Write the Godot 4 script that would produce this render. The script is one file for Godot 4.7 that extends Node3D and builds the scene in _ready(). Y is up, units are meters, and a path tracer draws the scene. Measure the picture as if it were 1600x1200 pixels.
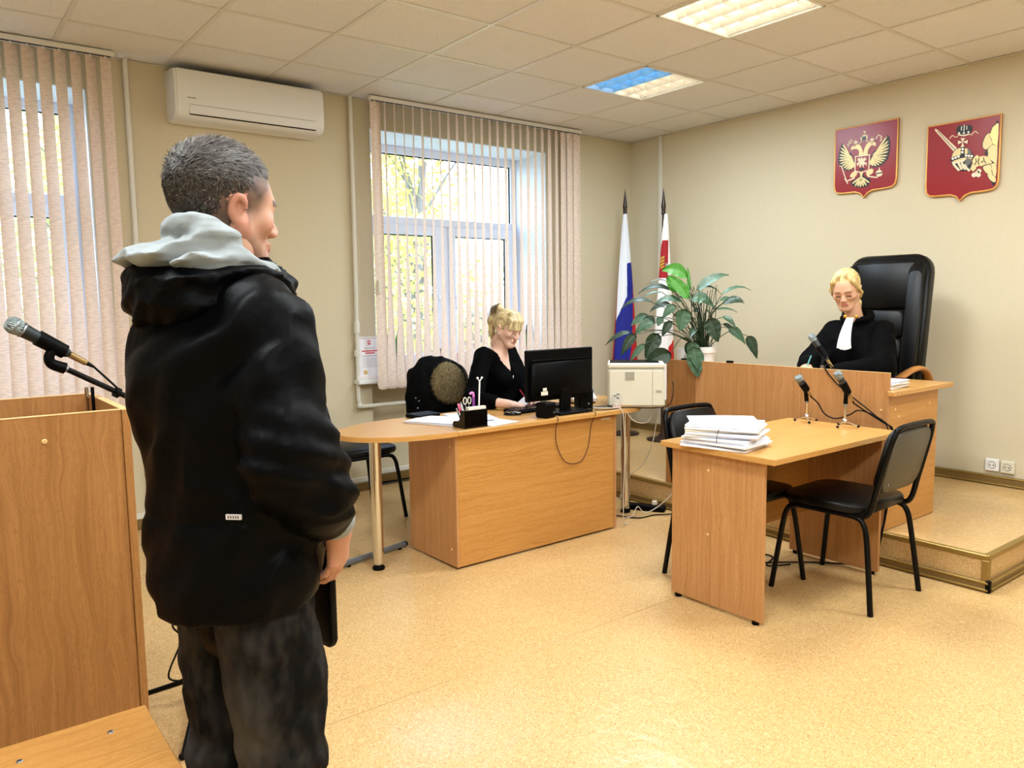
extends Node3D
# A courtroom: window wall at z = 0, emblem wall at x = 0, the corner of both at the origin; x runs left (negative), z towards the camera.

const CEILING := 2.828
var mats := {}
var used := {}

# ------------------------------------------------------------------ mesh building
class Shape:
	var v := PackedVector3Array()
	var n := PackedVector3Array()
	var uv := PackedVector2Array()
	var col := PackedColorArray()
	var i := PackedInt32Array()
	var xf := Transform3D.IDENTITY
	var tint := Color.WHITE

	func at(t: Transform3D) -> Shape:
		xf = t
		return self

	func vert(p: Vector3, nn: Vector3, t := Vector2.ZERO) -> int:
		v.append(xf * p)
		n.append((xf.basis * nn).normalized())
		uv.append(t)
		col.append(tint)
		return v.size() - 1

	func tri(a: int, b: int, c: int) -> void:  # counter-clockwise seen from outside
		i.append(a); i.append(c); i.append(b)

	func face(pts: Array) -> void:  # flat convex polygon, counter-clockwise from outside
		var nn: Vector3 = (pts[1] - pts[0]).cross(pts[2] - pts[0])
		if nn.length() < 1e-14 and pts.size() > 3:
			nn = (pts[2] - pts[0]).cross(pts[3] - pts[0])
		nn = nn.normalized()
		var first := -1
		for k in pts.size():
			var id := vert(pts[k], nn, Vector2(k & 1, k >> 1))
			if k == 0: first = id
		for k in range(1, pts.size() - 1):
			tri(first, first + k, first + k + 1)

	func box(c: Vector3, s: Vector3, bev := 0.002) -> Shape:
		var h := s * 0.5
		var b := minf(bev, minf(h.x, minf(h.y, h.z)) * 0.49)
		var P := func(sx: int, sy: int, sz: int, ax: int) -> Vector3:
			var q := Vector3(h.x - b, h.y - b, h.z - b)
			q[ax] = h[ax]
			return c + q * Vector3(sx, sy, sz)
		for ax in 3:
			for sg in [-1, 1]:
				var u := (ax + 1) % 3
				var w := (ax + 2) % 3
				var pts := []
				for st in [[-1, -1], [1, -1], [1, 1], [-1, 1]]:
					var sv := [0, 0, 0]
					sv[ax] = sg; sv[u] = st[0]; sv[w] = st[1]
					pts.append(P.call(sv[0], sv[1], sv[2], ax))
				if sg < 0: pts.reverse()
				face(pts)
		if b > 0.0004:
			for ax in 3:
				var u := (ax + 1) % 3
				var w := (ax + 2) % 3
				for su in [-1, 1]:
					for sw in [-1, 1]:
						var a := [0, 0, 0]
						a[u] = su; a[w] = sw
						var lo := a.duplicate(); lo[ax] = -1
						var hi := a.duplicate(); hi[ax] = 1
						var pts := [P.call(lo[0], lo[1], lo[2], u), P.call(hi[0], hi[1], hi[2], u), P.call(hi[0], hi[1], hi[2], w), P.call(lo[0], lo[1], lo[2], w)]
						if su * sw > 0: pts.reverse()
						face(pts)
			for sx in [-1, 1]:
				for sy in [-1, 1]:
					for sz in [-1, 1]:
						var pts := [P.call(sx, sy, sz, 0), P.call(sx, sy, sz, 1), P.call(sx, sy, sz, 2)]
						if sx * sy * sz < 0: pts.reverse()
						face(pts)
		return self

	func ring(c: Vector3, ux: Vector3, uy: Vector3, r: float, seg: int, nz: Vector3, vv: float) -> int:
		var first := v.size()
		for k in seg + 1:
			var a := TAU * k / seg
			var d := ux * cos(a) + uy * sin(a)
			vert(c + d * r, (d + nz).normalized(), Vector2(float(k) / seg, vv))
		return first

	func bridge(a: int, b: int, seg: int) -> void:
		for k in seg:
			tri(a + k, a + k + 1, b + k)
			tri(a + k + 1, b + k + 1, b + k)

	func cap(c: Vector3, ux: Vector3, uy: Vector3, r: float, seg: int, up: Vector3) -> void:
		var m := vert(c, up)
		var first := v.size()
		for k in seg + 1:
			var a := TAU * k / seg
			vert(c + (ux * cos(a) + uy * sin(a)) * r, up)
		for k in seg:
			tri(m, first + k, first + k + 1)

	func rod(a: Vector3, b: Vector3, ra: float, rb := -1.0, seg := 12) -> Shape:
		if rb < 0: rb = ra
		var d := (b - a).normalized()
		var ux := d.cross(Vector3.UP if absf(d.y) < 0.9 else Vector3.RIGHT).normalized()
		var uy := d.cross(ux)
		var nz := d * ((ra - rb) / maxf((b - a).length(), 1e-6))
		var r1 := ring(a, ux, uy, ra, seg, nz, 0)
		var r2 := ring(b, ux, uy, rb, seg, nz, 1)
		bridge(r1, r2, seg)
		if rb > 0.0001: cap(b, ux, uy, rb, seg, d)
		if ra > 0.0001: cap(a, ux, -uy, ra, seg, -d)
		return self

	func tube(path: PackedVector3Array, r: float, seg := 8, r_end := -1.0) -> Shape:
		if r_end < 0: r_end = r
		var m := path.size()
		var d := (path[1] - path[0]).normalized()
		var ux := d.cross(Vector3.UP if absf(d.y) < 0.9 else Vector3.RIGHT).normalized()
		var prev := -1
		for k in m:
			var dd := (path[mini(k + 1, m - 1)] - path[maxi(k - 1, 0)]).normalized()
			ux = (ux - dd * ux.dot(dd)).normalized()
			var uy := dd.cross(ux)
			var rr := lerpf(r, r_end, float(k) / (m - 1))
			var q := ring(path[k], ux, uy, rr, seg, Vector3.ZERO, float(k) / (m - 1))
			if prev >= 0: bridge(prev, q, seg)
			prev = q
			if k == 0: cap(path[k], ux, -uy, rr, seg, -dd)
			if k == m - 1: cap(path[k], ux, uy, rr, seg, dd)
		return self

	func lathe(prof: Array, seg := 24, smooth := true) -> Shape:  # profile of Vector2(radius, y) from bottom to top
		var prev := -1
		for k in prof.size():
			if not smooth and k > 0:
				var e: Vector2 = prof[k] - prof[k - 1]
				var nn := Vector2(e.y, -e.x).normalized()
				var a := _lring(prof[k - 1], nn, seg)
				var b := _lring(prof[k], nn, seg)
				bridge2(a, b, seg)
			elif smooth:
				var e: Vector2 = prof[mini(k + 1, prof.size() - 1)] - prof[maxi(k - 1, 0)]
				var nn := Vector2(e.y, -e.x).normalized()
				var q := _lring(prof[k], nn, seg)
				if prev >= 0: bridge2(prev, q, seg)
				prev = q
		return self

	func _lring(p: Vector2, nn: Vector2, seg: int) -> int:
		var first := v.size()
		for k in seg + 1:
			var a := TAU * k / seg
			var d := Vector3(cos(a), 0, sin(a))
			vert(d * p.x + Vector3(0, p.y, 0), d * nn.x + Vector3(0, nn.y, 0), Vector2(float(k) / seg, p.y))
		return first

	func bridge2(a: int, b: int, seg: int) -> void:
		for k in seg:
			tri(a + k, b + k, a + k + 1)
			tri(a + k + 1, b + k, b + k + 1)

	func ball(c: Vector3, r: Vector3, seg := 16, rows := 10) -> Shape:
		var prev := -1
		for k in rows + 1:
			var e := -PI / 2 + PI * k / rows
			var first := v.size()
			for j in seg + 1:
				var a := TAU * j / seg
				var d := Vector3(cos(e) * cos(a), sin(e), cos(e) * sin(a))
				vert(c + d * r, d / r, Vector2(float(j) / seg, float(k) / rows))
			if prev >= 0: bridge2(prev, first, seg)
			prev = first
		return self

	func prism(poly: PackedVector2Array, depth: float) -> Shape:  # polygon in xy, extruded from z = 0 to z = depth
		var pl := poly
		if Geometry2D.is_polygon_clockwise(pl): pl.reverse()
		var t := Geometry2D.triangulate_polygon(pl)
		var f := v.size()
		for q in pl: vert(Vector3(q.x, q.y, depth), Vector3.BACK, q)
		var g := v.size()
		for q in pl: vert(Vector3(q.x, q.y, 0), Vector3.FORWARD, q)
		for k in range(0, t.size(), 3):
			var a := pl[t[k]]
			var s := (pl[t[k + 1]] - a).cross(pl[t[k + 2]] - a) > 0
			var b := t[k + 1] if s else t[k + 2]
			var cc := t[k + 2] if s else t[k + 1]
			tri(f + t[k], f + b, f + cc)
			tri(g + t[k], g + cc, g + b)
		for k in pl.size():
			var a := pl[k]
			var b := pl[(k + 1) % pl.size()]
			face([Vector3(a.x, a.y, 0), Vector3(b.x, b.y, 0), Vector3(b.x, b.y, depth), Vector3(a.x, a.y, depth)])
		return self

	func grid(f: Callable, nu: int, nv: int, two := false) -> Shape:  # surface from f(u, v) -> Vector3
		var P := []
		for a in nu + 1:
			var row := PackedVector3Array()
			for b in nv + 1: row.append(f.call(float(a) / nu, float(b) / nv))
			P.append(row)
		var first := v.size()
		for a in nu + 1:
			for b in nv + 1:
				var du: Vector3 = P[mini(a + 1, nu)][b] - P[maxi(a - 1, 0)][b]
				var dv: Vector3 = P[a][mini(b + 1, nv)] - P[a][maxi(b - 1, 0)]
				vert(P[a][b], du.cross(dv).normalized(), Vector2(float(a) / nu, float(b) / nv))
		for a in nu:
			for b in nv:
				var q := first + a * (nv + 1) + b
				tri(q, q + nv + 1, q + 1)
				tri(q + 1, q + nv + 1, q + nv + 2)
		return self

	func mesh() -> ArrayMesh:
		var arr := []
		arr.resize(Mesh.ARRAY_MAX)
		arr[Mesh.ARRAY_VERTEX] = v
		arr[Mesh.ARRAY_NORMAL] = n
		arr[Mesh.ARRAY_TEX_UV] = uv
		arr[Mesh.ARRAY_COLOR] = col
		arr[Mesh.ARRAY_INDEX] = i
		var m := ArrayMesh.new()
		m.add_surface_from_arrays(Mesh.PRIMITIVE_TRIANGLES, arr)
		return m

# ------------------------------------------------------------------ scene objects
func numbered(called: String) -> String:
	var k: int = used.get(called, 0)
	used[called] = k + 1
	return called if k == 0 else "%s_%03d" % [called, k]

func thing(called: String, label: String, category: String, at := Vector3.ZERO, turn := 0.0, group := "") -> Node3D:
	var o := Node3D.new()
	o.name = numbered(called)
	add_child(o)
	o.position = at
	o.rotation.y = turn
	o.set_meta("label", label)
	o.set_meta("category", category)
	if group: o.set_meta("group", group)
	return o

func part(parent: Node3D, called: String, what, m: Material, label := "") -> MeshInstance3D:
	var o := MeshInstance3D.new()
	o.mesh = what.mesh() if what is Shape else what
	o.material_override = m
	o.name = called
	parent.add_child(o, true)
	if label: o.set_meta("label", label)
	return o

func single(called: String, what, m: Material, label: String, category: String, at := Vector3.ZERO, turn := 0.0, group := "") -> MeshInstance3D:
	var o := MeshInstance3D.new()
	o.mesh = what.mesh() if what is Shape else what
	o.material_override = m
	o.name = numbered(called)
	add_child(o)
	o.position = at
	o.rotation.y = turn
	o.set_meta("label", label)
	o.set_meta("category", category)
	if group: o.set_meta("group", group)
	return o

func structure(called: String, what, m: Material, label: String, category: String) -> MeshInstance3D:
	var o := single(called, what, m, label, category)
	o.set_meta("kind", "structure")
	return o

func structure_root(called: String, label: String, category: String) -> Node3D:
	var o := thing(called, label, category)
	o.set_meta("kind", "structure")
	return o

func S() -> Shape:
	return Shape.new()

func smooth_path(pts: Array, steps := 8) -> PackedVector3Array:  # Catmull-Rom through the points
	var out := PackedVector3Array()
	for k in pts.size() - 1:
		var a: Vector3 = pts[maxi(k - 1, 0)]
		var b: Vector3 = pts[k]
		var c: Vector3 = pts[k + 1]
		var d: Vector3 = pts[mini(k + 2, pts.size() - 1)]
		for s in steps:
			out.append(b.cubic_interpolate(c, a, d, float(s) / steps))
	out.append(pts[-1])
	return out

func smooth_poly(pts: Array, steps := 6) -> PackedVector2Array:  # closed Catmull-Rom outline
	var out := PackedVector2Array()
	var m := pts.size()
	for k in m:
		var a: Vector2 = pts[(k + m - 1) % m]
		var b: Vector2 = pts[k]
		var c: Vector2 = pts[(k + 1) % m]
		var d: Vector2 = pts[(k + 2) % m]
		for s in steps: out.append(b.cubic_interpolate(c, a, d, float(s) / steps))
	return out

# ------------------------------------------------------------------ materials
func plain(c: Color, rough := 0.6, metal := 0.0, spec := 0.5) -> StandardMaterial3D:
	var m := StandardMaterial3D.new()
	m.albedo_color = c
	m.roughness = rough
	m.metallic = metal
	m.metallic_specular = spec
	return m

func picture(w: int, h: int, f: Callable) -> ImageTexture:  # f(x, y) -> Color, sRGB
	var data := PackedByteArray()
	data.resize(w * h * 3)
	var k := 0
	for y in h:
		for x in w:
			var c: Color = f.call(x, y)
			data[k] = clampi(int(c.r * 255.0), 0, 255)
			data[k + 1] = clampi(int(c.g * 255.0), 0, 255)
			data[k + 2] = clampi(int(c.b * 255.0), 0, 255)
			k += 3
	return ImageTexture.create_from_image(Image.create_from_data(w, h, false, Image.FORMAT_RGB8, data))

func noise(sd: int, freq: float, oct := 3) -> FastNoiseLite:
	var q := FastNoiseLite.new()
	q.seed = sd
	q.frequency = freq
	q.noise_type = FastNoiseLite.TYPE_SIMPLEX_SMOOTH
	q.fractal_octaves = oct
	return q

func bumps(sd: int, freq: float, strength: float, size := 256) -> NoiseTexture2D:
	var t := NoiseTexture2D.new()
	t.width = size; t.height = size
	t.seamless = true
	t.noise = noise(sd, freq, 4)
	t.as_normal_map = true
	t.bump_strength = strength
	return t

func wood_image(vertical: bool, sd: int, base: Color, dark: Color, light: Color) -> ImageTexture:
	var a := noise(sd, 1.0, 2)
	var b := noise(sd + 7, 1.0, 2)
	var sz := 512
	return picture(sz, sz, func(x: int, y: int) -> Color:
		var s := float(x if vertical else y) / sz      # across the grain
		var t := float(y if vertical else x) / sz      # along the grain
		var sx := cos(s * TAU) * 1.0
		var sy := sin(s * TAU) * 1.0
		var bend := 0.02 * a.get_noise_3d(sx * 1.6, sy * 1.6, sin(t * TAU) * 0.7)
		var s2 := s + bend
		var q := Vector2(cos(s2 * TAU), sin(s2 * TAU))
		var w1 := b.get_noise_3d(q.x * 9.0, q.y * 9.0, sin(t * TAU) * 0.28)
		var w2 := b.get_noise_3d(q.x * 34.0, q.y * 34.0, cos(t * TAU) * 0.5)
		var w3 := a.get_noise_3d(q.x * 75.0, q.y * 75.0, sin(t * TAU * 3.0) * 1.6)
		var k := 0.6 * w1 + 0.5 * w2
		var c := base.lerp(dark if k < 0 else light, clampf(absf(k) * 1.1, 0, 1))
		if w3 < -0.3: c = c.lerp(dark, 0.45)
		return c)

func wood(vertical: bool, sd: int, base: Color, dark: Color, light: Color, scale := 1.0, rough := 0.38) -> StandardMaterial3D:
	var m := plain(Color.WHITE, rough)
	m.albedo_texture = wood_image(vertical, sd, base, dark, light)
	m.uv1_triplanar = true
	m.uv1_scale = Vector3.ONE * scale
	return m

func make_materials() -> void:
	# wallpaper: fine raised weave on cream
	var wn := noise(3, 0.05, 3)
	var wall := plain(Color(0.84, 0.795, 0.68), 0.85)
	wall.albedo_texture = picture(256, 256, func(x: int, y: int) -> Color:
		var g := 0.965 + 0.03 * sin(float(y) * TAU / 8.0 + 2.0 * wn.get_noise_2d(x * 0.7, y)) * wn.get_noise_2d(x * 2.0, y * 4.0) + 0.03 * wn.get_noise_2d(x * 6.0, y * 6.0)
		return Color(g, g, g))
	wall.uv1_triplanar = true
	wall.uv1_world_triplanar = true
	wall.uv1_scale = Vector3.ONE * 2.2
	mats.wall = wall
	# speckled linoleum
	var rng := RandomNumberGenerator.new()
	rng.seed = 11
	var img := Image.create(1024, 1024, false, Image.FORMAT_RGB8)
	img.fill(Color(0.785, 0.648, 0.43))
	for k in 26000:
		var p := Vector2i(rng.randi_range(0, 1023), rng.randi_range(0, 1023))
		var r := rng.randf()
		var c := Color(0.825, 0.69, 0.495) if r < 0.45 else (Color(0.72, 0.565, 0.36) if r < 0.8 else (Color(0.86, 0.75, 0.57) if r < 0.94 else Color(0.64, 0.485, 0.30)))
		var w := rng.randi_range(2, 6)
		var h := rng.randi_range(2, 6)
		img.fill_rect(Rect2i(p, Vector2i(w, h)), c)
		img.fill_rect(Rect2i(p + Vector2i(w / 2, -1), Vector2i(w / 2 + 1, h / 2 + 1)), c)
	var lino := plain(Color.WHITE, 0.27)
	lino.albedo_texture = ImageTexture.create_from_image(img)
	lino.uv1_triplanar = true
	lino.uv1_world_triplanar = true
	lino.uv1_scale = Vector3.ONE * 1.25
	lino.normal_enabled = true
	lino.normal_texture = bumps(5, 0.02, 3.0)
	lino.normal_scale = 0.25
	mats.lino = lino
	# beech laminate; shade painted into the pinker panels, stronger light into the yellower front
	var wb := Color(0.735, 0.535, 0.335)
	var wd := Color(0.645, 0.445, 0.255)
	var wl := Color(0.795, 0.605, 0.405)
	mats.wood_v = wood(true, 21, wb, wd, wl, 1.3)
	mats.wood_h = wood(false, 33, Color(0.755, 0.54, 0.275), Color(0.665, 0.45, 0.20), Color(0.805, 0.605, 0.34), 1.2)
	mats.wood_top = wood(false, 45, Color(0.785, 0.59, 0.33), Color(0.71, 0.505, 0.25), Color(0.83, 0.645, 0.395), 1.2, 0.28)
	mats.wood_dark = wood(true, 57, Color(0.64, 0.445, 0.245), Color(0.55, 0.365, 0.185), Color(0.705, 0.51, 0.30), 1.0, 0.42)
	mats.wood_arm = wood(false, 61, Color(0.74, 0.49, 0.24), Color(0.62, 0.38, 0.16), Color(0.82, 0.58, 0.32), 3.0, 0.3)
	mats.edge = plain(Color(0.86, 0.70, 0.47), 0.4)
	mats.black_edge = plain(Color(0.05, 0.045, 0.04), 0.5)
	# ceiling
	for k in 3:
		var t := plain(Color(0.885 + 0.012 * k, 0.875 + 0.012 * k, 0.86 + 0.012 * k), 0.95)
		t.normal_enabled = true
		t.normal_texture = bumps(70 + k, 0.12, 6.0)
		t.uv1_triplanar = true
		t.uv1_world_triplanar = true
		t.uv1_scale = Vector3.ONE * 2.0
		t.normal_scale = 0.5
		mats["tile_%d" % k] = t
	mats.tbar = plain(Color(0.84, 0.82, 0.78), 0.35)
	mats.white = plain(Color(0.90, 0.90, 0.89), 0.35)
	mats.pvc = plain(Color(0.90, 0.91, 0.94), 0.25)
	mats.white_paint = plain(Color(0.86, 0.85, 0.80), 0.4)
	mats.reveal = plain(Color(0.88, 0.89, 0.92), 0.7)
	mats.base_brown = plain(Color(0.46, 0.36, 0.19), 0.4)
	mats.gold_alu = plain(Color(0.60, 0.49, 0.25), 0.36, 0.5)
	mats.black = plain(Color(0.010, 0.010, 0.012), 0.5, 0.0, 0.22)
	mats.black_gloss = plain(Color(0.012, 0.012, 0.014), 0.2, 0.0, 0.35)
	mats.black_metal = plain(Color(0.014, 0.014, 0.016), 0.35, 0.0, 0.3)
	mats.rubber = plain(Color(0.02, 0.02, 0.02), 0.7, 0.0, 0.3)
	mats.chrome = plain(Color(0.86, 0.86, 0.86), 0.12, 1.0)
	mats.steel = plain(Color(0.62, 0.64, 0.66), 0.35, 0.9)
	mats.grey_metal = plain(Color(0.45, 0.48, 0.50), 0.4, 0.5)
	var leather := plain(Color(0.013, 0.013, 0.016), 0.38, 0.0, 0.35)
	leather.normal_enabled = true
	leather.normal_texture = bumps(81, 0.08, 5.0)
	leather.uv1_triplanar = true
	leather.uv1_scale = Vector3.ONE * 8.0
	leather.normal_scale = 0.35
	mats.leather = leather
	mats.paper = plain(Color(0.90, 0.90, 0.93), 0.85)
	mats.paper_warm = plain(Color(0.88, 0.85, 0.78), 0.85)
	mats.cream = plain(Color(0.84, 0.82, 0.74), 0.45)
	mats.cream_line = plain(Color(0.55, 0.53, 0.47), 0.5)
	mats.cable_white = plain(Color(0.78, 0.75, 0.68), 0.5)
	mats.gold = plain(Color(0.80, 0.60, 0.25), 0.3, 0.85)
	mats.gold_paint = plain(Color(0.86, 0.78, 0.56), 0.42, 0.25)
	mats.gold_bright = plain(Color(0.90, 0.80, 0.52), 0.38, 0.3)
	mats.crimson = plain(Color(0.56, 0.055, 0.085), 0.32)
	mats.red = plain(Color(0.72, 0.06, 0.07), 0.6)
	mats.glass = StandardMaterial3D.new()
	mats.glass.albedo_color = Color(0.92, 0.97, 0.97, 0.08)
	mats.glass.transparency = BaseMaterial3D.TRANSPARENCY_ALPHA
	mats.glass.roughness = 0.02
	# leaves: dark, greyer with gloss sheen painted in, and young green, with pale side veins
	var ln := noise(66, 0.04, 2)
	var greens := [Color(0.075, 0.17, 0.075), Color(0.20, 0.33, 0.22), Color(0.22, 0.50, 0.10)]
	for k in 3:
		var lm := plain(Color.WHITE, 0.44)
		var g0: Color = greens[k]
		lm.albedo_texture = picture(64, 128, func(x: int, y: int) -> Color:
			var u := absf(x / 63.0 * 2.0 - 1.0)
			var vein := 0.5 + 0.5 * sin((y / 127.0 - u * 0.12) * TAU * 11.0)
			var c := g0.lerp(g0.lightened(0.18), pow(vein, 4.0) * 0.7 + 0.25 * ln.get_noise_2d(x, y))
			return g0.lightened(0.25) if u < 0.04 else c)
		lm.backlight_enabled = true
		lm.backlight = Color(0.14, 0.22, 0.06)
		mats["leaf_%d" % k] = lm
	mats.mic_grey = plain(Color(0.22, 0.24, 0.25), 0.38, 0.4)
	# vertical blind cloth
	var bn := noise(91, 0.03, 3)
	var blind := plain(Color(0.94, 0.86, 0.80), 0.9)
	blind.albedo_texture = picture(128, 512, func(x: int, y: int) -> Color:
		var g := 0.95 + 0.10 * bn.get_noise_2d(x * 0.35, y * 9.0) + 0.03 * bn.get_noise_2d(x * 3.0, y * 20.0)
		return Color(g, g * 0.995, g * 0.985))
	blind.uv1_scale = Vector3(1, 2, 1)
	blind.backlight_enabled = true
	blind.backlight = Color(0.60, 0.57, 0.54)
	mats.blind = blind

# ------------------------------------------------------------------ camera, sky, light
func _ready() -> void:
	var cam := Camera3D.new()
	cam.name = "camera"
	cam.position = Vector3(-5.4066, 1.3739, 5.1545)
	cam.rotation = Vector3(-0.10467, -0.65809, -0.01364)
	cam.fov = rad_to_deg(2.0 * atan(600.0 / 1211.94))
	cam.near = 0.05
	add_child(cam)
	var env := Environment.new()
	env.background_mode = Environment.BG_SKY
	var sky := ProceduralSkyMaterial.new()
	sky.sky_top_color = Color(0.66, 0.80, 1.0)
	sky.sky_horizon_color = Color(0.88, 0.94, 1.0)
	sky.ground_horizon_color = Color(0.80, 0.80, 0.78)
	sky.ground_bottom_color = Color(0.45, 0.44, 0.40)
	sky.sky_energy_multiplier = 3.2
	sky.ground_energy_multiplier = 1.0
	sky.sun_angle_max = 1.0
	env.sky = Sky.new()
	env.sky.sky_material = sky
	env.tonemap_mode = Environment.TONE_MAPPER_LINEAR
	env.tonemap_exposure = 1.12
	env.sdfgi_enabled = true
	env.ssao_enabled = true
	env.ssil_enabled = true
	var we := WorldEnvironment.new()
	we.name = "world_environment"
	we.environment = env
	add_child(we)

	make_materials()
	build_shell()
	build_ceiling()
	build_windows()
	build_outside()
	build_furniture()
	build_desk_things()
	build_corner()
	build_emblems()
	build_people()

# ------------------------------------------------------------------ room shell
const W1L := -2.69
const W1R := -1.025
const W2L := -6.20
const W2R := -4.50
const WB := 0.83
const WT := 2.637

func build_shell() -> void:
	# floor: sheets of linoleum with an open joint between them
	var floor_root := structure_root("floor", "yellow speckled linoleum floor with a fine joint", "floor")
	var slab := S().box(Vector3(-3.6, -0.16, 3.6), Vector3(8.0, 0.3, 8.0), 0.0)
	part(floor_root, "slab", slab, plain(Color(0.30, 0.24, 0.16), 0.9))
	for e in [[-0.05, 2.8565], [2.8595, 6.2], [6.203, 7.3]]:
		part(floor_root, "linoleum_sheet", S().box(Vector3(-3.6, -0.005, (e[0] + e[1]) / 2), Vector3(7.4, 0.01, e[1] - e[0]), 0.001), mats.lino)
	# window wall, 0.55 thick, two openings and a niche below the window
	var w := S()
	var top := CEILING + 0.15
	var seg := func(x0: float, x1: float, y0: float, y1: float, z0: float, z1: float) -> void:
		w.box(Vector3((x0 + x1) / 2, (y0 + y1) / 2, (z0 + z1) / 2), Vector3(x1 - x0, y1 - y0, z1 - z0), 0.0)
	seg.call(-7.5, W2L, 0, top, -0.55, 0)
	seg.call(W2L, W2R, 0, WB - 0.03, -0.55, 0)
	seg.call(W2L, W2R, WT, top, -0.55, 0)
	seg.call(W2R, W1L - 0.043, 0, top, -0.55, 0)
	seg.call(W1L - 0.043, W1L, WB - 0.03, top, -0.55, 0)
	seg.call(W1L - 0.043, W1R + 0.04, 0, WB - 0.03, -0.55, -0.16)
	seg.call(W1R, W1R + 0.04, WB - 0.03, top, -0.55, 0)
	seg.call(W1L, W1R, WT, top, -0.55, 0)
	seg.call(W1R + 0.04, 0.3, 0, top, -0.55, 0)
	structure("wall_window", w, mats.wall, "cream papered wall holding both windows", "wall")
	var e := S().box(Vector3(0.15, top / 2, 3.6), Vector3(0.3, top, 7.6), 0.0)
	structure("wall_emblem", e, mats.wall, "cream papered wall behind the judge", "wall")
	structure("wall_left", S().box(Vector3(-7.35, top / 2, 3.6), Vector3(0.3, top, 7.6), 0.0), mats.wall, "cream side wall out of view on the left", "wall")
	structure("wall_back", S().box(Vector3(-3.6, top / 2, 7.35), Vector3(7.8, top, 0.3), 0.0), mats.wall, "cream wall behind the camera", "wall")
	# skirting
	var b := S()
	for s in [[-7.2, W1L - 0.043], [W1R + 0.04, -1.53]]:
		b.box(Vector3((s[0] + s[1]) / 2, 0.033, 0.009), Vector3(s[1] - s[0], 0.066, 0.018), 0.004)
	b.box(Vector3((W1L + W1R) / 2, 0.033, -0.151), Vector3(W1R - W1L, 0.066, 0.018), 0.004)
	structure("baseboard_window", b, mats.base_brown, "brown skirting below the windows", "skirting")
	var b2 := S()
	for s in [[-7.2, W1L - 0.043], [W1R + 0.04, -1.53]]:
		b2.box(Vector3((s[0] + s[1]) / 2, 0.084, 0.006), Vector3(s[1] - s[0], 0.036, 0.012), 0.003)
	b2.box(Vector3((W1L + W1R) / 2, 0.084, -0.154), Vector3(W1R - W1L, 0.036, 0.012), 0.003)
	structure("trim_1", b2, mats.white_paint, "white strip on top of the brown skirting", "trim")
	var em := structure_root("baseboard_emblem", "brown skirting with gold ridges behind the platform socket wall", "skirting")
	part(em, "board", S().box(Vector3(-0.010, 0.175 + 0.031, 1.86), Vector3(0.02, 0.062, 3.7), 0.003), mats.base_brown)
	part(em, "ridge", S().rod(Vector3(-0.018, 0.175 + 0.055, 0.02), Vector3(-0.018, 0.175 + 0.055, 3.71), 0.006, -1, 8), mats.gold_alu)
	part(em, "ridge", S().rod(Vector3(-0.020, 0.175 + 0.008, 0.02), Vector3(-0.020, 0.175 + 0.008, 3.71), 0.006, -1, 8), mats.gold_alu)
	var b3 := S().box(Vector3(-0.009, 0.033, 5.47), Vector3(0.018, 0.066, 3.4), 0.004)
	structure("baseboard_right", b3, mats.base_brown, "brown skirting on the right wall beyond the platform", "skirting")
	# platform
	var pl := thing("judge_platform", "low platform covered in speckled linoleum with brass edging", "platform", Vector3(-1.53, 0, 3.735))
	pl.set_meta("kind", "structure")
	part(pl, "deck", S().box(Vector3(0.765, 0.0875, -1.8675), Vector3(1.526, 0.171, 3.731), 0.0), mats.lino)
	part(pl, "edge_strip", S().box(Vector3(0.008, 0.163, -1.8675), Vector3(0.03, 0.026, 3.735), 0.004), mats.gold_alu)
	part(pl, "edge_strip", S().box(Vector3(0.765, 0.163, -0.008), Vector3(1.53, 0.026, 0.03), 0.004), mats.gold_alu)
	part(pl, "corner_strip", S().box(Vector3(0.008, 0.09, -0.008), Vector3(0.032, 0.125, 0.032), 0.004), mats.gold_alu)
	part(pl, "skirting_board", S().box(Vector3(-0.006, 0.026, -1.8675), Vector3(0.014, 0.05, 3.735), 0.002), mats.base_brown)
	part(pl, "skirting_board", S().box(Vector3(0.765, 0.026, 0.006), Vector3(1.53, 0.05, 0.014), 0.002), mats.base_brown)
	for y in [0.012, 0.046]:
		part(pl, "skirting_ridge", S().rod(Vector3(-0.014, y, 0.012), Vector3(-0.014, y, -3.73), 0.007, -1, 8), mats.gold_alu)
		part(pl, "skirting_ridge", S().rod(Vector3(0.01, y, 0.014), Vector3(1.52, y, 0.014), 0.007, -1, 8), mats.gold_alu)
	part(pl, "corner_cap", S().box(Vector3(-0.008, 0.03, 0.01), Vector3(0.022, 0.058, 0.022), 0.004), mats.black)

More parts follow.
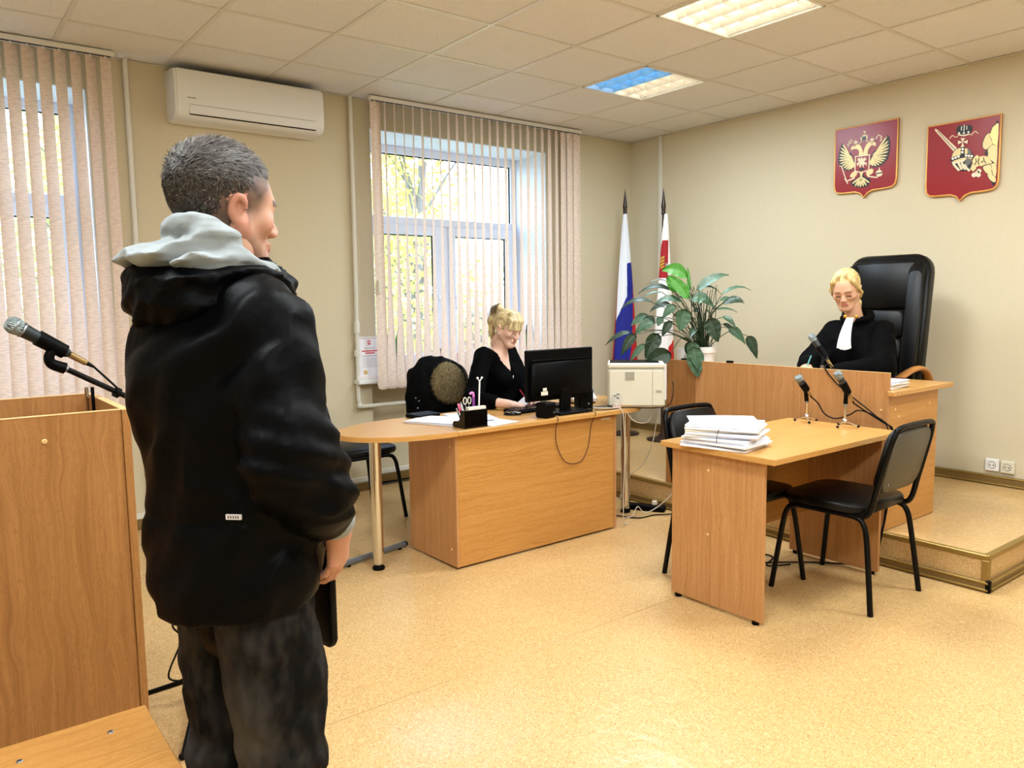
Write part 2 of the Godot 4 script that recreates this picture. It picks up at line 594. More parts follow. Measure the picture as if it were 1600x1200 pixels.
func build_ceiling() -> void:
	var root := structure_root("ceiling", "suspended ceiling of pale square tiles in a metal grid", "ceiling")
	part(root, "slab", S().box(Vector3(-3.6, CEILING + 0.20, 3.6), Vector3(8.0, 0.1, 8.0), 0.0), mats.white_paint)
	var xs := [0.0]
	var zs := [0.0]
	for k in 12: xs.append(-0.467 - 0.6 * k)
	for k in 12: zs.append(0.532 + 0.6 * k)
	xs[12] = -7.2
	zs[12] = 7.2
	var rng := RandomNumberGenerator.new()
	rng.seed = 4
	var shared := {}
	for a in 12:
		for b in 12:
			if lamp_cells().has(Vector2i(a, b)): continue
			var sx: float = xs[a] - xs[a + 1]
			var sz: float = zs[b + 1] - zs[b]
			var key := "%.3f_%.3f" % [sx, sz]
			if not shared.has(key): shared[key] = S().box(Vector3.ZERO, Vector3(sx - 0.004, 0.015, sz - 0.004), 0.002).mesh()
			var o := part(root, "tile", shared[key], mats["tile_%d" % rng.randi_range(0, 2)])
			o.position = Vector3((xs[a] + xs[a + 1]) / 2, CEILING + 0.0105, (zs[b] + zs[b + 1]) / 2)
	for k in range(1, 12):
		part(root, "grid_runner", S().box(Vector3(xs[k], CEILING + 0.001, 3.6), Vector3(0.024, 0.004, 7.2), 0.001), mats.tbar)
		part(root, "cross_tee", S().box(Vector3(-3.6, CEILING + 0.0008, zs[k]), Vector3(7.2, 0.004, 0.024), 0.001), mats.tbar)
	part(root, "wall_angle", S().box(Vector3(-3.6, CEILING - 0.002, 0.011), Vector3(7.2, 0.004, 0.022), 0.001), mats.tbar)
	part(root, "wall_angle", S().box(Vector3(-0.011, CEILING - 0.002, 3.6), Vector3(0.022, 0.004, 7.2), 0.001), mats.tbar)
	# lamps in the grid; the out-of-view ones are added to light the room
	var say := ["recessed ceiling lamp with two blue-white and two warm rows, nearest the corner", "brightest recessed ceiling lamp at the top edge of the picture", "added ceiling lamp over the platform's front corner, out of view", "added unseen ceiling lamp over the open floor left of the camera view", "added unseen ceiling lamp above the wooden bench", "added unseen ceiling lamp near the middle of the rear wall", "added unseen ceiling lamp in the rear left corner"]
	var k := 0
	for cell in lamp_cells():
		var c := Vector3((xs[cell.x] + xs[cell.x + 1]) / 2, CEILING, (zs[cell.y] + zs[cell.y + 1]) / 2)
		ceiling_lamp(c, say[k], k == 0)
		k += 1

func lamp_cells() -> Array:
	return [Vector2i(2, 2), Vector2i(3, 4), Vector2i(2, 7), Vector2i(6, 6), Vector2i(9, 5), Vector2i(6, 9), Vector2i(9, 9)]

func ceiling_lamp(c: Vector3, label: String, cool_half: bool) -> void:
	var t := thing("ceiling_lamp", label, "ceiling lamp", c, 0.0, "recessed louvre lamps")
	var fr := S()
	for s in [-1, 1]:
		fr.box(Vector3(s * 0.288, -0.002, 0), Vector3(0.014, 0.008, 0.59), 0.001)
		fr.box(Vector3(0, -0.002, s * 0.288), Vector3(0.59, 0.008, 0.014), 0.001)
	part(t, "frame", fr, mats.white)
	var tray := S()
	tray.box(Vector3(0, 0.088, 0), Vector3(0.575, 0.004, 0.575), 0.0)
	for s in [-1, 1]:
		tray.box(Vector3(s * 0.285, 0.045, 0), Vector3(0.004, 0.085, 0.57), 0.0)
		tray.box(Vector3(0, 0.045, s * 0.285), Vector3(0.57, 0.085, 0.004), 0.0)
	part(t, "tray", tray, plain(Color(0.93, 0.93, 0.93), 0.4))
	var cool := Color(0.50, 0.80, 1.0)
	var warm := Color(1.0, 0.98, 0.90)
	for r in 4:
		var x := -0.21 + 0.14 * r
		var is_cool := cool_half and r < 2
		var em := plain(Color(0.9, 0.9, 0.9), 0.5)
		em.emission_enabled = true
		em.emission = cool if is_cool else warm
		em.emission_energy_multiplier = 6.0 if cool_half else 9.0
		part(t, "tube", S().rod(Vector3(x, 0.062, -0.275), Vector3(x, 0.062, 0.275), 0.014, -1, 12), em)
		# bright reflector trough round each tube, cross blades below it
		var glow := plain(Color(0.62, 0.86, 1.0) if is_cool else Color(0.96, 0.95, 0.92), 0.25, 0.2)
		var tr := S()
		tr.grid(func(u: float, q: float) -> Vector3: return Vector3(x + (u - 0.5) * 0.136, 0.006 + 0.07 * (1.0 - pow(absf(2.0 * u - 1.0), 1.6)), (q - 0.5) * 0.56), 8, 1)
		part(t, "reflector", tr, glow)
		for b in 5:
			var z := -0.224 + 0.112 * b
			var bl := S()
			for sg in [-1, 1]:
				bl.face([Vector3(x - 0.066, 0.004, z), Vector3(x + 0.066, 0.004, z), Vector3(x + 0.05, 0.045, z + sg * 0.014), Vector3(x - 0.05, 0.045, z + sg * 0.014)])
			part(t, "louvre_blade", bl, glow)
	var a := AreaLight3D.new()
	a.name = "lamp_light"
	a.area_size = Vector2(0.54, 0.54)
	a.light_color = Color(0.86, 0.94, 1.0) if cool_half else Color(0.95, 0.98, 1.0)
	a.light_energy = 3.4 if cool_half else 4.3
	a.shadow_enabled = true
	t.add_child(a)
	a.position = Vector3(0, -0.008, 0)
	a.rotation.x = -PI / 2

# ------------------------------------------------------------------ windows, blinds, pipes
func build_windows() -> void:
	window_unit("window_1", W1L, W1R, "white plastic window with transom and two sashes behind the clerk")
	window_unit("window_2", W2L, W2R, "white plastic window behind the left blinds")
	blinds(-2.757, -0.752, 0.96, 0.0, 0.80, "pale pink vertical slat blind over the window behind the clerk", 3)
	blinds(-6.36, -4.371, 0.74, 0.05, 0.40, "pale pink vertical slat blind at the left edge of the picture", 9)
	# heating pipes
	var p := thing("heating_pipe", "thin cream heating pipe down the wall left of the air conditioner", "pipe", Vector3(-4.29, 0, 0.03))
	part(p, "riser", S().rod(Vector3(0, 0.12, 0), Vector3(0, CEILING, 0), 0.014, -1, 12), mats.white_paint)
	part(p, "bracket", S().box(Vector3(0, 1.5, -0.012), Vector3(0.03, 0.02, 0.034), 0.002), mats.white_paint)
	var q := thing("heating_pipe", "cream heating pipe that turns right below the clerk's window sill", "pipe", Vector3(-2.862, 0, 0.035))
	part(q, "riser", S().tube(smooth_path([Vector3(0.012, CEILING, 0), Vector3(0.01, 2.0, 0), Vector3(0.004, 1.2, 0), Vector3(0, 0.75, 0), Vector3(0.004, 0.665, 0), Vector3(0.03, 0.635, 0), Vector3(0.10, 0.632, 0), Vector3(0.9, 0.628, 0), Vector3(1.75, 0.625, 0)], 6), 0.015, 12), mats.white_paint)
	part(q, "coupling", S().rod(Vector3(0.004, 1.17, 0), Vector3(0.004, 1.25, 0), 0.022, -1, 12), mats.white_paint)
	part(q, "valve", S().rod(Vector3(0.0, 1.0, 0), Vector3(0.0, 1.05, 0), 0.023, -1, 12), mats.white_paint)
	part(q, "elbow", S().ball(Vector3(0.008, 0.64, 0), Vector3(0.024, 0.024, 0.024), 12, 8), mats.white_paint)
	# white duct boxes
	var d := thing("cable_duct", "white boxed duct on the wall right of the clerk's window", "duct", Vector3(-0.797, 0, 0.0))
	part(d, "casing", S().box(Vector3(0, CEILING / 2, 0.021), Vector3(0.105, CEILING - 0.002, 0.04), 0.004), mats.white)
	var so := part(d, "socket_plate", S().box(Vector3(0.035, 1.045, 0.046), Vector3(0.034, 0.075, 0.010), 0.003), mats.white)
	for y in [1.03, 1.06]:
		part(so, "port", S().rod(Vector3(0.035, y, 0.050), Vector3(0.035, y, 0.0525), 0.007, -1, 10), mats.black)
	single("cable_trunking", S().box(Vector3(0, (0.24 + CEILING) / 2, 0), Vector3(0.02, CEILING - 0.242, 0.036), 0.003), mats.white_paint, "thin white cable trunking in the corner behind the flags", "trunking", Vector3(-0.0105, 0, 0.381))
	# air conditioner
	var ac := thing("air_conditioner", "white wall air conditioner above the standing man", "air conditioner", Vector3(-3.595, 2.5, 0))
	var prof := smooth_poly([Vector2(0.002, 0.02), Vector2(0.002, 0.285), Vector2(0.06, 0.294), Vector2(0.17, 0.288), Vector2(0.196, 0.262), Vector2(0.204, 0.10), Vector2(0.192, 0.03), Vector2(0.15, 0.004), Vector2(0.05, 0.002)], 5)
	var body := S().at(Transform3D(Basis(Vector3(0, 0, 1), Vector3(0, 1, 0), Vector3(-1, 0, 0)), Vector3(0.455, 0, 0))).prism(prof, 0.91)
	part(ac, "casing", body, mats.white)
	for s in [-1, 1]:
		var e := S().at(Transform3D(Basis(Vector3(0, 0, 1), Vector3(0, 1, 0), Vector3(-1, 0, 0)), Vector3(0.47 if s > 0 else -0.455, 0, 0)))
		var small := PackedVector2Array()
		for v in prof: small.append((v - Vector2(0.1, 0.15)) * 0.965 + Vector2(0.097, 0.15))
		e.prism(small, 0.015)
		part(ac, "end_cap", e, mats.white)
	var fl := part(ac, "air_flap", S().box(Vector3(0.01, 0.052, 0.2005), Vector3(0.80, 0.052, 0.008), 0.003), mats.white)
	part(fl, "flap_gap", S().box(Vector3(0.01, 0.023, 0.196), Vector3(0.80, 0.005, 0.01), 0.001), mats.black)
	part(fl, "flap_seam", S().box(Vector3(0.01, 0.080, 0.2025), Vector3(0.80, 0.0025, 0.004), 0.0005), mats.cream_line)
	part(ac, "badge", S().box(Vector3(-0.375, 0.118, 0.2035), Vector3(0.05, 0.006, 0.002), 0.0005), mats.cream_line)
	part(ac, "intake_slot", S().box(Vector3(0, 0.2915, 0.10), Vector3(0.84, 0.006, 0.1), 0.001), mats.black)

func window_unit(called: String, x0: float, x1: float, label: String) -> void:
	var r := structure_root(called, label, "window")
	var z := -0.45
	var d := 0.06
	var bar := func(s: Shape, ax: float, bx: float, ay: float, by: float, zz := 0.0, dd := 0.06) -> void:
		s.box(Vector3((ax + bx) / 2, (ay + by) / 2, z + zz), Vector3(bx - ax, by - ay, dd), 0.006)
	var f := S()
	bar.call(f, x0, x0 + 0.055, WB, WT)
	bar.call(f, x1 - 0.055, x1, WB, WT)
	bar.call(f, x0 + 0.055, x1 - 0.055, WT - 0.07, WT)
	bar.call(f, x0 + 0.055, x1 - 0.055, WB, WB + 0.06)
	bar.call(f, x0 + 0.055, x1 - 0.055, 2.01, 2.075)
	var mx := -1.798 if called == "window_1" else (x0 + x1) / 2
	bar.call(f, mx - 0.04, mx + 0.04, WB + 0.06, 2.01)
	part(r, "window_frame", f, mats.pvc)
	# sashes below, fixed light above
	for s in [[x0 + 0.05, mx - 0.035], [mx + 0.035, x1 - 0.05]]:
		var sh := S()
		bar.call(sh, s[0], s[0] + 0.07, WB + 0.055, 2.015, 0.02)
		bar.call(sh, s[1] - 0.07, s[1], WB + 0.055, 2.015, 0.02)
		bar.call(sh, s[0] + 0.07, s[1] - 0.07, 1.935, 2.015, 0.02)
		bar.call(sh, s[0] + 0.07, s[1] - 0.07, WB + 0.055, WB + 0.13, 0.02)
		var so := part(r, "sash", sh, mats.pvc)
		part(so, "pane", S().box(Vector3((s[0] + s[1]) / 2, (WB + 2.02) / 2 + 0.02, z), Vector3(s[1] - s[0] - 0.12, 2.02 - WB - 0.17, 0.006), 0.0), mats.glass)
		var gk := S()
		for gx in [s[0] + 0.0725, s[1] - 0.0725]:
			gk.box(Vector3(gx, 1.445, z + 0.004), Vector3(0.008, 0.98, 0.014), 0.001)
		gk.box(Vector3((s[0] + s[1]) / 2, 1.9315, z + 0.004), Vector3(s[1] - s[0] - 0.15, 0.007, 0.014), 0.001)
		part(so, "gasket", gk, mats.rubber)
		var hx: float = s[1] - 0.035 if s[0] < mx - 0.1 else s[0] + 0.035
		var hd := S().box(Vector3(hx, 1.42, z + 0.056), Vector3(0.024, 0.06, 0.012), 0.003)
		hd.rod(Vector3(hx, 1.42, z + 0.06), Vector3(hx, 1.42, z + 0.085), 0.009).box(Vector3(hx, 1.375, z + 0.092), Vector3(0.018, 0.12, 0.014), 0.005)
		part(so, "window_handle", hd, mats.white)
	part(r, "pane", S().box(Vector3((x0 + x1) / 2, (2.075 + WT - 0.07) / 2, z), Vector3(x1 - x0 - 0.1, WT - 0.07 - 2.075, 0.006), 0.0), mats.glass)
	var g2 := S()
	g2.box(Vector3((x0 + x1) / 2, WT - 0.074, z + 0.004), Vector3(x1 - x0 - 0.125, 0.007, 0.014), 0.001)
	for gx in [x0 + 0.058, x1 - 0.058]: g2.box(Vector3(gx, (2.075 + WT - 0.07) / 2, z + 0.004), Vector3(0.007, WT - 2.145, 0.014), 0.001)
	part(r, "gasket", g2, mats.rubber)
	# plastered reveals
	var rv := S()
	rv.box(Vector3(x1 - 0.004, (WB + WT) / 2, -0.21), Vector3(0.008, WT - WB, 0.415), 0.0)
	rv.box(Vector3(x0 + 0.004, (WB + WT) / 2, -0.21), Vector3(0.008, WT - WB, 0.415), 0.0)
	rv.box(Vector3((x0 + x1) / 2, WT - 0.004, -0.21), Vector3(x1 - x0, 0.008, 0.415), 0.0)
	part(r, "reveal", rv, mats.reveal)
	# sill
	var sl := S().box(Vector3((x0 + x1) / 2 - 0.03, WB - 0.016, -0.155), Vector3(x1 - x0 + 0.0, 0.034, 0.53), 0.004)
	sl.box(Vector3((x0 + x1) / 2 - 0.02, WB - 0.016, 0.045), Vector3(x1 - x0 + 0.34, 0.034, 0.085), 0.006)
	part(r, "window_sill", sl, mats.white)

func blinds(x0: float, x1: float, a0: float, a1: float, rail_light: float, label: String, sd: int) -> void:
	var t := thing("vertical_blind", label, "blind", Vector3(x0, CEILING, 0.14))
	part(t, "headrail", S().box(Vector3((x1 - x0) / 2, -0.018, 0), Vector3(x1 - x0, 0.028, 0.042), 0.003), mats.white)
	part(t, "rail_slot", S().box(Vector3((x1 - x0) / 2, -0.033, 0), Vector3(x1 - x0 - 0.03, 0.004, 0.012), 0.001), mats.black)
	var rng := RandomNumberGenerator.new()
	rng.seed = sd
	var n := int((x1 - x0) / 0.0795)
	var bottom := 0.765 - CEILING if rail_light > 0.5 else 0.74 - CEILING
	for k in n + 1:
		var x := 0.045 + (x1 - x0 - 0.09) * k / n
		var j0 := a0 * (1.0 - 0.45 * k / n if a0 > 0.8 else 1.0) + rng.randf_range(-0.05, 0.05)
		if a0 > 0.8 and k >= n - 2: j0 = 0.12 + 0.1 * (n - k)
		if a0 > 0.8 and k == 0: j0 = 0.15
		var j1 := a1 + rng.randf_range(-0.10, 0.10)
		var sl := S()
		sl.grid(func(u: float, v: float) -> Vector3:
			var y := lerpf(-0.045, bottom, v)
			var an := lerpf(j0, j1, pow(v, 3.2))
			var s := (u - 0.5) * 0.089
			var bow := 0.006 * (1.0 - pow(2.0 * u - 1.0, 2.0))
			return Vector3(x + cos(an) * s - sin(an) * bow, y, -sin(an) * s + cos(an) * bow), 4, 14)
		var o := part(t, "slat", sl, mats.blind)
		var an := j1
		var w := S().at(Transform3D(Basis(Vector3.UP, an), Vector3(x, bottom + 0.02, 0.0)))
		w.prism(smooth_poly([Vector2(-0.043, 0.024), Vector2(0.043, 0.024), Vector2(0.043, 0.0), Vector2(0.03, -0.022), Vector2(0.0, -0.028), Vector2(-0.03, -0.022), Vector2(-0.043, 0.0)], 3), 0.004)
		part(o, "weight_pocket", w, mats.blind)
		part(o, "hook", S().box(Vector3(x, -0.04, 0), Vector3(0.012, 0.018, 0.006), 0.001), mats.white)
	# control chain weight at the left end
	part(t, "control_cord", S().tube(PackedVector3Array([Vector3(0.02, -0.04, 0.03), Vector3(0.02, -1.0, 0.03), Vector3(0.022, -1.28, 0.03)]), 0.0015, 6), mats.white)
	part(t, "cord_weight", S().box(Vector3(0.022, -1.33, 0.03), Vector3(0.026, 0.10, 0.014), 0.004), mats.cream)
	part(t, "chain", S().tube(PackedVector3Array([Vector3(0.04, bottom + 0.015, 0.012), Vector3((x1 - x0) / 2, bottom + 0.012, 0.014), Vector3(x1 - x0 - 0.05, bottom + 0.015, 0.012)]), 0.0012, 5), mats.white)

# ------------------------------------------------------------------ outside
func build_outside() -> void:
	var g := single("lawn", S().box(Vector3(-3.5, -1.4, -16.0), Vector3(50, 0.2, 30.0), 0.0), plain(Color(0.50, 0.50, 0.30), 0.95), "grassy ground outside the windows", "lawn")
	g.set_meta("kind", "structure")
	var spots := [[0.7, -5.0, 1.5, 0], [4.3, -5.2, 1.5, 1], [2.6, -10.2, 2.2, 0], [8.0, -10.4, 2.2, 1], [-3.5, -5.4, 1.6, 1], [-2.9, -10.2, 2.2, 0]]
	var say := ["yellow autumn tree nearest the left part of the clerk's window", "green and yellow tree at the right of the clerk's window", "far yellow tree in the middle of the clerk's window", "far green tree beyond the right part of the clerk's window", "autumn tree close outside the left window", "far autumn tree beyond the left window"]
	for k in spots.size(): tree(Vector3(spots[k][0], -1.3, spots[k][1]), spots[k][2], spots[k][3], say[k], 30 + k)

func tree(at: Vector3, r: float, kind: int, label: String, sd: int) -> void:
	var t := thing("autumn_tree", label, "tree", at, 0.0, "autumn trees outside")
	var rng := RandomNumberGenerator.new()
	rng.seed = sd
	var bark := plain(Color(0.40, 0.36, 0.32), 0.9)
	part(t, "trunk", S().tube(smooth_path([Vector3(0, 0, 0), Vector3(0.1, 1.5, 0.05), Vector3(-0.05, 3.0, 0), Vector3(0.1, 5.0, 0.1)], 5), 0.13, 9, 0.04), bark)
	var leaf := plain(Color.WHITE, 0.8)
	leaf.vertex_color_use_as_albedo = true
	leaf.backlight_enabled = true
	leaf.backlight = Color(0.8, 0.75, 0.4)
	var f := S()
	for b in 34:
		var y := rng.randf_range(0.7, 5.2)
		var a := rng.randf() * TAU
		var reach := r * rng.randf_range(0.45, 0.95) * (1.0 - 0.4 * absf(y - 3.0) / 3.0)
		var e := Vector3(cos(a) * reach, y + rng.randf_range(0.2, 0.9), sin(a) * reach)
		var o := Vector3(0.03, y * 0.8, 0.03)
		var mid := o.lerp(e, 0.5) + Vector3(0, 0.15, 0)
		part(t, "branch", S().tube(smooth_path([o, mid, e], 4), 0.028, 5, 0.005), bark)
		for q in 210:
			var c := mid.lerp(e, rng.randf_range(-0.1, 1.15)) + Vector3(rng.randfn(), rng.randfn(), rng.randfn()) * 0.22
			var s := rng.randf_range(0.04, 0.075)
			var bs := Basis.from_euler(Vector3(rng.randf() * TAU, rng.randf() * TAU, rng.randf() * TAU))
			var v := rng.randf()
			if kind == 0: f.tint = Color(0.78, 0.62, 0.10).lerp(Color(0.62, 0.66, 0.20), v)
			else: f.tint = Color(0.36, 0.50, 0.14).lerp(Color(0.76, 0.70, 0.20), v)
			f.face([c + bs * Vector3(0, -s, 0), c + bs * Vector3(s * 0.6, 0, 0.1 * s), c + bs * Vector3(0, s, 0), c + bs * Vector3(-s * 0.6, 0, 0.1 * s)])
	var o2 := part(t, "foliage", f, leaf)
	o2.set_meta("kind", "stuff")

# ------------------------------------------------------------------ furniture
func W(t: Node3D) -> Shape:  # a shape given in room coordinates for an unturned thing
	return S().at(Transform3D(Basis.IDENTITY, -t.position))

func slab(t: Node3D, called: String, a: Vector3, b: Vector3, m: Material, bev := 0.0015) -> MeshInstance3D:
	return part(t, called, W(t).box((a + b) / 2, (b - a).abs(), bev), m)

func screw_cap(t: Node3D, p: Vector3, d: Vector3) -> void:
	part(t, "screw_cap", W(t).rod(p, p + d * 0.003, 0.007, 0.005, 12), mats.edge)

func build_furniture() -> void:
	clerk_desk()
	judge_bench()
	side_table()
	iso_chair("black padded metal chair drawn up in front of the small table", Vector3(-1.985, 0, 3.29), 0.02)
	iso_chair("black padded metal chair behind the paper stack, mostly hidden by the table", Vector3(-2.25, 0, 2.853), PI - 0.03)
	iso_chair("black padded chair by the wall beyond the rounded desk end", Vector3(-3.19, 0, 0.60), -PI / 2)
	lectern()
	bench_seat()
	judge_chair()
	clerk_chair()
	mic_stand()
	# sockets on the emblem wall
	for k in 2:
		var z: float = [3.175, 3.263][k]
		var y: float = [0.302, 0.299][k]
		var m: Material = mats.white if k == 0 else mats.cream
		var s := thing("wall_socket", ["square white wall socket low on the right wall", "rounded cream wall socket, rightmost on the wall"][k], "socket", Vector3(-0.0, y, z), 0, "wall sockets")
		part(s, "plate", S().box(Vector3(-0.010, 0, 0), Vector3(0.018, 0.078, 0.080), 0.004 if k == 0 else 0.010), m)
		part(s, "well", S().rod(Vector3(-0.0185, 0, 0), Vector3(-0.0205, 0, 0), 0.024, 0.022, 20), mats.cream_line)
		part(s, "insert", S().rod(Vector3(-0.020, 0, 0), Vector3(-0.0215, 0, 0), 0.019, -1, 20), m)
		for dz in [-0.009, 0.009]:
			part(s, "pin_hole", S().rod(Vector3(-0.021, 0, dz), Vector3(-0.0222, 0, dz), 0.004, -1, 8), mats.black)
	var gb := single("floor_bar", S().rod(Vector3(0, 0.022, 0), Vector3(0.44, 0.022, -0.10), 0.016, -1, 12), mats.grey_metal, "grey metal foot bar on the floor beneath the rounded desk end", "metal bar", Vector3(-3.72, 0, 1.49))
	part(gb, "end_plug", S().rod(Vector3(0.438, 0.022, -0.0995), Vector3(0.452, 0.022, -0.1028), 0.017, 0.013, 12), mats.black)
	for s in [0.05, 0.40]:
		part(gb, "glide", S().rod(Vector3(s, 0.0, -0.1 * s / 0.44), Vector3(s, 0.012, -0.1 * s / 0.44), 0.012, -1, 10), mats.black)

func chrome_leg(t: Node3D, x: float, z: float, top: float) -> void:
	var l := part(t, "leg", W(t).rod(Vector3(x, 0.03, z), Vector3(x, top, z), 0.030, -1, 24), mats.chrome)
	part(l, "foot", W(t).at(Transform3D(Basis.IDENTITY, Vector3(x, 0, z) - t.position)).lathe([Vector2(0.0, 0.0), Vector2(0.031, 0.0), Vector2(0.033, 0.012), Vector2(0.026, 0.016), Vector2(0.026, 0.03), Vector2(0.031, 0.034), Vector2(0.0, 0.036)], 20), mats.black)
	part(l, "flange", W(t).rod(Vector3(x, top - 0.008, z), Vector3(x, top, z), 0.05, -1, 20), mats.chrome)

func clerk_desk() -> void:
	var t := thing("clerk_desk", "beech clerk's desk with a rounded end on a chrome leg", "desk", Vector3(-2.7, 0, 1.62))
	slab(t, "main_top", Vector3(-3.259, 0.705, 1.31), Vector3(-2.081, 0.73, 1.93), mats.wood_top, 0.002)
	var half := PackedVector2Array()
	for k in 33:
		var a := PI / 2 + PI * k / 32
		half.append(Vector2(-3.261 + 0.50 * cos(a), -(1.62 + 0.31 * sin(a))))
	part(t, "round_top", W(t).at(Transform3D(Basis(Vector3.RIGHT, -PI / 2), Vector3(0, 0.705, 0) - t.position)).prism(half, 0.025), mats.wood_top)
	var cor := PackedVector2Array()
	for q in [Vector2(-2.079, 1.31), Vector2(-2.079, 1.93), Vector2(-2.0, 1.93), Vector2(-1.90, 1.90), Vector2(-1.80, 1.83), Vector2(-1.73, 1.73), Vector2(-1.69, 1.60), Vector2(-1.68, 1.45), Vector2(-1.68, 1.31)]:
		cor.append(Vector2(q.x, -q.y))
	part(t, "corner_top", W(t).at(Transform3D(Basis(Vector3.RIGHT, -PI / 2), Vector3(0, 0.705, 0) - t.position)).prism(cor, 0.025), mats.wood_top)
	slab(t, "front_panel", Vector3(-3.243, 0.012, 1.879), Vector3(-2.123, 0.703, 1.896), mats.wood_h)
	slab(t, "side_panel", Vector3(-3.262, 0.012, 1.43), Vector3(-3.244, 0.703, 1.90), mats.wood_v)
	slab(t, "side_panel", Vector3(-2.122, 0.012, 1.36), Vector3(-2.104, 0.703, 1.90), mats.wood_v)
	slab(t, "drawer_box", Vector3(-3.243, 0.06, 1.43), Vector3(-2.90, 0.66, 1.85), mats.wood_dark)
	screw_cap(t, Vector3(-3.262, 0.64, 1.85), Vector3.LEFT)
	screw_cap(t, Vector3(-3.262, 0.64, 1.50), Vector3.LEFT)
	screw_cap(t, Vector3(-3.262, 0.10, 1.85), Vector3.LEFT)
	chrome_leg(t, -3.565, 1.614, 0.705)
	chrome_leg(t, -1.794, 1.676, 0.705)
	part(t, "sticker", W(t).box(Vector3(-2.19, 0.682, 1.8965), Vector3(0.075, 0.008, 0.0008), 0.0), mats.paper_warm)

func judge_bench() -> void:
	var t := thing("judge_bench", "tall beech judge's bench with a raised front panel on the platform", "bench desk", Vector3(-1.2, 0.175, 2.6))
	slab(t, "front_panel", Vector3(-1.512, 0.176, 2.008), Vector3(-1.494, 0.992, 3.236), mats.wood_v)
	slab(t, "panel_edging", Vector3(-1.5125, 0.992, 2.008), Vector3(-1.4935, 0.9935, 3.236), mats.edge, 0.0)
	var ang := W(t).box(Vector3(-1.503, 0.584, 1.888), Vector3(0.018, 0.816, 0.232), 0.0015)
	part(t, "angled_panel", ang, mats.wood_dark)
	slab(t, "worktop", Vector3(-1.493, 0.877, 1.775), Vector3(-0.858, 0.902, 3.272), mats.wood_top, 0.002)
	part(t, "worktop_lip", W(t).box(Vector3(-1.513, 0.8895, 3.255), Vector3(0.036, 0.025, 0.034), 0.002), mats.wood_top)
	slab(t, "side_panel", Vector3(-1.493, 0.176, 3.219), Vector3(-0.962, 0.876, 3.237), mats.wood_h)
	slab(t, "side_panel", Vector3(-1.493, 0.176, 1.785), Vector3(-0.962, 0.876, 1.803), mats.wood_v)
	for p in [Vector3(-1.44, 0.80, 3.237), Vector3(-1.40, 0.76, 3.237), Vector3(-1.06, 0.80, 3.237)]: screw_cap(t, p, Vector3.BACK)
	screw_cap(t, Vector3(-1.512, 0.80, 3.20), Vector3.LEFT)

func side_table() -> void:
	var t := thing("side_table", "small beech table with panel legs in front of the judge's bench", "table", Vector3(-2.18, 0, 3.07))
	slab(t, "table_top", Vector3(-2.70, 0.704, 2.77), Vector3(-1.66, 0.73, 3.372), mats.wood_top, 0.002)
	slab(t, "panel_leg", Vector3(-2.668, 0.015, 2.815), Vector3(-2.650, 0.703, 3.305), mats.wood_v)
	slab(t, "panel_leg", Vector3(-1.700, 0.015, 2.815), Vector3(-1.682, 0.703, 3.305), mats.wood_v)
	slab(t, "modesty_panel", Vector3(-2.650, 0.25, 2.90), Vector3(-1.700, 0.703, 2.918), mats.wood_h)
	for x in [-2.659, -1.691]:
		for z in [2.85, 3.27]:
			part(t, "foot", W(t).rod(Vector3(x, 0, z), Vector3(x, 0.015, z), 0.016, -1, 12), mats.black)
	screw_cap(t, Vector3(-2.668, 0.625, 3.02), Vector3.LEFT)
	screw_cap(t, Vector3(-2.668, 0.335, 3.02), Vector3.LEFT)

func rounded(w: float, h: float, r: float, seg := 6) -> PackedVector2Array:
	var out := PackedVector2Array()
	for c in [[1, 1, 0.0], [-1, 1, PI / 2], [-1, -1, PI], [1, -1, PI * 1.5]]:
		for k in seg + 1:
			var a: float = c[2] + PI / 2 * k / seg
			out.append(Vector2(c[0] * (w / 2 - r) + r * cos(a), c[1] * (h / 2 - r) + r * sin(a)))
	return out

func cushion(s: Shape, w: float, h: float, r: float, thick: float, puff: float) -> Shape:  # in local xy, z = thickness, both faces domed
	var lay := [[0.90, 0.0, -1], [0.97, 0.06, -1], [1.0, 0.28, -1], [1.0, 0.72, 1], [0.97, 0.94, 1], [0.90, 1.0, 1]]
	var prev := -1
	var cnt := 0
	for l in lay:
		var o := rounded(w * l[0], h * l[0], r * l[0])
		var first := s.v.size()
		cnt = o.size()
		for k in cnt + 1:
			var q := o[k % cnt]
			var d := Vector3(q.x / w, q.y / h, 0).normalized()
			s.vert(Vector3(q.x, q.y, thick * l[1]), d * (1.0 if absf(l[1] - 0.5) < 0.4 else 0.6) + Vector3(0, 0, l[2] * (0.8 if absf(l[1] - 0.5) > 0.4 else 0.15)))
		if prev >= 0:
			for k in cnt:
				s.tri(prev + k, prev + k + 1, first + k)
				s.tri(prev + k + 1, first + k + 1, first + k)
		prev = first
	for side in 2:
		var rows := 5
		var pr := -1
		for j in rows + 1:
			var f := 0.90 * (1.0 - float(j) / rows)
			var o := rounded(maxf(w * f, 0.001), maxf(h * f, 0.001), r * f)
			var first := s.v.size()
			var zz := puff * (1.0 - pow(f / 0.9, 2.0))
			for k in cnt + 1:
				var q := o[k % cnt]
				s.vert(Vector3(q.x, q.y, thick + zz if side else -zz * 0.3), Vector3(q.x / w * 0.7, q.y / h * 0.7, 1 if side else -1))
			if pr >= 0:
				for k in cnt:
					if side:
						s.tri(pr + k, pr + k + 1, first + k); s.tri(pr + k + 1, first + k + 1, first + k)
					else:
						s.tri(pr + k, first + k, pr + k + 1); s.tri(pr + k + 1, first + k, first + k + 1)
			pr = first
	return s

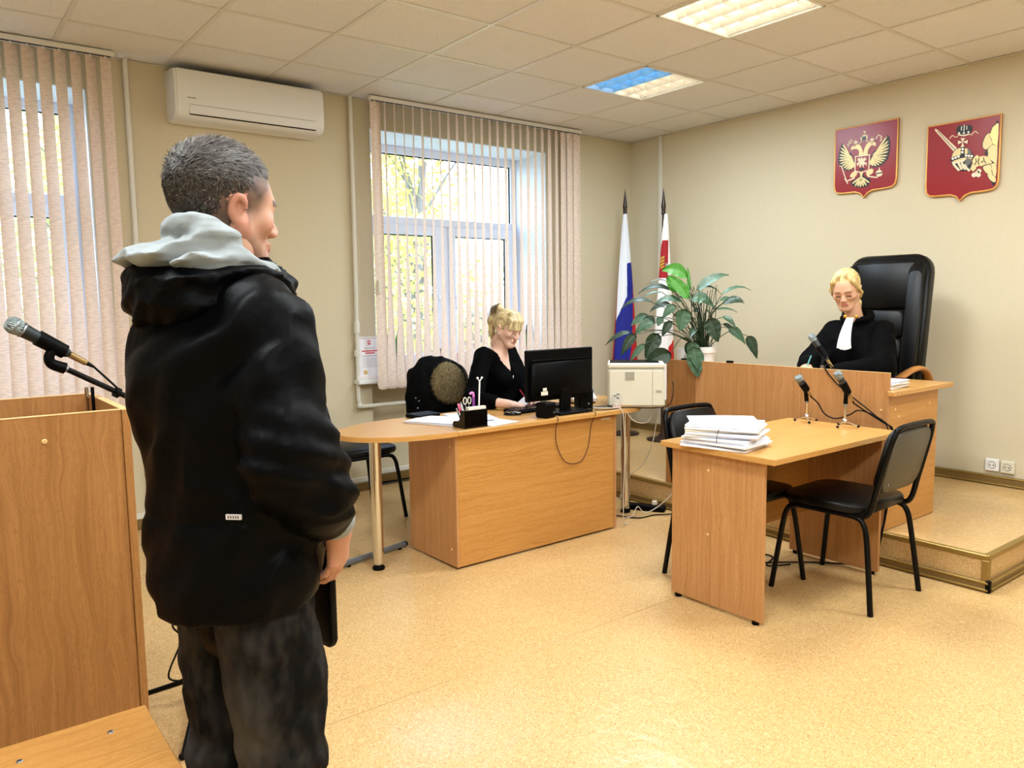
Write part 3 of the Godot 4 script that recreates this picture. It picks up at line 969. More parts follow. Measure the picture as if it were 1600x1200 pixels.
var iso_proto: Node3D
func iso_chair(label: String, at: Vector3, turn: float) -> void:
	if iso_proto:
		var c: Node3D = iso_proto.duplicate()
		c.name = numbered("office_chair")
		add_child(c)
		c.position = at
		c.rotation.y = turn
		c.set_meta("label", label)
		return
	var t := thing("office_chair", label, "chair", at, turn, "black metal-framed chairs")
	iso_proto = t
	for s in [-1, 1]:
		for e in [-1, 1]:
			part(t, "leg", S().tube(smooth_path([Vector3(s * 0.232, 0.0, e * 0.242), Vector3(s * 0.208, 0.30, e * 0.205), Vector3(s * 0.202, 0.385, e * 0.185), Vector3(s * 0.199, 0.412, e * 0.15), Vector3(s * 0.198, 0.416, e * 0.08), Vector3(s * 0.198, 0.416, 0.0)], 6), 0.0125, 10), mats.black_metal)
	for e in [-0.13, 0.13]:
		part(t, "cross_bar", S().rod(Vector3(-0.198, 0.416, e), Vector3(0.198, 0.416, e), 0.010, -1, 10), mats.black_metal)
	# back frame: one bent tube
	var bp := []
	for s in [-1, 1]:
		var side := [Vector3(s * 0.196, 0.418, 0.06), Vector3(s * 0.197, 0.420, 0.16), Vector3(s * 0.197, 0.445, 0.205), Vector3(s * 0.195, 0.56, 0.235), Vector3(s * 0.190, 0.72, 0.275), Vector3(s * 0.175, 0.795, 0.294), Vector3(s * 0.13, 0.822, 0.301)]
		if s > 0: side.reverse()
		bp.append_array(side)
	part(t, "back_frame", S().tube(smooth_path(bp, 6), 0.0125, 10), mats.black_metal)
	part(t, "seat", cushion(S().at(Transform3D(Basis(Vector3.RIGHT, -PI / 2), Vector3(0, 0.425, -0.015))), 0.44, 0.42, 0.09, 0.045, 0.008), mats.leather)
	var tilt := Transform3D(Basis(Vector3.RIGHT, atan2(0.066, 0.27)), Vector3(0, 0.665, 0.26))
	var bk := part(t, "backrest", cushion(S().at(tilt * Transform3D(Basis(Vector3.UP, PI), Vector3(0, 0, 0.002))), 0.365, 0.30, 0.075, 0.035, 0.010), mats.leather)
	part(bk, "back_cover", cushion(S().at(tilt * Transform3D(Basis.IDENTITY, Vector3(0, 0, 0.001))), 0.35, 0.285, 0.07, 0.010, 0.006), plain(Color(0.33, 0.31, 0.265), 0.5))
	part(bk, "rivet", S().ball(tilt * Vector3(-0.13, -0.10, 0.014), Vector3(0.005, 0.005, 0.004), 8, 6), mats.steel)

func lectern() -> void:
	var t := thing("lectern", "tall open-topped beech witness stand on the left", "lectern", Vector3(-5.3, 0, 2.6))
	slab(t, "front_panel", Vector3(-5.95, 0.01, 2.848), Vector3(-4.972, 1.10, 2.866), mats.wood_dark)
	slab(t, "front_edging", Vector3(-5.95, 1.10, 2.8475), Vector3(-4.972, 1.102, 2.8665), mats.edge, 0.0)
	slab(t, "side_panel", Vector3(-4.9715, 0.01, 2.34), Vector3(-4.952, 1.10, 2.872), mats.wood_dark)
	slab(t, "side_edging", Vector3(-4.972, 1.10, 2.34), Vector3(-4.9515, 1.102, 2.872), mats.edge, 0.0)
	slab(t, "back_panel", Vector3(-5.95, 0.01, 2.34), Vector3(-4.9725, 1.10, 2.358), mats.wood_dark)
	slab(t, "back_edging", Vector3(-5.95, 1.10, 2.3395), Vector3(-4.9725, 1.102, 2.3585), mats.edge, 0.0)
	slab(t, "side_panel", Vector3(-5.97, 0.01, 2.34), Vector3(-5.951, 1.10, 2.872), mats.wood_dark)
	slab(t, "shelf", Vector3(-5.95, 0.80, 2.359), Vector3(-4.973, 0.818, 2.847), mats.wood_dark)
	screw_cap(t, Vector3(-5.155, 1.035, 2.866), Vector3.BACK)
	part(t, "shelf_post", W(t).rod(Vector3(-4.995, 0.818, 2.50), Vector3(-4.995, 1.135, 2.50), 0.006, -1, 10), mats.chrome)
	part(t, "shelf_post_clip", W(t).rod(Vector3(-4.981, 0.818, 2.515), Vector3(-4.981, 1.135, 2.515), 0.005, -1, 8), mats.black)

func bench_seat() -> void:
	var t := thing("wooden_bench", "light beech bench seat with two screws in the lower left corner", "bench", Vector3(-5.6, 0, 3.5))
	slab(t, "seat", Vector3(-6.4, 0.425, 3.255), Vector3(-5.037, 0.45, 3.62), mats.wood_h, 0.002)
	slab(t, "end_panel", Vector3(-5.10, 0.0, 3.28), Vector3(-5.08, 0.424, 3.60), mats.wood_v)
	slab(t, "end_panel", Vector3(-6.36, 0.0, 3.28), Vector3(-6.34, 0.424, 3.60), mats.wood_v)
	slab(t, "rail", Vector3(-6.34, 0.30, 3.42), Vector3(-5.10, 0.424, 3.44), mats.wood_v)
	for q in [Vector3(-5.125, 0.45, 3.335), Vector3(-5.295, 0.45, 3.338)]:
		var s := part(t, "screw", W(t).rod(q, q + Vector3(0, 0.0022, 0), 0.007, 0.005, 14), mats.steel)
		part(s, "screw_slot", W(t).box(q + Vector3(0, 0.0024, 0), Vector3(0.008, 0.0006, 0.0015), 0.0), mats.black)

func judge_chair() -> void:
	var t := thing("judge_chair", "tall black leather executive chair with wooden arms behind the judge", "armchair", Vector3(-0.62, 0.175, 2.665), 0.0)
	# local x towards the wall, built facing -x; backrest lies near x = +0.12
	var lean := Transform3D(Basis(Vector3(0, 0, 1), -0.13), Vector3(0.06, 0.45, 0))
	var side := Basis(Vector3(0, 0, -1), Vector3(0, 1, 0), Vector3(1, 0, 0))   # cushion xy -> zy, thickness along +x
	var shell := cushion(S().at(lean * Transform3D(side, Vector3(0.0, 0.50, 0))), 0.53, 1.06, 0.11, 0.10, 0.012)
	var bk := part(t, "backrest", shell, mats.leather)
	# padded rolls on the front
	var y := -0.0
	for e in [[0.83, 0.30, 0.44], [0.585, 0.17, 0.30], [0.405, 0.17, 0.30], [0.225, 0.17, 0.30], [0.06, 0.15, 0.30]]:
		part(bk, "padded_roll", cushion(S().at(lean * Transform3D(Basis(Vector3(0, 0, 1), Vector3(0, 1, 0), Vector3(-1, 0, 0)), Vector3(0.012, e[0], 0))), e[2], e[1], 0.03, 0.045, 0.018), mats.leather)
	for s in [-1, 1]:
		part(bk, "side_bolster", cushion(S().at(lean * Transform3D(Basis(Vector3(0, 0, 1), Vector3(0, 1, 0), Vector3(-1, 0, 0)), Vector3(0.01, 0.47, s * 0.205))), 0.09, 0.98, 0.04, 0.06, 0.02), mats.leather)
	part(t, "seat", cushion(S().at(Transform3D(Basis(Vector3(1, 0, 0), Vector3(0, 0, -1), Vector3(0, 1, 0)), Vector3(-0.20, 0.40, 0))), 0.52, 0.52, 0.08, 0.10, 0.02), mats.leather)
	for s in [-1, 1]:
		var z: float = s * 0.285
		var a := S().grid(func(u: float, v: float) -> Vector3:
			var c := Vector3(-0.32, 0.68, z).bezier_interpolate(Vector3(0.02, 0.80, z), Vector3(0.14, 0.80, z), Vector3(0.20, 0.66, z), u)
			var an := TAU * v
			return c + Vector3(0, cos(an) * 0.016, sin(an) * 0.028), 16, 12)
		part(t, "armrest", a, mats.wood_arm)
		part(t, "arm_post", S().tube(smooth_path([Vector3(-0.28, 0.685, z), Vector3(-0.30, 0.55, z), Vector3(-0.22, 0.42, z * 0.9)], 6), 0.02, 10), mats.wood_arm)
	part(t, "gas_column", S().rod(Vector3(-0.18, 0.07, 0), Vector3(-0.18, 0.40, 0), 0.028, -1, 16), mats.black_metal)
	for k in 5:
		var an := TAU * k / 5 + 0.3
		var d := Vector3(cos(an), 0, sin(an))
		var ft := part(t, "base_arm", S().tube(PackedVector3Array([Vector3(-0.18, 0.10, 0), Vector3(-0.18, 0.095, 0) + d * 0.12, Vector3(-0.18, 0.065, 0) + d * 0.25]), 0.024, 8, 0.015), mats.wood_arm)
		part(ft, "caster", S().at(Transform3D(Basis(Vector3.UP, -an), Vector3(-0.18, 0.026, 0) + d * 0.25)).rod(Vector3(0, 0, -0.02), Vector3(0, 0, 0.02), 0.026, -1, 14), mats.black)

func clerk_chair() -> void:
	var t := thing("clerk_chair", "black swivel chair carrying the clerk and a fur-hooded coat", "chair", Vector3(-2.40, 0, 0.98), deg_to_rad(23))
	part(t, "seat", cushion(S().at(Transform3D(Basis(Vector3.RIGHT, -PI / 2), Vector3(0, 0.40, 0))), 0.46, 0.44, 0.10, 0.05, 0.01), mats.black)
	part(t, "backrest", cushion(S().at(Transform3D(Basis(Vector3.RIGHT, -0.12), Vector3(-0.03, 0.74, -0.265))), 0.40, 0.44, 0.12, 0.04, 0.01), mats.black)
	part(t, "back_post", S().tube(smooth_path([Vector3(0, 0.39, -0.10), Vector3(0, 0.40, -0.26), Vector3(0, 0.55, -0.275), Vector3(-0.01, 0.70, -0.28)], 5), 0.016, 8), mats.black_metal)
	part(t, "gas_column", S().rod(Vector3(0, 0.08, 0), Vector3(0, 0.40, 0), 0.024, -1, 14), mats.black_metal)
	for k in 5:
		var an := TAU * k / 5 + 0.2
		var d := Vector3(cos(an), 0, sin(an))
		var ft := part(t, "base_arm", S().tube(PackedVector3Array([Vector3(0, 0.095, 0), Vector3(0, 0.085, 0) + d * 0.12, Vector3(0, 0.062, 0) + d * 0.25]), 0.02, 8, 0.013), mats.black)
		part(ft, "caster", S().at(Transform3D(Basis(Vector3.UP, -an), Vector3(0, 0.024, 0) + d * 0.25)).rod(Vector3(0, 0, -0.018), Vector3(0, 0, 0.018), 0.024, -1, 12), mats.black)

func microphone(t: Node3D, head: Vector3, tail: Vector3, r: float, body: Material, sock := true) -> void:
	# a handheld microphone: grille, collar ring, tapering body, connector
	var d := (tail - head).normalized()
	var ln := (tail - head).length()
	var up := Vector3.UP if absf(d.y) < 0.95 else Vector3.RIGHT
	var bx := d.cross(up).normalized()
	var xf := Transform3D(Basis(bx, d, bx.cross(d)), head)
	var m := part(t, "microphone", S().at(xf).lathe([Vector2(r * 0.84, ln * 0.24), Vector2(r * 0.86, ln * 0.27), Vector2(r * 0.78, ln * 0.45), Vector2(r * 0.66, ln * 0.70), Vector2(r * 0.55, ln * 0.97), Vector2(r * 0.3, ln), Vector2(0, ln)], 20), body)
	var g := S().at(xf)
	g.lathe([Vector2(0.0, 0.0), Vector2(r * 0.5, ln * 0.004), Vector2(r * 0.82, ln * 0.025), Vector2(r * 1.0, ln * 0.08), Vector2(r * 1.02, ln * 0.12), Vector2(r * 0.96, ln * 0.18), Vector2(r * 0.85, ln * 0.235), Vector2(0.0, ln * 0.24)], 24)
	part(m, "grille", g, mats.grille)
	part(m, "collar", S().at(xf).lathe([Vector2(r * 0.9, ln * 0.228), Vector2(r * 0.95, ln * 0.236), Vector2(r * 0.95, ln * 0.25), Vector2(r * 0.88, ln * 0.258)], 24), mats.steel)
	part(m, "band", S().at(xf).lathe([Vector2(r * 1.03, ln * 0.108), Vector2(r * 1.055, ln * 0.118), Vector2(r * 1.03, ln * 0.128)], 24), mats.steel)
	part(m, "connector", S().rod(tail, tail + d * ln * 0.28, r * 0.42, r * 0.38, 14), mats.connector)
	part(m, "strain_relief", S().rod(tail + d * ln * 0.28, tail + d * ln * 0.42, r * 0.30, r * 0.16, 10), mats.rubber)
	# clip round the body
	var c := head + d * ln * 0.66
	part(m, "clip", S().at(xf).lathe([Vector2(r * 0.80, ln * 0.48), Vector2(r * 0.95, ln * 0.48), Vector2(r * 0.88, ln * 0.92), Vector2(r * 0.6, ln * 0.92)], 18, false), mats.black)

func mic_stand() -> void:
	var gn := noise(5, 0.35, 1)
	mats.grille = plain(Color(0.66, 0.72, 0.73), 0.45, 0.4)
	mats.grille.normal_enabled = true
	mats.grille.normal_texture = bumps(77, 0.18, 24.0, 128)
	mats.grille.uv1_scale = Vector3(2, 2, 1)
	mats.connector = plain(Color(0.66, 0.56, 0.38), 0.3, 0.8)
	mats.mic_body = plain(Color(0.13, 0.17, 0.18), 0.42, 0.2)
	var t := thing("microphone_stand", "black boom stand with silver microphone over the witness stand", "microphone stand", Vector3(-4.70, 0, 2.47))
	part(t, "post", W(t).rod(Vector3(-4.70, 0.10, 2.47), Vector3(-4.70, 0.985, 2.47), 0.010, -1, 12), mats.black_metal)
	part(t, "hub", W(t).rod(Vector3(-4.70, 0.07, 2.47), Vector3(-4.70, 0.17, 2.47), 0.022, -1, 14), mats.black)
	for e in [Vector3(-4.985, 0.01, 2.285), Vector3(-4.845, 0.01, 2.76), Vector3(-4.42, 0.01, 2.42)]:
		var l := part(t, "leg", W(t).rod(Vector3(-4.70, 0.11, 2.47), e, 0.010, 0.008, 10), mats.black_metal)
		part(l, "foot", W(t).ball(e, Vector3(0.013, 0.010, 0.013), 10, 8), mats.rubber)
	part(t, "boom_clamp", W(t).rod(Vector3(-4.70, 0.975, 2.445), Vector3(-4.70, 0.975, 2.495), 0.024, -1, 16), mats.black)
	part(t, "boom", W(t).rod(Vector3(-4.55, 0.895, 2.455), Vector3(-5.055, 1.20, 2.52), 0.0085, -1, 12), mats.black_metal)
	part(t, "boom_ferrule", W(t).rod(Vector3(-5.045, 1.194, 2.519), Vector3(-5.058, 1.202, 2.521), 0.0105, -1, 12), mats.steel)
	part(t, "counterweight", W(t).rod(Vector3(-4.55, 0.895, 2.455), Vector3(-4.50, 0.865, 2.449), 0.019, -1, 14), mats.black)
	part(t, "knuckle", W(t).tube(smooth_path([Vector3(-5.05, 1.197, 2.52), Vector3(-5.085, 1.214, 2.524), Vector3(-5.088, 1.24, 2.526), Vector3(-5.066, 1.262, 2.526)], 5), 0.017, 12, 0.013), mats.black)
	var holder := Node3D.new()
	holder.name = "mic_mount"
	t.add_child(holder)
	holder.position = -t.position
	microphone(holder, Vector3(-5.190, 1.340, 2.545), Vector3(-5.035, 1.238, 2.515), 0.0245, mats.mic_body)
	part(t, "cable_clip", W(t).rod(Vector3(-4.918, 1.116, 2.503), Vector3(-4.905, 1.108, 2.501), 0.016, -1, 14), mats.black)
	part(t, "cable", W(t).tube(smooth_path([Vector3(-4.970, 1.195, 2.502), Vector3(-4.935, 1.155, 2.503), Vector3(-4.912, 1.128, 2.505), Vector3(-4.86, 1.07, 2.49), Vector3(-4.76, 1.0, 2.47), Vector3(-4.73, 0.8, 2.45), Vector3(-4.76, 0.55, 2.44), Vector3(-4.74, 0.40, 2.43), Vector3(-4.775, 0.30, 2.43), Vector3(-4.75, 0.24, 2.43), Vector3(-4.80, 0.13, 2.44), Vector3(-4.76, 0.10, 2.45), Vector3(-4.72, 0.08, 2.46)], 8), 0.0034, 8), mats.rubber)
	part(t, "cable_plug", W(t).rod(Vector3(-4.765, 0.10, 2.452), Vector3(-4.73, 0.105, 2.46), 0.010, -1, 10), mats.black)

# ------------------------------------------------------------------ things on the desks
func sheet_stack(called: String, label: String, at: Vector3, turn: float, w: float, d: float, h: float, n: int, sd: int, group := "", warm := 0.3) -> Node3D:
	var t := thing(called, label, "papers", at, turn, group)
	var rng := RandomNumberGenerator.new()
	rng.seed = sd
	var y := 0.0
	for k in n:
		var th := h / n * rng.randf_range(0.8, 1.2)
		if k == n - 1: th = maxf(h - y, 0.0012)
		var s := S().at(Transform3D(Basis(Vector3.UP, rng.randf_range(-0.07, 0.07)), Vector3(rng.randf_range(-0.012, 0.012), y + th / 2, rng.randf_range(-0.012, 0.012))))
		s.box(Vector3.ZERO, Vector3(w * rng.randf_range(0.96, 1.02), th * 0.94, d * rng.randf_range(0.96, 1.02)), 0.0008)
		part(t, "sheaf", s, mats.paper_warm if rng.randf() < warm else mats.paper)
		y += th
	return t

func page(w: int, h: int, sd: int, lines: int) -> StandardMaterial3D:  # a printed page: rows of grey word marks
	var rng := RandomNumberGenerator.new()
	rng.seed = sd
	var img := Image.create(w, h, false, Image.FORMAT_RGB8)
	img.fill(Color(0.92, 0.92, 0.95))
	for r in lines:
		var y := int(h * (0.08 + 0.84 * r / lines))
		var x := int(w * 0.1)
		while x < w * 0.88:
			var ln := rng.randi_range(w / 40, w / 11)
			img.fill_rect(Rect2i(x, y, ln, maxi(1, h / 130)), Color(0.66, 0.67, 0.70))
			x += ln + maxi(2, w / 60)
	var m := plain(Color.WHITE, 0.85)
	m.albedo_texture = ImageTexture.create_from_image(img)
	return m

func top_page(t: Node3D, at: Vector3, turn: float, w: float, d: float, tilt: float, m: Material, called := "top_sheet") -> void:
	var s := S().at(Transform3D(Basis(Vector3.UP, turn) * Basis(Vector3(0, 0, 1), tilt), at))
	s.grid(func(u: float, v: float) -> Vector3: return Vector3((u - 0.5) * w, 0.0009 + 0.003 * sin(v * 3.0) * u * u, (v - 0.5) * d), 8, 8)
	part(t, called, s, m)

func build_desk_things() -> void:
	var D := 0.7308
	# big stack of case papers on the small table
	var st := sheet_stack("paper_stack", "thick stack of white case papers on the small table", Vector3(-2.588, D, 3.05), 0.16, 0.235, 0.31, 0.045, 5, 3, "", 0.2)
	for k in 5:
		var f := S().at(Transform3D(Basis(Vector3.UP, [0.30, 0.22, 0.38, 0.28, 0.34][k]), Vector3([0.018, 0.008, 0.026, 0.014, 0.022][k], 0.051 + 0.011 * k, [-0.012, 0.004, -0.02, -0.006, -0.014][k])))
		f.box(Vector3.ZERO, Vector3(0.235, 0.010, 0.315), 0.002)
		part(st, "folder", f, mats.paper if k != 2 else mats.paper_warm)
	top_page(st, Vector3(0.040, 0.1045, -0.035), 0.62, 0.215, 0.300, 0.03, page(128, 180, 8, 22))
	part(st, "binding_thread", S().tube(PackedVector3Array([Vector3(-0.122, 0.03, 0.02), Vector3(-0.123, 0.06, 0.022), Vector3(-0.118, 0.092, 0.03)]), 0.0012, 5), mats.rubber)
	# microphones
	table_mic("microphone", "small silver-headed microphone on a tripod, left of the two on the table", Vector3(-1.725, D, 2.915), Vector3(-1.806, 0.975, 2.905), Vector3(-1.742, 0.895, 2.925), 0.3)
	table_mic("microphone", "taller grey microphone on a chrome tripod at the table's right end", Vector3(-1.735, D, 3.13), Vector3(-1.808, 1.012, 3.12), Vector3(-1.725, 0.895, 3.142), 1.1)
	table_mic("microphone", "slim silver microphone in front of the judge on the bench", Vector3(-1.40, 0.9025, 2.80), Vector3(-1.385, 1.172, 2.715), Vector3(-1.352, 1.03, 2.805), 0.4)
	var cb := [
		["black microphone cable looping between the two table microphones", [Vector3(-1.715, 0.861, 2.933), Vector3(-1.690, 0.83, 2.955), Vector3(-1.680, 0.775, 2.99), Vector3(-1.675, 0.758, 3.05), Vector3(-1.67, 0.785, 3.12), Vector3(-1.66, 0.81, 3.16), Vector3(-1.63, 0.79, 3.22), Vector3(-1.60, 0.745, 3.28), Vector3(-1.585, 0.70, 3.30), Vector3(-1.58, 0.45, 3.30), Vector3(-1.60, 0.05, 3.25)]],
		["black cable hanging from the taller table microphone over the edge", [Vector3(-1.69, 0.846, 3.151), Vector3(-1.655, 0.81, 3.19), Vector3(-1.61, 0.76, 3.25), Vector3(-1.575, 0.72, 3.285), Vector3(-1.57, 0.60, 3.29), Vector3(-1.58, 0.3, 3.28), Vector3(-1.61, 0.01, 3.22)]],
		["black cable running from the judge's microphone down the bench front", [Vector3(-1.338, 0.970, 2.843), Vector3(-1.42, 1.01, 2.86), Vector3(-1.513, 1.0, 2.885), Vector3(-1.522, 0.93, 2.95), Vector3(-1.53, 0.86, 3.05), Vector3(-1.545, 0.78, 3.18), Vector3(-1.56, 0.71, 3.265), Vector3(-1.562, 0.5, 3.27), Vector3(-1.575, 0.2, 3.26), Vector3(-1.60, 0.01, 3.20)]]]
	for e in cb: single("microphone_cable", S().tube(smooth_path(e[1], 8), 0.0035, 8), mats.rubber, e[0], "cable", Vector3.ZERO, 0, "black microphone cables")
	single("floor_cable", S().tube(smooth_path([Vector3(-1.62, 0.006, 3.18), Vector3(-1.78, 0.006, 3.0), Vector3(-1.95, 0.006, 2.86), Vector3(-2.06, 0.006, 2.80), Vector3(-2.02, 0.006, 2.72), Vector3(-1.88, 0.006, 2.74), Vector3(-1.86, 0.006, 2.82), Vector3(-2.0, 0.006, 2.88), Vector3(-1.9, 0.008, 2.95)], 8), 0.004, 8), mats.rubber, "black cable coiled on the floor beneath the small table", "cable")
	# judge's papers
	var jp := sheet_stack("paper_stack", "white papers on the bench end beside a dark red folder", Vector3(-1.37, 0.9025, 3.155), 0.1, 0.21, 0.15, 0.032, 5, 12, "", 0.3)
	part(jp, "red_card", S().box(Vector3(0.02, 0.0365, 0.0), Vector3(0.20, 0.004, 0.14), 0.001), mats.paper)
	var rf := single("folder", S().box(Vector3(0, 0.011, 0), Vector3(0.22, 0.02, 0.13), 0.004), plain(Color(0.30, 0.07, 0.06), 0.5), "dark red folder behind the papers on the bench end", "folder", Vector3(-1.13, 0.9025, 3.06), 0.3)
	part(rf, "stamp", S().box(Vector3(0, 0.0213, 0.0), Vector3(0.07, 0.0006, 0.04), 0.0), mats.gold)
	# small dark things on the bench edge
	var cl := thing("binder_clip", "black binder clip on the bench's top edge left of the plant pot", "clip", Vector3(-1.462, 0.995, 1.885), 0.4)
	part(cl, "jaw", S().box(Vector3(0, -0.012, 0), Vector3(0.026, 0.034, 0.05), 0.003), mats.black)
	part(cl, "lever", S().tube(PackedVector3Array([Vector3(0.008, 0.0, -0.012), Vector3(0.010, 0.03, -0.008), Vector3(0.010, 0.03, 0.008), Vector3(0.008, 0.0, 0.012)]), 0.0012, 6), mats.steel)
	single("eraser", S().box(Vector3(0, 0.006, 0), Vector3(0.02, 0.014, 0.045), 0.005), mats.black, "small black eraser on the bench edge right of the plant", "eraser", Vector3(-1.503, 0.9935, 2.262))

	# monitor, seen from behind
	var mo := thing("monitor", "black computer monitor seen from behind on the clerk's desk", "monitor", Vector3(-2.425, D, 1.765), 0.0)
	part(mo, "housing", S().box(Vector3(0, 0.225, -0.012), Vector3(0.515, 0.295, 0.022), 0.006), mats.black)
	part(mo, "back_shell", cushion(S().at(Transform3D(Basis.IDENTITY, Vector3(0.0, 0.20, -0.002))), 0.47, 0.20, 0.02, 0.024, 0.004), mats.black)
	part(mo, "vent_ridge", S().rod(Vector3(-0.22, 0.312, 0.002), Vector3(0.22, 0.312, 0.002), 0.005, -1, 8), mats.black_gloss)
	part(mo, "rating_label", S().box(Vector3(-0.15, 0.125, 0.0285), Vector3(0.05, 0.022, 0.001), 0.0), mats.paper_warm)
	part(mo, "rating_label", S().box(Vector3(-0.147, 0.147, 0.0285), Vector3(0.028, 0.018, 0.001), 0.0), mats.paper_warm)
	part(mo, "screen", S().box(Vector3(0, 0.23, -0.0235), Vector3(0.49, 0.265, 0.002), 0.0), plain(Color(0.05, 0.06, 0.07), 0.15))
	part(mo, "neck", S().box(Vector3(0.02, 0.075, 0.012), Vector3(0.075, 0.135, 0.03), 0.006), mats.black)
	part(mo, "foot", S().box(Vector3(0.02, 0.007, 0.02), Vector3(0.26, 0.014, 0.19), 0.006), mats.black)
	# loudspeakers
	for k in 2:
		var sp := thing("desk_speaker", ["black cube speaker left of the monitor foot", "black cube speaker right of the monitor foot"][k], "speaker", [Vector3(-2.625, D, 1.862), Vector3(-2.205, D, 1.715)][k], [0.15, -0.35][k], "desk speakers")
		part(sp, "cabinet", S().box(Vector3(0, 0.043, 0), Vector3(0.085, 0.086, 0.085), 0.008), mats.black)
		part(sp, "grille", S().box(Vector3(0, 0.043, -0.043), Vector3(0.07, 0.07, 0.004), 0.003), plain(Color(0.06, 0.06, 0.065), 0.8))
		part(sp, "jack", S().rod(Vector3(0.02, 0.03, 0.042), Vector3(0.02, 0.03, 0.046), 0.006, -1, 10), mats.steel)
	# mouse and keyboard
	var ms := thing("computer_mouse", "black computer mouse with silver edges beside the clerk's hand", "mouse", Vector3(-2.70, D, 1.655), 0.9)
	part(ms, "shell", S().grid(func(u: float, v: float) -> Vector3:
		var a := TAU * v
		var r := sin(PI * clampf(u, 0.001, 0.999))
		var x := 0.030 * pow(r, 0.55) * cos(a)
		var y := maxf(0.0, 0.034 * pow(r, 0.5) * sin(a)) * (1.0 - 0.35 * u)
		return Vector3(x, y, (u - 0.5) * 0.105), 14, 20), mats.black_gloss)
	for s in [-1, 1]:
		part(ms, "trim", S().tube(smooth_path([Vector3(s * 0.024, 0.017, -0.04), Vector3(s * 0.027, 0.020, 0.0), Vector3(s * 0.020, 0.014, 0.046)], 5), 0.0018, 6), mats.chrome)
	var kb := thing("keyboard", "black keyboard between the clerk's hand and the monitor", "keyboard", Vector3(-2.46, D, 1.585), 0.06)
	part(kb, "base", S().box(Vector3(0, 0.009, 0), Vector3(0.42, 0.016, 0.14), 0.004), mats.black)
	var key := S().box(Vector3(0, 0.0195, 0), Vector3(0.021, 0.007, 0.02), 0.002).mesh()
	for r in 5:
		for k in 16:
			part(kb, "key", key, mats.black_gloss).position = Vector3(-0.195 + 0.026 * k, 0, -0.052 + 0.026 * r)
	# organiser with pens
	var og := thing("desk_organizer", "black desk organizer with stepped sides on the desk corner", "organizer", Vector3(-3.122, D, 1.84), 0.0)
	var prof := PackedVector2Array([Vector2(-0.06, 0), Vector2(0.052, 0), Vector2(0.052, 0.094), Vector2(0.012, 0.094), Vector2(0.008, 0.052), Vector2(-0.005, 0.036), Vector2(-0.05, 0.030), Vector2(-0.06, 0.02)])
	for s in [-0.072, 0.068]:
		part(og, "side", S().at(Transform3D(Basis(Vector3(0, 0, 1), Vector3(0, 1, 0), Vector3(-1, 0, 0)), Vector3(s + 0.004, 0, 0))).prism(prof, 0.004), mats.black_gloss)
	part(og, "front_wall", S().box(Vector3(0, 0.047, 0.050), Vector3(0.142, 0.094, 0.004), 0.001), mats.black_gloss)
	part(og, "divider", S().box(Vector3(0, 0.045, 0.012), Vector3(0.138, 0.088, 0.003), 0.001), mats.black_gloss)
	part(og, "tray", S().box(Vector3(0, 0.006, -0.004), Vector3(0.138, 0.006, 0.105), 0.001), mats.black_gloss)
	var org: Vector3 = og.position
	single("note_block", S().box(Vector3(0, 0.049, 0), Vector3(0.112, 0.098, 0.026), 0.001), mats.paper_warm, "cream note paper block standing in the organizer", "note block", org + Vector3(0.014, 0.0095, 0.031))
	pen("pink highlighter pen leaning in the organizer", org + Vector3(-0.040, 0.014, 0.0), org + Vector3(-0.066, 0.125, -0.014), 0.006, Color(0.90, 0.30, 0.50), Color(0.92, 0.45, 0.62))
	pen("white pen leaning beside the pink one in the organizer", org + Vector3(-0.024, 0.014, 0.0), org + Vector3(-0.052, 0.122, -0.010), 0.005, Color(0.88, 0.87, 0.84), Color(0.8, 0.8, 0.8))
	pen("black pen standing at the back of the organizer", org + Vector3(-0.010, 0.014, -0.004), org + Vector3(-0.040, 0.128, -0.03), 0.005, Color(0.04, 0.04, 0.05), Color(0.5, 0.5, 0.5))
	pen("thin dark pencil with a steel tip leaning out of the organizer", org + Vector3(-0.052, 0.014, 0.003), org + Vector3(-0.088, 0.104, 0.002), 0.0035, Color(0.10, 0.08, 0.08), Color(0.6, 0.6, 0.6))
	pen("purple novelty pen with a curved pink top in the organizer", org + Vector3(0.032, 0.014, -0.015), org + Vector3(0.034, 0.165, -0.018), 0.007, Color(0.50, 0.22, 0.56), Color(0.86, 0.52, 0.78), 1)
	pen("tall white novelty pen with two little horns in the organizer", org + Vector3(0.056, 0.014, -0.008), org + Vector3(0.072, 0.250, -0.012), 0.0045, Color(0.92, 0.92, 0.92), Color(0.92, 0.92, 0.92), 2)
	var sc := thing("scissors", "scissors with pale ring handles standing behind the organizer", "scissors", org + Vector3(-0.002, 0.012, -0.025))
	for s in [-1, 1]:
		part(sc, "blade", S().rod(Vector3(s * 0.003, 0, 0), Vector3(s * 0.010, 0.10, 0), 0.003, -1, 6), mats.steel)
		var ringp := PackedVector3Array()
		for k in 17: ringp.append(Vector3(s * 0.014 + 0.010 * cos(TAU * k / 16), 0.122 + 0.018 * sin(TAU * k / 16), 0))
		part(sc, "handle_ring", S().tube(ringp, 0.0028, 6), mats.paper_warm)
	# papers on the desk
	var pa := sheet_stack("paper_sheets", "flat pile of pale papers with a blue tab left of the organizer", Vector3(-3.155, D, 1.60), 0.42, 0.225, 0.32, 0.011, 3, 21)
	part(pa, "tab", S().box(Vector3(-0.06, 0.006, 0.163), Vector3(0.06, 0.011, 0.012), 0.001), plain(Color(0.62, 0.70, 0.92), 0.6))
	top_page(pa, Vector3(0, 0.0112, 0), 0.02, 0.215, 0.30, 0.0, page(96, 128, 4, 16))
	var pb := sheet_stack("paper_sheets", "open case file between the organizer and the clerk's hand", Vector3(-2.955, D, 1.60), -0.3, 0.22, 0.30, 0.014, 3, 22)
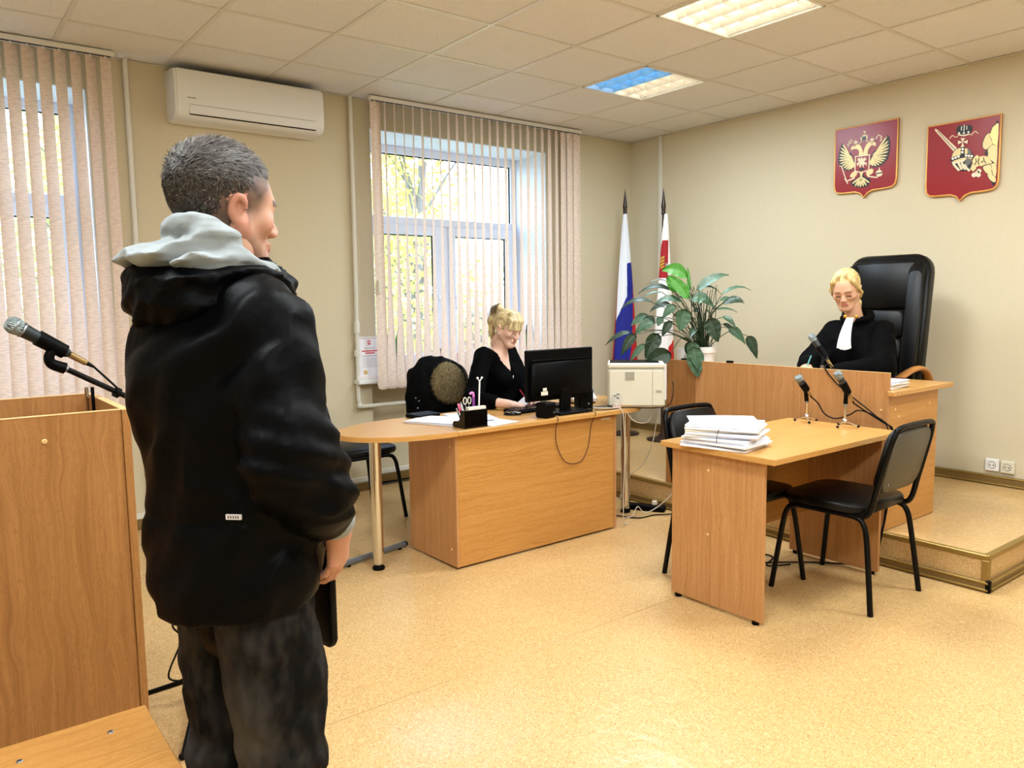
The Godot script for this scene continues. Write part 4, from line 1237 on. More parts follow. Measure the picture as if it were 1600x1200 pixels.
	part(pb, "cover_roll", S().rod(Vector3(0.11, 0.008, -0.14), Vector3(0.11, 0.008, 0.14), 0.006, -1, 8), mats.paper)
	sheet_stack("paper_sheets", "single white sheet at the desk edge right of the organizer", Vector3(-2.955, D, 1.82), 0.25, 0.21, 0.16, 0.0015, 1, 23)
	var pc := sheet_stack("paper_sheets", "white papers under the clerk's writing hand", Vector3(-2.455, D, 1.455), 0.2, 0.215, 0.20, 0.006, 2, 24)
	var tp := S().at(Transform3D(Basis(Vector3.UP, 0.9) * Basis(Vector3.RIGHT, -0.7), Vector3(-0.03, 0.045, 0.03)))
	tp.box(Vector3.ZERO, Vector3(0.20, 0.0012, 0.12), 0.0)
	part(pc, "raised_sheet", tp, mats.paper)
	single("diary", S().box(Vector3(0, 0.012, 0), Vector3(0.16, 0.022, 0.12), 0.004), mats.black, "black diary with a pale edge behind the papers", "book", Vector3(-3.13, D, 1.375), 0.1)
	# printer, turned 45 degrees
	var pr := thing("printer", "cream laser printer at the right end of the clerk's desk", "printer", Vector3(-1.850, D, 1.815), deg_to_rad(-45.4))
	part(pr, "body", S().box(Vector3(0, 0.118, 0), Vector3(0.345, 0.236, 0.30), 0.014), mats.cream)
	part(pr, "lid", S().box(Vector3(0, 0.252, 0), Vector3(0.345, 0.030, 0.30), 0.012), mats.cream)
	part(pr, "output_tray", S().box(Vector3(-0.01, 0.2665, -0.01), Vector3(0.30, 0.004, 0.24), 0.002), mats.black)
	part(pr, "seam", S().box(Vector3(0, 0.2365, 0.1505), Vector3(0.335, 0.0018, 0.002), 0.0), mats.cream_line)
	part(pr, "seam", S().box(Vector3(0.098, 0.12, 0.1505), Vector3(0.0018, 0.225, 0.002), 0.0), mats.cream_line)
	for k in 7: part(pr, "vent_slat", S().box(Vector3(-0.038, 0.168 + 0.0075 * k, 0.151), Vector3(0.056, 0.0038, 0.003), 0.0008), mats.cream_line)
	part(pr, "logo_strip", S().box(Vector3(0.135, 0.098, 0.151), Vector3(0.034, 0.014, 0.001), 0.0), plain(Color(0.66, 0.64, 0.58), 0.5))
	# glass with clips, phone, pen cup
	var gl := thing("clip_cup", "small clear cup of black clips in front of the printer", "cup", Vector3(-2.062, D, 1.862))
	var clear := plain(Color(0.95, 0.97, 0.97, 0.16), 0.05)
	clear.transparency = BaseMaterial3D.TRANSPARENCY_ALPHA
	part(gl, "cup_wall", S().lathe([Vector2(0.0, 0.002), Vector2(0.026, 0.002), Vector2(0.030, 0.05), Vector2(0.031, 0.088)], 24), clear)
	part(gl, "cup_base", S().rod(Vector3(0, 0, 0), Vector3(0, 0.010, 0), 0.027, -1, 20), plain(Color(0.86, 0.72, 0.72), 0.3))
	for k in 4: single("paper_clip", S().box(Vector3.ZERO, Vector3(0.020, 0.007, 0.007), 0.002), mats.black, "black paper clip in the clear cup", "clip", Vector3(-2.062, D + 0.058 + 0.008 * k, 1.862) + Vector3(0.010 * cos(2.1 * k), 0, 0.010 * sin(2.1 * k)), 0.9 * k, "clips in the clear cup")
	var ph := thing("telephone", "white desk telephone behind the monitor and printer", "telephone", Vector3(-2.02, D, 1.50), -0.5)
	part(ph, "base", S().at(Transform3D(Basis(Vector3.RIGHT, 0.25), Vector3(0, 0.045, 0))).box(Vector3.ZERO, Vector3(0.17, 0.035, 0.19), 0.012), mats.white)
	part(ph, "handset", S().tube(smooth_path([Vector3(-0.055, 0.082, 0.10), Vector3(-0.06, 0.118, 0.05), Vector3(-0.06, 0.128, 0.0), Vector3(-0.06, 0.118, -0.05), Vector3(-0.055, 0.090, -0.10)], 6), 0.021, 12), mats.white)
	part(ph, "stand", S().box(Vector3(0, 0.013, 0), Vector3(0.15, 0.026, 0.16), 0.004), mats.black)
	var pcup := thing("pen_cup", "dark blue pen cup beside the printer", "cup", Vector3(-2.11, D, 1.655))
	part(pcup, "wall", S().lathe([Vector2(0.0, 0.0), Vector2(0.034, 0.0), Vector2(0.036, 0.09), Vector2(0.033, 0.09), Vector2(0.031, 0.01)], 20, false), mats.black)
	part(pcup, "rim", S().lathe([Vector2(0.036, 0.088), Vector2(0.038, 0.095), Vector2(0.034, 0.10), Vector2(0.032, 0.09)], 20), plain(Color(0.10, 0.16, 0.45), 0.3))
	single("desk_phone", S().box(Vector3(0, 0.005, 0), Vector3(0.07, 0.009, 0.14), 0.003), mats.black_gloss, "thin black mobile phone lying right of the monitor", "mobile phone", Vector3(-2.13, D, 1.79), 1.2)
	# cables over the desk front
	single("speaker_cable", S().tube(smooth_path([Vector3(-2.60, D + 0.01, 1.915), Vector3(-2.598, 0.728, 1.936), Vector3(-2.59, 0.66, 1.905), Vector3(-2.575, 0.56, 1.902), Vector3(-2.51, 0.465, 1.902), Vector3(-2.40, 0.455, 1.902), Vector3(-2.34, 0.53, 1.902), Vector3(-2.315, 0.66, 1.905), Vector3(-2.31, 0.728, 1.936), Vector3(-2.31, D + 0.006, 1.92), Vector3(-2.32, D + 0.006, 1.86)], 10), 0.0022, 8), plain(Color(0.25, 0.13, 0.07), 0.5), "thin brown cable looping down the desk front", "cable")
	var wc := [
		["white cable hanging past the desk's right front corner", [Vector3(-2.20, D + 0.006, 1.80), Vector3(-2.12, D + 0.008, 1.90), Vector3(-2.095, 0.726, 1.938), Vector3(-2.085, 0.62, 1.945), Vector3(-2.075, 0.45, 1.94), Vector3(-2.075, 0.2, 1.93), Vector3(-2.06, 0.03, 1.92), Vector3(-1.98, 0.008, 1.88)]],
		["white cable sagging from the desk to the printer's back", [Vector3(-2.07, 0.72, 1.945), Vector3(-2.0, 0.655, 1.945), Vector3(-1.88, 0.63, 1.93), Vector3(-1.76, 0.665, 1.88), Vector3(-1.66, 0.745, 1.86)]],
		["white cable dropping from the printer to the platform", [Vector3(-1.65, 0.74, 1.84), Vector3(-1.66, 0.6, 1.82), Vector3(-1.68, 0.45, 1.80), Vector3(-1.66, 0.30, 1.70), Vector3(-1.70, 0.20, 1.60), Vector3(-1.72, 0.05, 1.55)]],
		["white cable slanting down the platform edge behind the table", [Vector3(-1.545, 0.30, 2.12), Vector3(-1.60, 0.20, 1.98), Vector3(-1.67, 0.06, 1.86), Vector3(-1.74, 0.012, 1.80), Vector3(-1.80, 0.06, 1.79), Vector3(-1.86, 0.012, 1.80), Vector3(-1.93, 0.008, 1.79)]]]
	for e in wc: single("white_cable", S().tube(smooth_path(e[1], 8), 0.0032, 8), mats.cable_white, e[0], "cable", Vector3.ZERO, 0, "white cables at the printer")
	single("black_cable", S().tube(smooth_path([Vector3(-2.26, D + 0.006, 1.87), Vector3(-2.2, D + 0.006, 1.905), Vector3(-2.05, 0.738, 1.93), Vector3(-1.85, 0.722, 1.965), Vector3(-1.72, 0.73, 1.975), Vector3(-1.64, 0.80, 1.94), Vector3(-1.60, 0.86, 1.90)], 8), 0.003, 8), mats.rubber, "black cable running along the desk edge under the printer", "cable")
	single("power_cable", S().tube(smooth_path([Vector3(-1.95, 0.006, 1.60), Vector3(-1.86, 0.006, 1.83), Vector3(-1.72, 0.006, 1.86), Vector3(-1.62, 0.02, 1.95), Vector3(-1.57, 0.10, 2.03), Vector3(-1.552, 0.15, 2.12), Vector3(-1.555, 0.08, 2.3), Vector3(-1.60, 0.008, 2.45)], 8), 0.004, 8), mats.rubber, "black power cable on the floor at the platform edge", "cable")
	var strip := thing("power_strip", "black power strip on the floor beside the chrome desk leg", "power strip", Vector3(-1.66, 0, 1.73), 0.5)
	part(strip, "body", S().box(Vector3(0, 0.02, 0), Vector3(0.06, 0.04, 0.26), 0.008), mats.black)
	part(strip, "plug", S().box(Vector3(0, 0.055, 0.06), Vector3(0.03, 0.03, 0.035), 0.006), mats.cable_white)
	# certificate on the sill, plants and pink cups on the sill
	var ce := thing("certificate", "white framed certificate with red heading and gold seal on the sill", "certificate", Vector3(-2.757, WB + 0.0015, 0.045), 0.0)
	var cimg := Image.create(160, 224, false, Image.FORMAT_RGB8)
	cimg.fill(Color(0.93, 0.93, 0.95))
	var red := Color(0.80, 0.24, 0.28)
	for e in [[0, 0, 160, 4], [0, 220, 160, 4], [0, 0, 4, 224], [156, 0, 4, 224]]: cimg.fill_rect(Rect2i(e[0], e[1], e[2], e[3]), Color(0.90, 0.72, 0.74))
	cimg.fill_rect(Rect2i(72, 14, 18, 24), red)
	cimg.fill_rect(Rect2i(77, 20, 8, 10), Color(0.93, 0.93, 0.95))
	cimg.fill_rect(Rect2i(45, 56, 72, 3), Color(0.6, 0.6, 0.62))
	for e in [[30, 70, 100], [50, 82, 62]]: cimg.fill_rect(Rect2i(e[0], e[1], e[2], 7), red)
	cimg.fill_rect(Rect2i(28, 100, 104, 3), Color(0.55, 0.55, 0.58))
	for r in 8: cimg.fill_rect(Rect2i(30, 114 + 7 * r, 100 - 6 * (r % 3), 2), Color(0.7, 0.7, 0.72))
	for y in 30:
		for x in 30:
			if Vector2(x - 15, y - 15).length() < 13: cimg.set_pixel(28 + x, 178 + y, Color(0.82, 0.70, 0.38))
	var cm := plain(Color.WHITE, 0.4)
	cm.albedo_texture = ImageTexture.create_from_image(cimg)
	var fr := S().at(Transform3D(Basis(Vector3.RIGHT, -0.10), Vector3.ZERO))
	for s in [-1, 1]:
		fr.box(Vector3(s * 0.104, 0.155, 0), Vector3(0.012, 0.31, 0.014), 0.002)
		fr.box(Vector3(0, 0.155 + s * 0.149, 0), Vector3(0.196, 0.012, 0.014), 0.002)
	part(ce, "frame", fr, mats.white)
	var pg := S().at(Transform3D(Basis(Vector3.RIGHT, -0.10), Vector3.ZERO))
	var i0 := pg.vert(Vector3(-0.1, 0.01, 0.002), Vector3.BACK, Vector2(0, 1))
	pg.vert(Vector3(0.1, 0.01, 0.002), Vector3.BACK, Vector2(1, 1))
	pg.vert(Vector3(0.1, 0.30, 0.002), Vector3.BACK, Vector2(1, 0))
	pg.vert(Vector3(-0.1, 0.30, 0.002), Vector3.BACK, Vector2(0, 0))
	pg.tri(i0, i0 + 1, i0 + 2)
	pg.tri(i0, i0 + 2, i0 + 3)
	part(ce, "page", pg, cm)
	part(ce, "backing", S().at(Transform3D(Basis(Vector3.RIGHT, -0.10), Vector3.ZERO)).box(Vector3(0, 0.155, -0.004), Vector3(0.2, 0.295, 0.005), 0.001), mats.white)
	sill_plant("green upright plant in a dark pot, left on the clerk's window sill", Vector3(-2.46, WB + 0.0015, -0.16), 9, 51, 0.30)
	sill_plant("green leafy plant in a pot behind the clerk, right on the sill", Vector3(-1.13, WB + 0.0015, -0.14), 12, 52, 0.24)
	for k in 3:
		var pb2 := thing("pink_bottle", ["pink bottle with a dark cap on the sill, leftmost of three", "pink bottle with a dark cap on the sill, middle of three", "pink bottle with a dark cap on the sill, nearest the clerk"][k], "bottle", Vector3(-2.06 + 0.15 * k, WB + 0.0015, -0.12), 0, "pink bottles on the sill")
		part(pb2, "body", S().lathe([Vector2(0, 0), Vector2(0.030, 0), Vector2(0.032, 0.01), Vector2(0.032, 0.11), Vector2(0.014, 0.145), Vector2(0.012, 0.15)], 16), plain(Color(0.86, 0.40, 0.50), 0.4))
		part(pb2, "cap", S().rod(Vector3(0, 0.15, 0), Vector3(0, 0.185, 0), 0.014, -1, 12), mats.black)

func sill_plant(label: String, at: Vector3, n: int, sd: int, h: float) -> void:
	var t := thing("potted_plant", label, "plant", at)
	part(t, "pot", S().lathe([Vector2(0, 0), Vector2(0.05, 0), Vector2(0.065, 0.10), Vector2(0.07, 0.10), Vector2(0.07, 0.115), Vector2(0.06, 0.115), Vector2(0.055, 0.10), Vector2(0, 0.10)], 20, false), plain(Color(0.36, 0.22, 0.16), 0.7))
	var rng := RandomNumberGenerator.new()
	rng.seed = sd
	for k in n:
		var a := rng.randf() * TAU
		var d := Vector3(cos(a), 0, sin(a) * 0.6)
		var hh := h * rng.randf_range(0.6, 1.1)
		leaf(t, Vector3(0, 0.10, 0) + d * 0.02, Vector3(0, 0.10 + hh, 0) + d * rng.randf_range(0.03, 0.12), rng.randf_range(0.012, 0.022), 0.6, 0.02, mats["leaf_%d" % (k % 3)], Vector3(-0.5, 0.2, 0.8))

func leaf(t: Node3D, a: Vector3, b: Vector3, w: float, face: float, bulge: float, m: Material, toward: Vector3) -> MeshInstance3D:
	var d := (b - a).normalized()
	var nn := (toward.normalized() * face + Vector3.UP * (1.0 - face) * 1.2).normalized()
	var side := d.cross(nn).normalized()
	nn = side.cross(d).normalized()
	var ln := (b - a).length()
	var s := S().grid(func(u: float, v: float) -> Vector3:
		var c := a.lerp(b, v) + Vector3.UP * bulge * 4.0 * v * (1.0 - v) * 0.9
		var ww := w * pow(sin(PI * pow(clampf(v, 0.0, 1.0), 0.72)), 0.8) * (1.0 - 0.15 * v)
		var q := 2.0 * u - 1.0
		return c + side * q * ww + nn * (w * 0.22 * absf(q) - ln * 0.05 * v * v + 0.05 * w * sin(v * 26.0) * absf(q)), 6, 14)
	return part(t, "leaf", s, m)

func pen(label: String, a: Vector3, b: Vector3, r: float, c: Color, c2: Color, kind := 0) -> void:
	var t := thing("pen", label, "pen", a, 0, "pens in the organizer")
	var e := b - a
	part(t, "barrel", S().rod(Vector3.ZERO, e * (0.8 if kind == 0 else 0.92), r * 0.9, r, 12), plain(c, 0.35))
	if kind == 0:
		part(t, "cap", S().rod(e * 0.78, e, r * 1.1, r * 0.95, 12), plain(c2, 0.35))
	elif kind == 1:
		part(t, "curved_top", S().tube(smooth_path([e * 0.9, e * 0.98, e * 1.05 + Vector3(-0.004, 0, 0), e * 1.06 + Vector3(-0.014, 0, 0), e * 1.02 + Vector3(-0.022, 0, 0)], 5), r * 0.9, 10), plain(c2, 0.35))
	else:
		for s in [-1, 1]:
			var h := part(t, "horn", S().rod(e * 0.92, e * 0.99 + Vector3(s * 0.012, 0, 0), r * 0.7, r * 0.6, 8), plain(c2, 0.35))
			part(h, "ball_tip", S().ball(e * 1.0 + Vector3(s * 0.014, 0, 0), Vector3.ONE * 0.006, 10, 8), plain(c2, 0.35))

func table_mic(called: String, label: String, base: Vector3, head: Vector3, tail: Vector3, turn: float) -> void:
	var t := thing("table_microphone", label, "microphone", base, 0, "table microphones")
	var tp := tail.lerp(head, 0.22) - base
	var hub := Vector3(0, 0.030, 0)
	for k in 3:
		var a := turn + TAU * k / 3
		var e := Vector3(cos(a), 0, sin(a)) * 0.062 + Vector3(0, 0.006, 0)
		var l := part(t, "leg", S().rod(hub, e, 0.0028, -1, 8), mats.chrome)
		part(l, "rubber_tip", S().ball(e, Vector3(0.0075, 0.006, 0.0075), 10, 8), mats.rubber)
	part(t, "hub", S().lathe([Vector2(0.004, 0.018), Vector2(0.014, 0.022), Vector2(0.015, 0.030), Vector2(0.010, 0.040), Vector2(0.0, 0.042)], 16), mats.chrome)
	var top := Vector3(tp.x * 0.25, tp.y * 0.62, tp.z * 0.25)
	part(t, "rod", S().rod(Vector3(0, 0.03, 0), top, 0.0065, 0.006, 12), mats.chrome)
	part(t, "rod_nut", S().rod(top - Vector3(0, 0.012, 0), top, 0.010, -1, 12), mats.steel)
	part(t, "joint", S().tube(PackedVector3Array([top, top.lerp(tp, 0.6) + Vector3(0, 0.004, 0), tp]), 0.011, 12, 0.009), mats.black)
	var holder := Node3D.new()
	holder.name = "mic_mount"
	t.add_child(holder)
	microphone(holder, head - base, tail - base, 0.0205, mats.mic_grey)

# ------------------------------------------------------------------ plant and flags in the corner
func build_corner() -> void:
	var t := thing("peace_lily", "large leafy peace lily in a white pot on the bench end", "plant", Vector3(-1.37, 0.9025, 1.955))
	var o := t.position
	part(t, "pot", S().lathe([Vector2(0, 0), Vector2(0.056, 0), Vector2(0.074, 0.13), Vector2(0.082, 0.135), Vector2(0.086, 0.172), Vector2(0.078, 0.172), Vector2(0.070, 0.150), Vector2(0, 0.150)], 28, false), mats.white)
	part(t, "soil", S().rod(Vector3(0, 0.140, 0), Vector3(0, 0.155, 0), 0.070, -1, 24), plain(Color(0.10, 0.07, 0.05), 0.95))
	var leaves := [
		[-1.431, 1.521, 1.871, -1.562, 1.564, 1.764, 0.0329, 0.9, 0.033, 2],
		[-1.467, 1.382, 1.912, -1.562, 1.534, 1.818, 0.0286, 0.9, 0.016, 2],
		[-1.481, 1.424, 1.819, -1.523, 1.523, 1.774, 0.0248, 0.9, 0.012, 2],
		[-1.388, 1.431, 1.852, -1.383, 1.589, 1.835, 0.0104, 0.6, 0.0, 2],
		[-1.451, 1.501, 1.706, -1.549, 1.482, 1.632, 0.0105, 0.3, 0.017, 0],
		[-1.461, 1.433, 1.77, -1.637, 1.424, 1.635, 0.0209, 0.5, 0.042, 0],
		[-1.458, 1.426, 1.685, -1.57, 1.399, 1.601, 0.0106, 0.4, 0.013, 1],
		[-1.604, 1.36, 1.733, -1.77, 1.326, 1.609, 0.0186, 0.5, 0.041, 0],
		[-1.48, 1.362, 1.866, -1.621, 1.352, 1.759, 0.0205, 0.6, 0.033, 1],
		[-1.47, 1.35, 1.762, -1.579, 1.302, 1.683, 0.0188, 0.6, 0.021, 0],
		[-1.53, 1.342, 1.856, -1.601, 1.258, 1.812, 0.0225, 0.7, 0.012, 1],
		[-1.614, 1.27, 1.813, -1.635, 1.21, 1.805, 0.0184, 0.8, 0.004, 1],
		[-1.523, 1.318, 1.928, -1.559, 1.177, 1.919, 0.0364, 1.0, 0.0, 1],
		[-1.584, 1.242, 1.866, -1.636, 1.145, 1.839, 0.0203, 0.9, 0.008, 0],
		[-1.595, 1.278, 1.687, -1.693, 1.209, 1.621, 0.0229, 0.6, 0.017, 1],
		[-1.607, 1.237, 1.747, -1.711, 1.156, 1.677, 0.0269, 0.7, 0.021, 1],
		[-1.581, 1.228, 1.73, -1.638, 1.262, 1.682, 0.0229, 0.8, 0.008, 0],
		[-1.7, 1.172, 1.633, -1.841, 1.091, 1.535, 0.0167, 0.5, 0.021, 0],
		[-1.729, 1.162, 1.7, -1.814, 1.024, 1.653, 0.0246, 0.8, 0.016, 0],
		[-1.669, 1.167, 1.836, -1.745, 1.007, 1.798, 0.0364, 1.0, 0.008, 0],
		[-1.756, 1.101, 1.802, -1.841, 0.99, 1.757, 0.0161, 0.8, 0.012, 1],
		[-1.645, 1.044, 1.921, -1.796, 0.948, 1.818, 0.0422, 1.0, 0.02, 0],
		[-1.376, 1.43, 1.9, -1.202, 1.534, 2.021, 0.0248, 0.6, 0.033, 1],
		[-1.314, 1.443, 1.87, -1.2, 1.416, 1.961, 0.0125, 0.4, 0.033, 0],
		[-1.235, 1.4, 1.988, -1.081, 1.438, 2.102, 0.0145, 0.4, 0.037, 1],
		[-1.453, 1.373, 1.911, -1.328, 1.314, 2.016, 0.0307, 0.7, 0.045, 1],
		[-1.247, 1.305, 1.953, -1.135, 1.295, 2.041, 0.0125, 0.4, 0.017, 1],
		[-1.409, 1.255, 2.025, -1.372, 1.105, 2.073, 0.0405, 1.0, 0.008, 0],
		[-1.55, 1.115, 2.001, -1.53, 0.934, 2.05, 0.0322, 1.0, 0.008, 1],
		[-1.231, 1.189, 2.044, -1.151, 1.085, 2.12, 0.0248, 0.8, 0.021, 1],
		[-1.12, 1.137, 2.111, -1.082, 0.988, 2.161, 0.027, 0.9, 0.017, 0],
		[-1.541, 1.082, 2.013, -1.535, 0.89, 2.046, 0.0421, 1.0, 0.0, 1],
		[-1.535, 1.117, 1.971, -1.526, 0.976, 1.997, 0.0282, 1.0, 0.004, 0]]
	var rng := RandomNumberGenerator.new()
	rng.seed = 17
	var stem := plain(Color(0.12, 0.20, 0.08), 0.5)
	for e in leaves:
		var a := Vector3(e[0], e[1], e[2]) - o
		var b := Vector3(e[3], e[4], e[5]) - o
		var lf := leaf(t, a, b, e[6] * 1.4, e[7], e[8], mats["leaf_%d" % e[9]], Vector3(-0.61, 0.1, 0.79))
		var r0 := Vector3(rng.randf_range(-0.03, 0.03), 0.15, rng.randf_range(-0.03, 0.03))
		var mid := r0.lerp(a, 0.55) + Vector3(0, 0.06 + 0.25 * maxf(0.0, 0.12 - (a.y - 0.15)), 0)
		part(lf, "petiole", S().tube(smooth_path([r0, mid, a], 6), 0.0032, 6, 0.0022), stem)
	for k in 14:   # small leaves filling the crown
		var an := rng.randf() * TAU
		var a := Vector3(cos(an) * rng.randf_range(0.05, 0.22), rng.randf_range(0.26, 0.55), sin(an) * rng.randf_range(0.05, 0.20))
		var b := a + Vector3(cos(an + rng.randf_range(-0.6, 0.6)) * 0.11, rng.randf_range(-0.09, 0.03), sin(an) * 0.11)
		var lf := leaf(t, a, b, rng.randf_range(0.018, 0.028), 0.7, 0.02, mats["leaf_%d" % (k % 2)], Vector3(-0.61, 0.3, 0.79))
		part(lf, "petiole", S().tube(smooth_path([Vector3(a.x * 0.15, 0.15, a.z * 0.15), Vector3(a.x * 0.4, 0.10 + a.y * 0.6, a.z * 0.4), a], 6), 0.0030, 6, 0.0022), stem)
	for k in 14:   # bare stalks between the leaf stems
		var r0 := Vector3(rng.randf_range(-0.04, 0.04), 0.15, rng.randf_range(-0.04, 0.04))
		part(t, "stalk", S().tube(smooth_path([r0, r0 * 1.6 + Vector3(0, 0.10, 0), r0 * 2.6 + Vector3(rng.randf_range(-0.06, 0.06), rng.randf_range(0.10, 0.20), rng.randf_range(-0.06, 0.06))], 5), 0.003, 6, 0.002), stem)
	single("white_cup", S().lathe([Vector2(0, 0), Vector2(0.035, 0), Vector2(0.042, 0.16), Vector2(0.038, 0.16), Vector2(0.034, 0.01)], 24, false), mats.white, "white cup on the bench left of the plant pot", "cup", Vector3(-1.43, 0.9025, 1.84))

	flag("white blue and red flag hanging from a dark-tipped pole in the corner", Vector3(-0.35, 0.175, 0.275), 2.14, 0.125, 0, 0.0)
	flag("white flag with a red coat of arms beside the first flag", Vector3(-0.33, 0.175, 0.70), 2.10, 0.105, 1, 0.02)

func flag(label: String, at: Vector3, top: float, reach: float, kind: int, lean: float) -> void:
	var t := thing("standing_flag", label, "flag", at, 0, "flags in the corner")
	var h := top - at.y
	var pole := plain(Color(0.16, 0.09, 0.06), 0.4)
	part(t, "pole", S().rod(Vector3(0, 0.02, 0), Vector3(0, h, 0), 0.012, -1, 12), pole)
	part(t, "base", S().lathe([Vector2(0, 0), Vector2(0.13, 0), Vector2(0.13, 0.012), Vector2(0.04, 0.03), Vector2(0.02, 0.06), Vector2(0, 0.06)], 28), pole)
	part(t, "finial", S().at(Transform3D(Basis.IDENTITY, Vector3(0, h, 0))).lathe([Vector2(0.014, -0.01), Vector2(0.018, 0.0), Vector2(0.017, 0.018), Vector2(0.014, 0.022), Vector2(0.020, 0.03), Vector2(0.015, 0.038), Vector2(0.020, 0.048), Vector2(0.019, 0.07), Vector2(0.012, 0.12), Vector2(0.006, 0.17), Vector2(0.0, 0.218)], 20), pole)
	var right := Vector3(0.79, 0, 0.61)
	var near := Vector3(-0.61, 0, 0.79)
	var tex := picture(192, 384, func(x: int, y: int) -> Color:
		var u := (x + 0.5) / 192.0     # once round; 0 .. 0.5 is the near side from left to right
		var v := (y + 0.5) / 384.0
		var s := clampf(u / 0.5, 0.0, 2.0)
		if kind == 0:
			var b := lerpf(0.62, 0.27, s) if s < 0.55 else (lerpf(0.47, 0.27, (s - 0.55) / 0.02) if s < 0.57 else 0.27 - 0.02 * (s - 0.57))
			if s > 1.0: b = 0.2
			if s < 0.55: b = lerpf(0.63, 0.45, s / 0.55)
			var r := 0.36 + (1.0 - s) * 1.1
			if v < b: return Color(0.90, 0.91, 0.94)
			if s > 0.5 and v > r: return Color(0.72, 0.05, 0.08)
			if v > 0.80: return Color(0.72, 0.05, 0.08)
			return Color(0.04, 0.10, 0.52)
		var c := Color(0.93, 0.91, 0.90)
		var mid := 0.46 + 0.10 * (0.30 - v) / 0.2
		if v > 0.14 and v < 0.34 and s < mid + 0.18 and s > 0.02 + maxf(0.0, (0.20 - v) * 3.0):
			c = Color(0.62, 0.04, 0.08)
			if v > 0.225 and v < 0.29:
				var q := sin(s * 40.0 + v * 160.0) * sin(v * 210.0 - s * 23.0)
				if s < 0.42 and q > -0.1: c = Color(0.86, 0.62, 0.20)
				elif s < 0.5 and q < -0.3: c = Color(0.06, 0.05, 0.06)
				elif s > 0.5 and v > 0.262: c = Color(0.62, 0.62, 0.64)
		if v > 0.675 and s > 0.62 and (v - 0.675) > (1.0 - s) * 0.10: c = Color(0.76, 0.06, 0.08)
		return c)
	var m := plain(Color.WHITE, 0.75)
	m.albedo_texture = tex
	var len := h - 0.36
	var cl := S()
	cl.grid(func(u: float, v: float) -> Vector3:
		var a := PI - TAU * u
		var w := lerpf(0.017, reach, pow(v, 0.85))
		var fold := 1.0 + (0.16 * sin(a * 5.0 + v * 3.0) + 0.10 * sin(a * 9.0 + 1.3 + v * 2.0)) * minf(1.0, v * 3.0)
		var p := right * cos(a) * w * lerpf(1.0, fold, 0.35) + near * sin(a) * (0.016 + w * 0.38 * fold)
		return p + Vector3(0, h - 0.004 - len * v, 0) + right * (lean * (1.0 - v)), 64, 30)
	part(t, "cloth", cl, m)

# ------------------------------------------------------------------ coats of arms
class Art:  # drawing board: picture points -> place on the shield (metres), layers stacked by height
	var ox: float
	var sx: float
	var t0: float
	var t1: float
	var b0: float
	var b1: float
	var w: float
	var h: float

	func q(p: Vector2) -> Vector2:
		var X := (p.x - ox) / sx
		var ty := t0 + t1 * X
		var by := b0 + b1 * X
		return Vector2(X * w, (1.0 - (p.y - ty) / (by - ty)) * h)

	func poly(pts: Array, soft := 0) -> PackedVector2Array:
		var out := PackedVector2Array()
		for k in range(0, pts.size(), 2): out.append(q(Vector2(pts[k], pts[k + 1])))
		if soft > 0:
			var m := out.size()
			var o2 := PackedVector2Array()
			for k in m:
				for s in soft: o2.append(out[k].cubic_interpolate(out[(k + 1) % m], out[(k + m - 1) % m], out[(k + 2) % m], float(s) / soft))
			return o2
		return out

	func line(pts: Array, wd: float) -> PackedVector2Array:  # ribbon along points, width in picture points
		var P := []
		for k in range(0, pts.size(), 2): P.append(Vector2(pts[k], pts[k + 1]))
		var l := PackedVector2Array()
		var r := PackedVector2Array()
		for k in P.size():
			var d: Vector2 = (P[mini(k + 1, P.size() - 1)] - P[maxi(k - 1, 0)]).normalized().orthogonal() * wd * 0.5
			l.append(q(P[k] + d))
			r.append(q(P[k] - d))
		r.reverse()
		l.append_array(r)
		return l

	func feather(a: Vector2, b: Vector2, wd: float) -> PackedVector2Array:
		var d := (b - a)
		var n := d.normalized().orthogonal() * wd * 0.5
		return PackedVector2Array([q(a - n * 0.4), q(a + d * 0.45 - n), q(a + d * 0.85 - n * 0.9), q(b), q(a + d * 0.85 + n * 0.9), q(a + d * 0.45 + n), q(a + n * 0.4)])

	func disc(c: Vector2, r: float) -> PackedVector2Array:
		var out := PackedVector2Array()
		for k in 18: out.append(q(c + Vector2(cos(TAU * k / 18), sin(TAU * k / 18)) * r))
		return out

func relief(t: Node3D, called: String, pl: PackedVector2Array, z: float, m: Material, thick := 0.0016) -> MeshInstance3D:
	if Geometry2D.triangulate_polygon(pl).is_empty():
		pl = Geometry2D.convex_hull(pl)
		pl.remove_at(pl.size() - 1)
	return part(t, called, S().at(Transform3D(Basis.IDENTITY, Vector3(0, 0, z))).prism(pl, thick), m)

func shield(label: String, at: Vector3, w: float, h: float) -> Node3D:
	var t := thing("coat_of_arms", label, "coat of arms", at, -PI / 2, "coats of arms on the wall")
	var o := [Vector2(0, 1), Vector2(1, 1), Vector2(1, 0.16), Vector2(0.985, 0.085), Vector2(0.94, 0.045), Vector2(0.86, 0.035), Vector2(0.64, 0.03), Vector2(0.56, 0.0), Vector2(0.5, -0.065), Vector2(0.44, 0.0), Vector2(0.36, 0.03), Vector2(0.14, 0.035), Vector2(0.06, 0.045), Vector2(0.015, 0.085), Vector2(0, 0.16)]
	var pl := PackedVector2Array()
	for e in o: pl.append(Vector2(e.x * w, e.y * h))
	part(t, "plaque", S().prism(pl, 0.020), mats.crimson)
	var path := PackedVector3Array()
	for e in pl: path.append(Vector3(e.x, e.y, 0.017))
	path.append(path[0])
	path.append(path[1])
	part(t, "gilt_rim", S().tube(path, 0.0065, 8), mats.gold_rim)
	return t

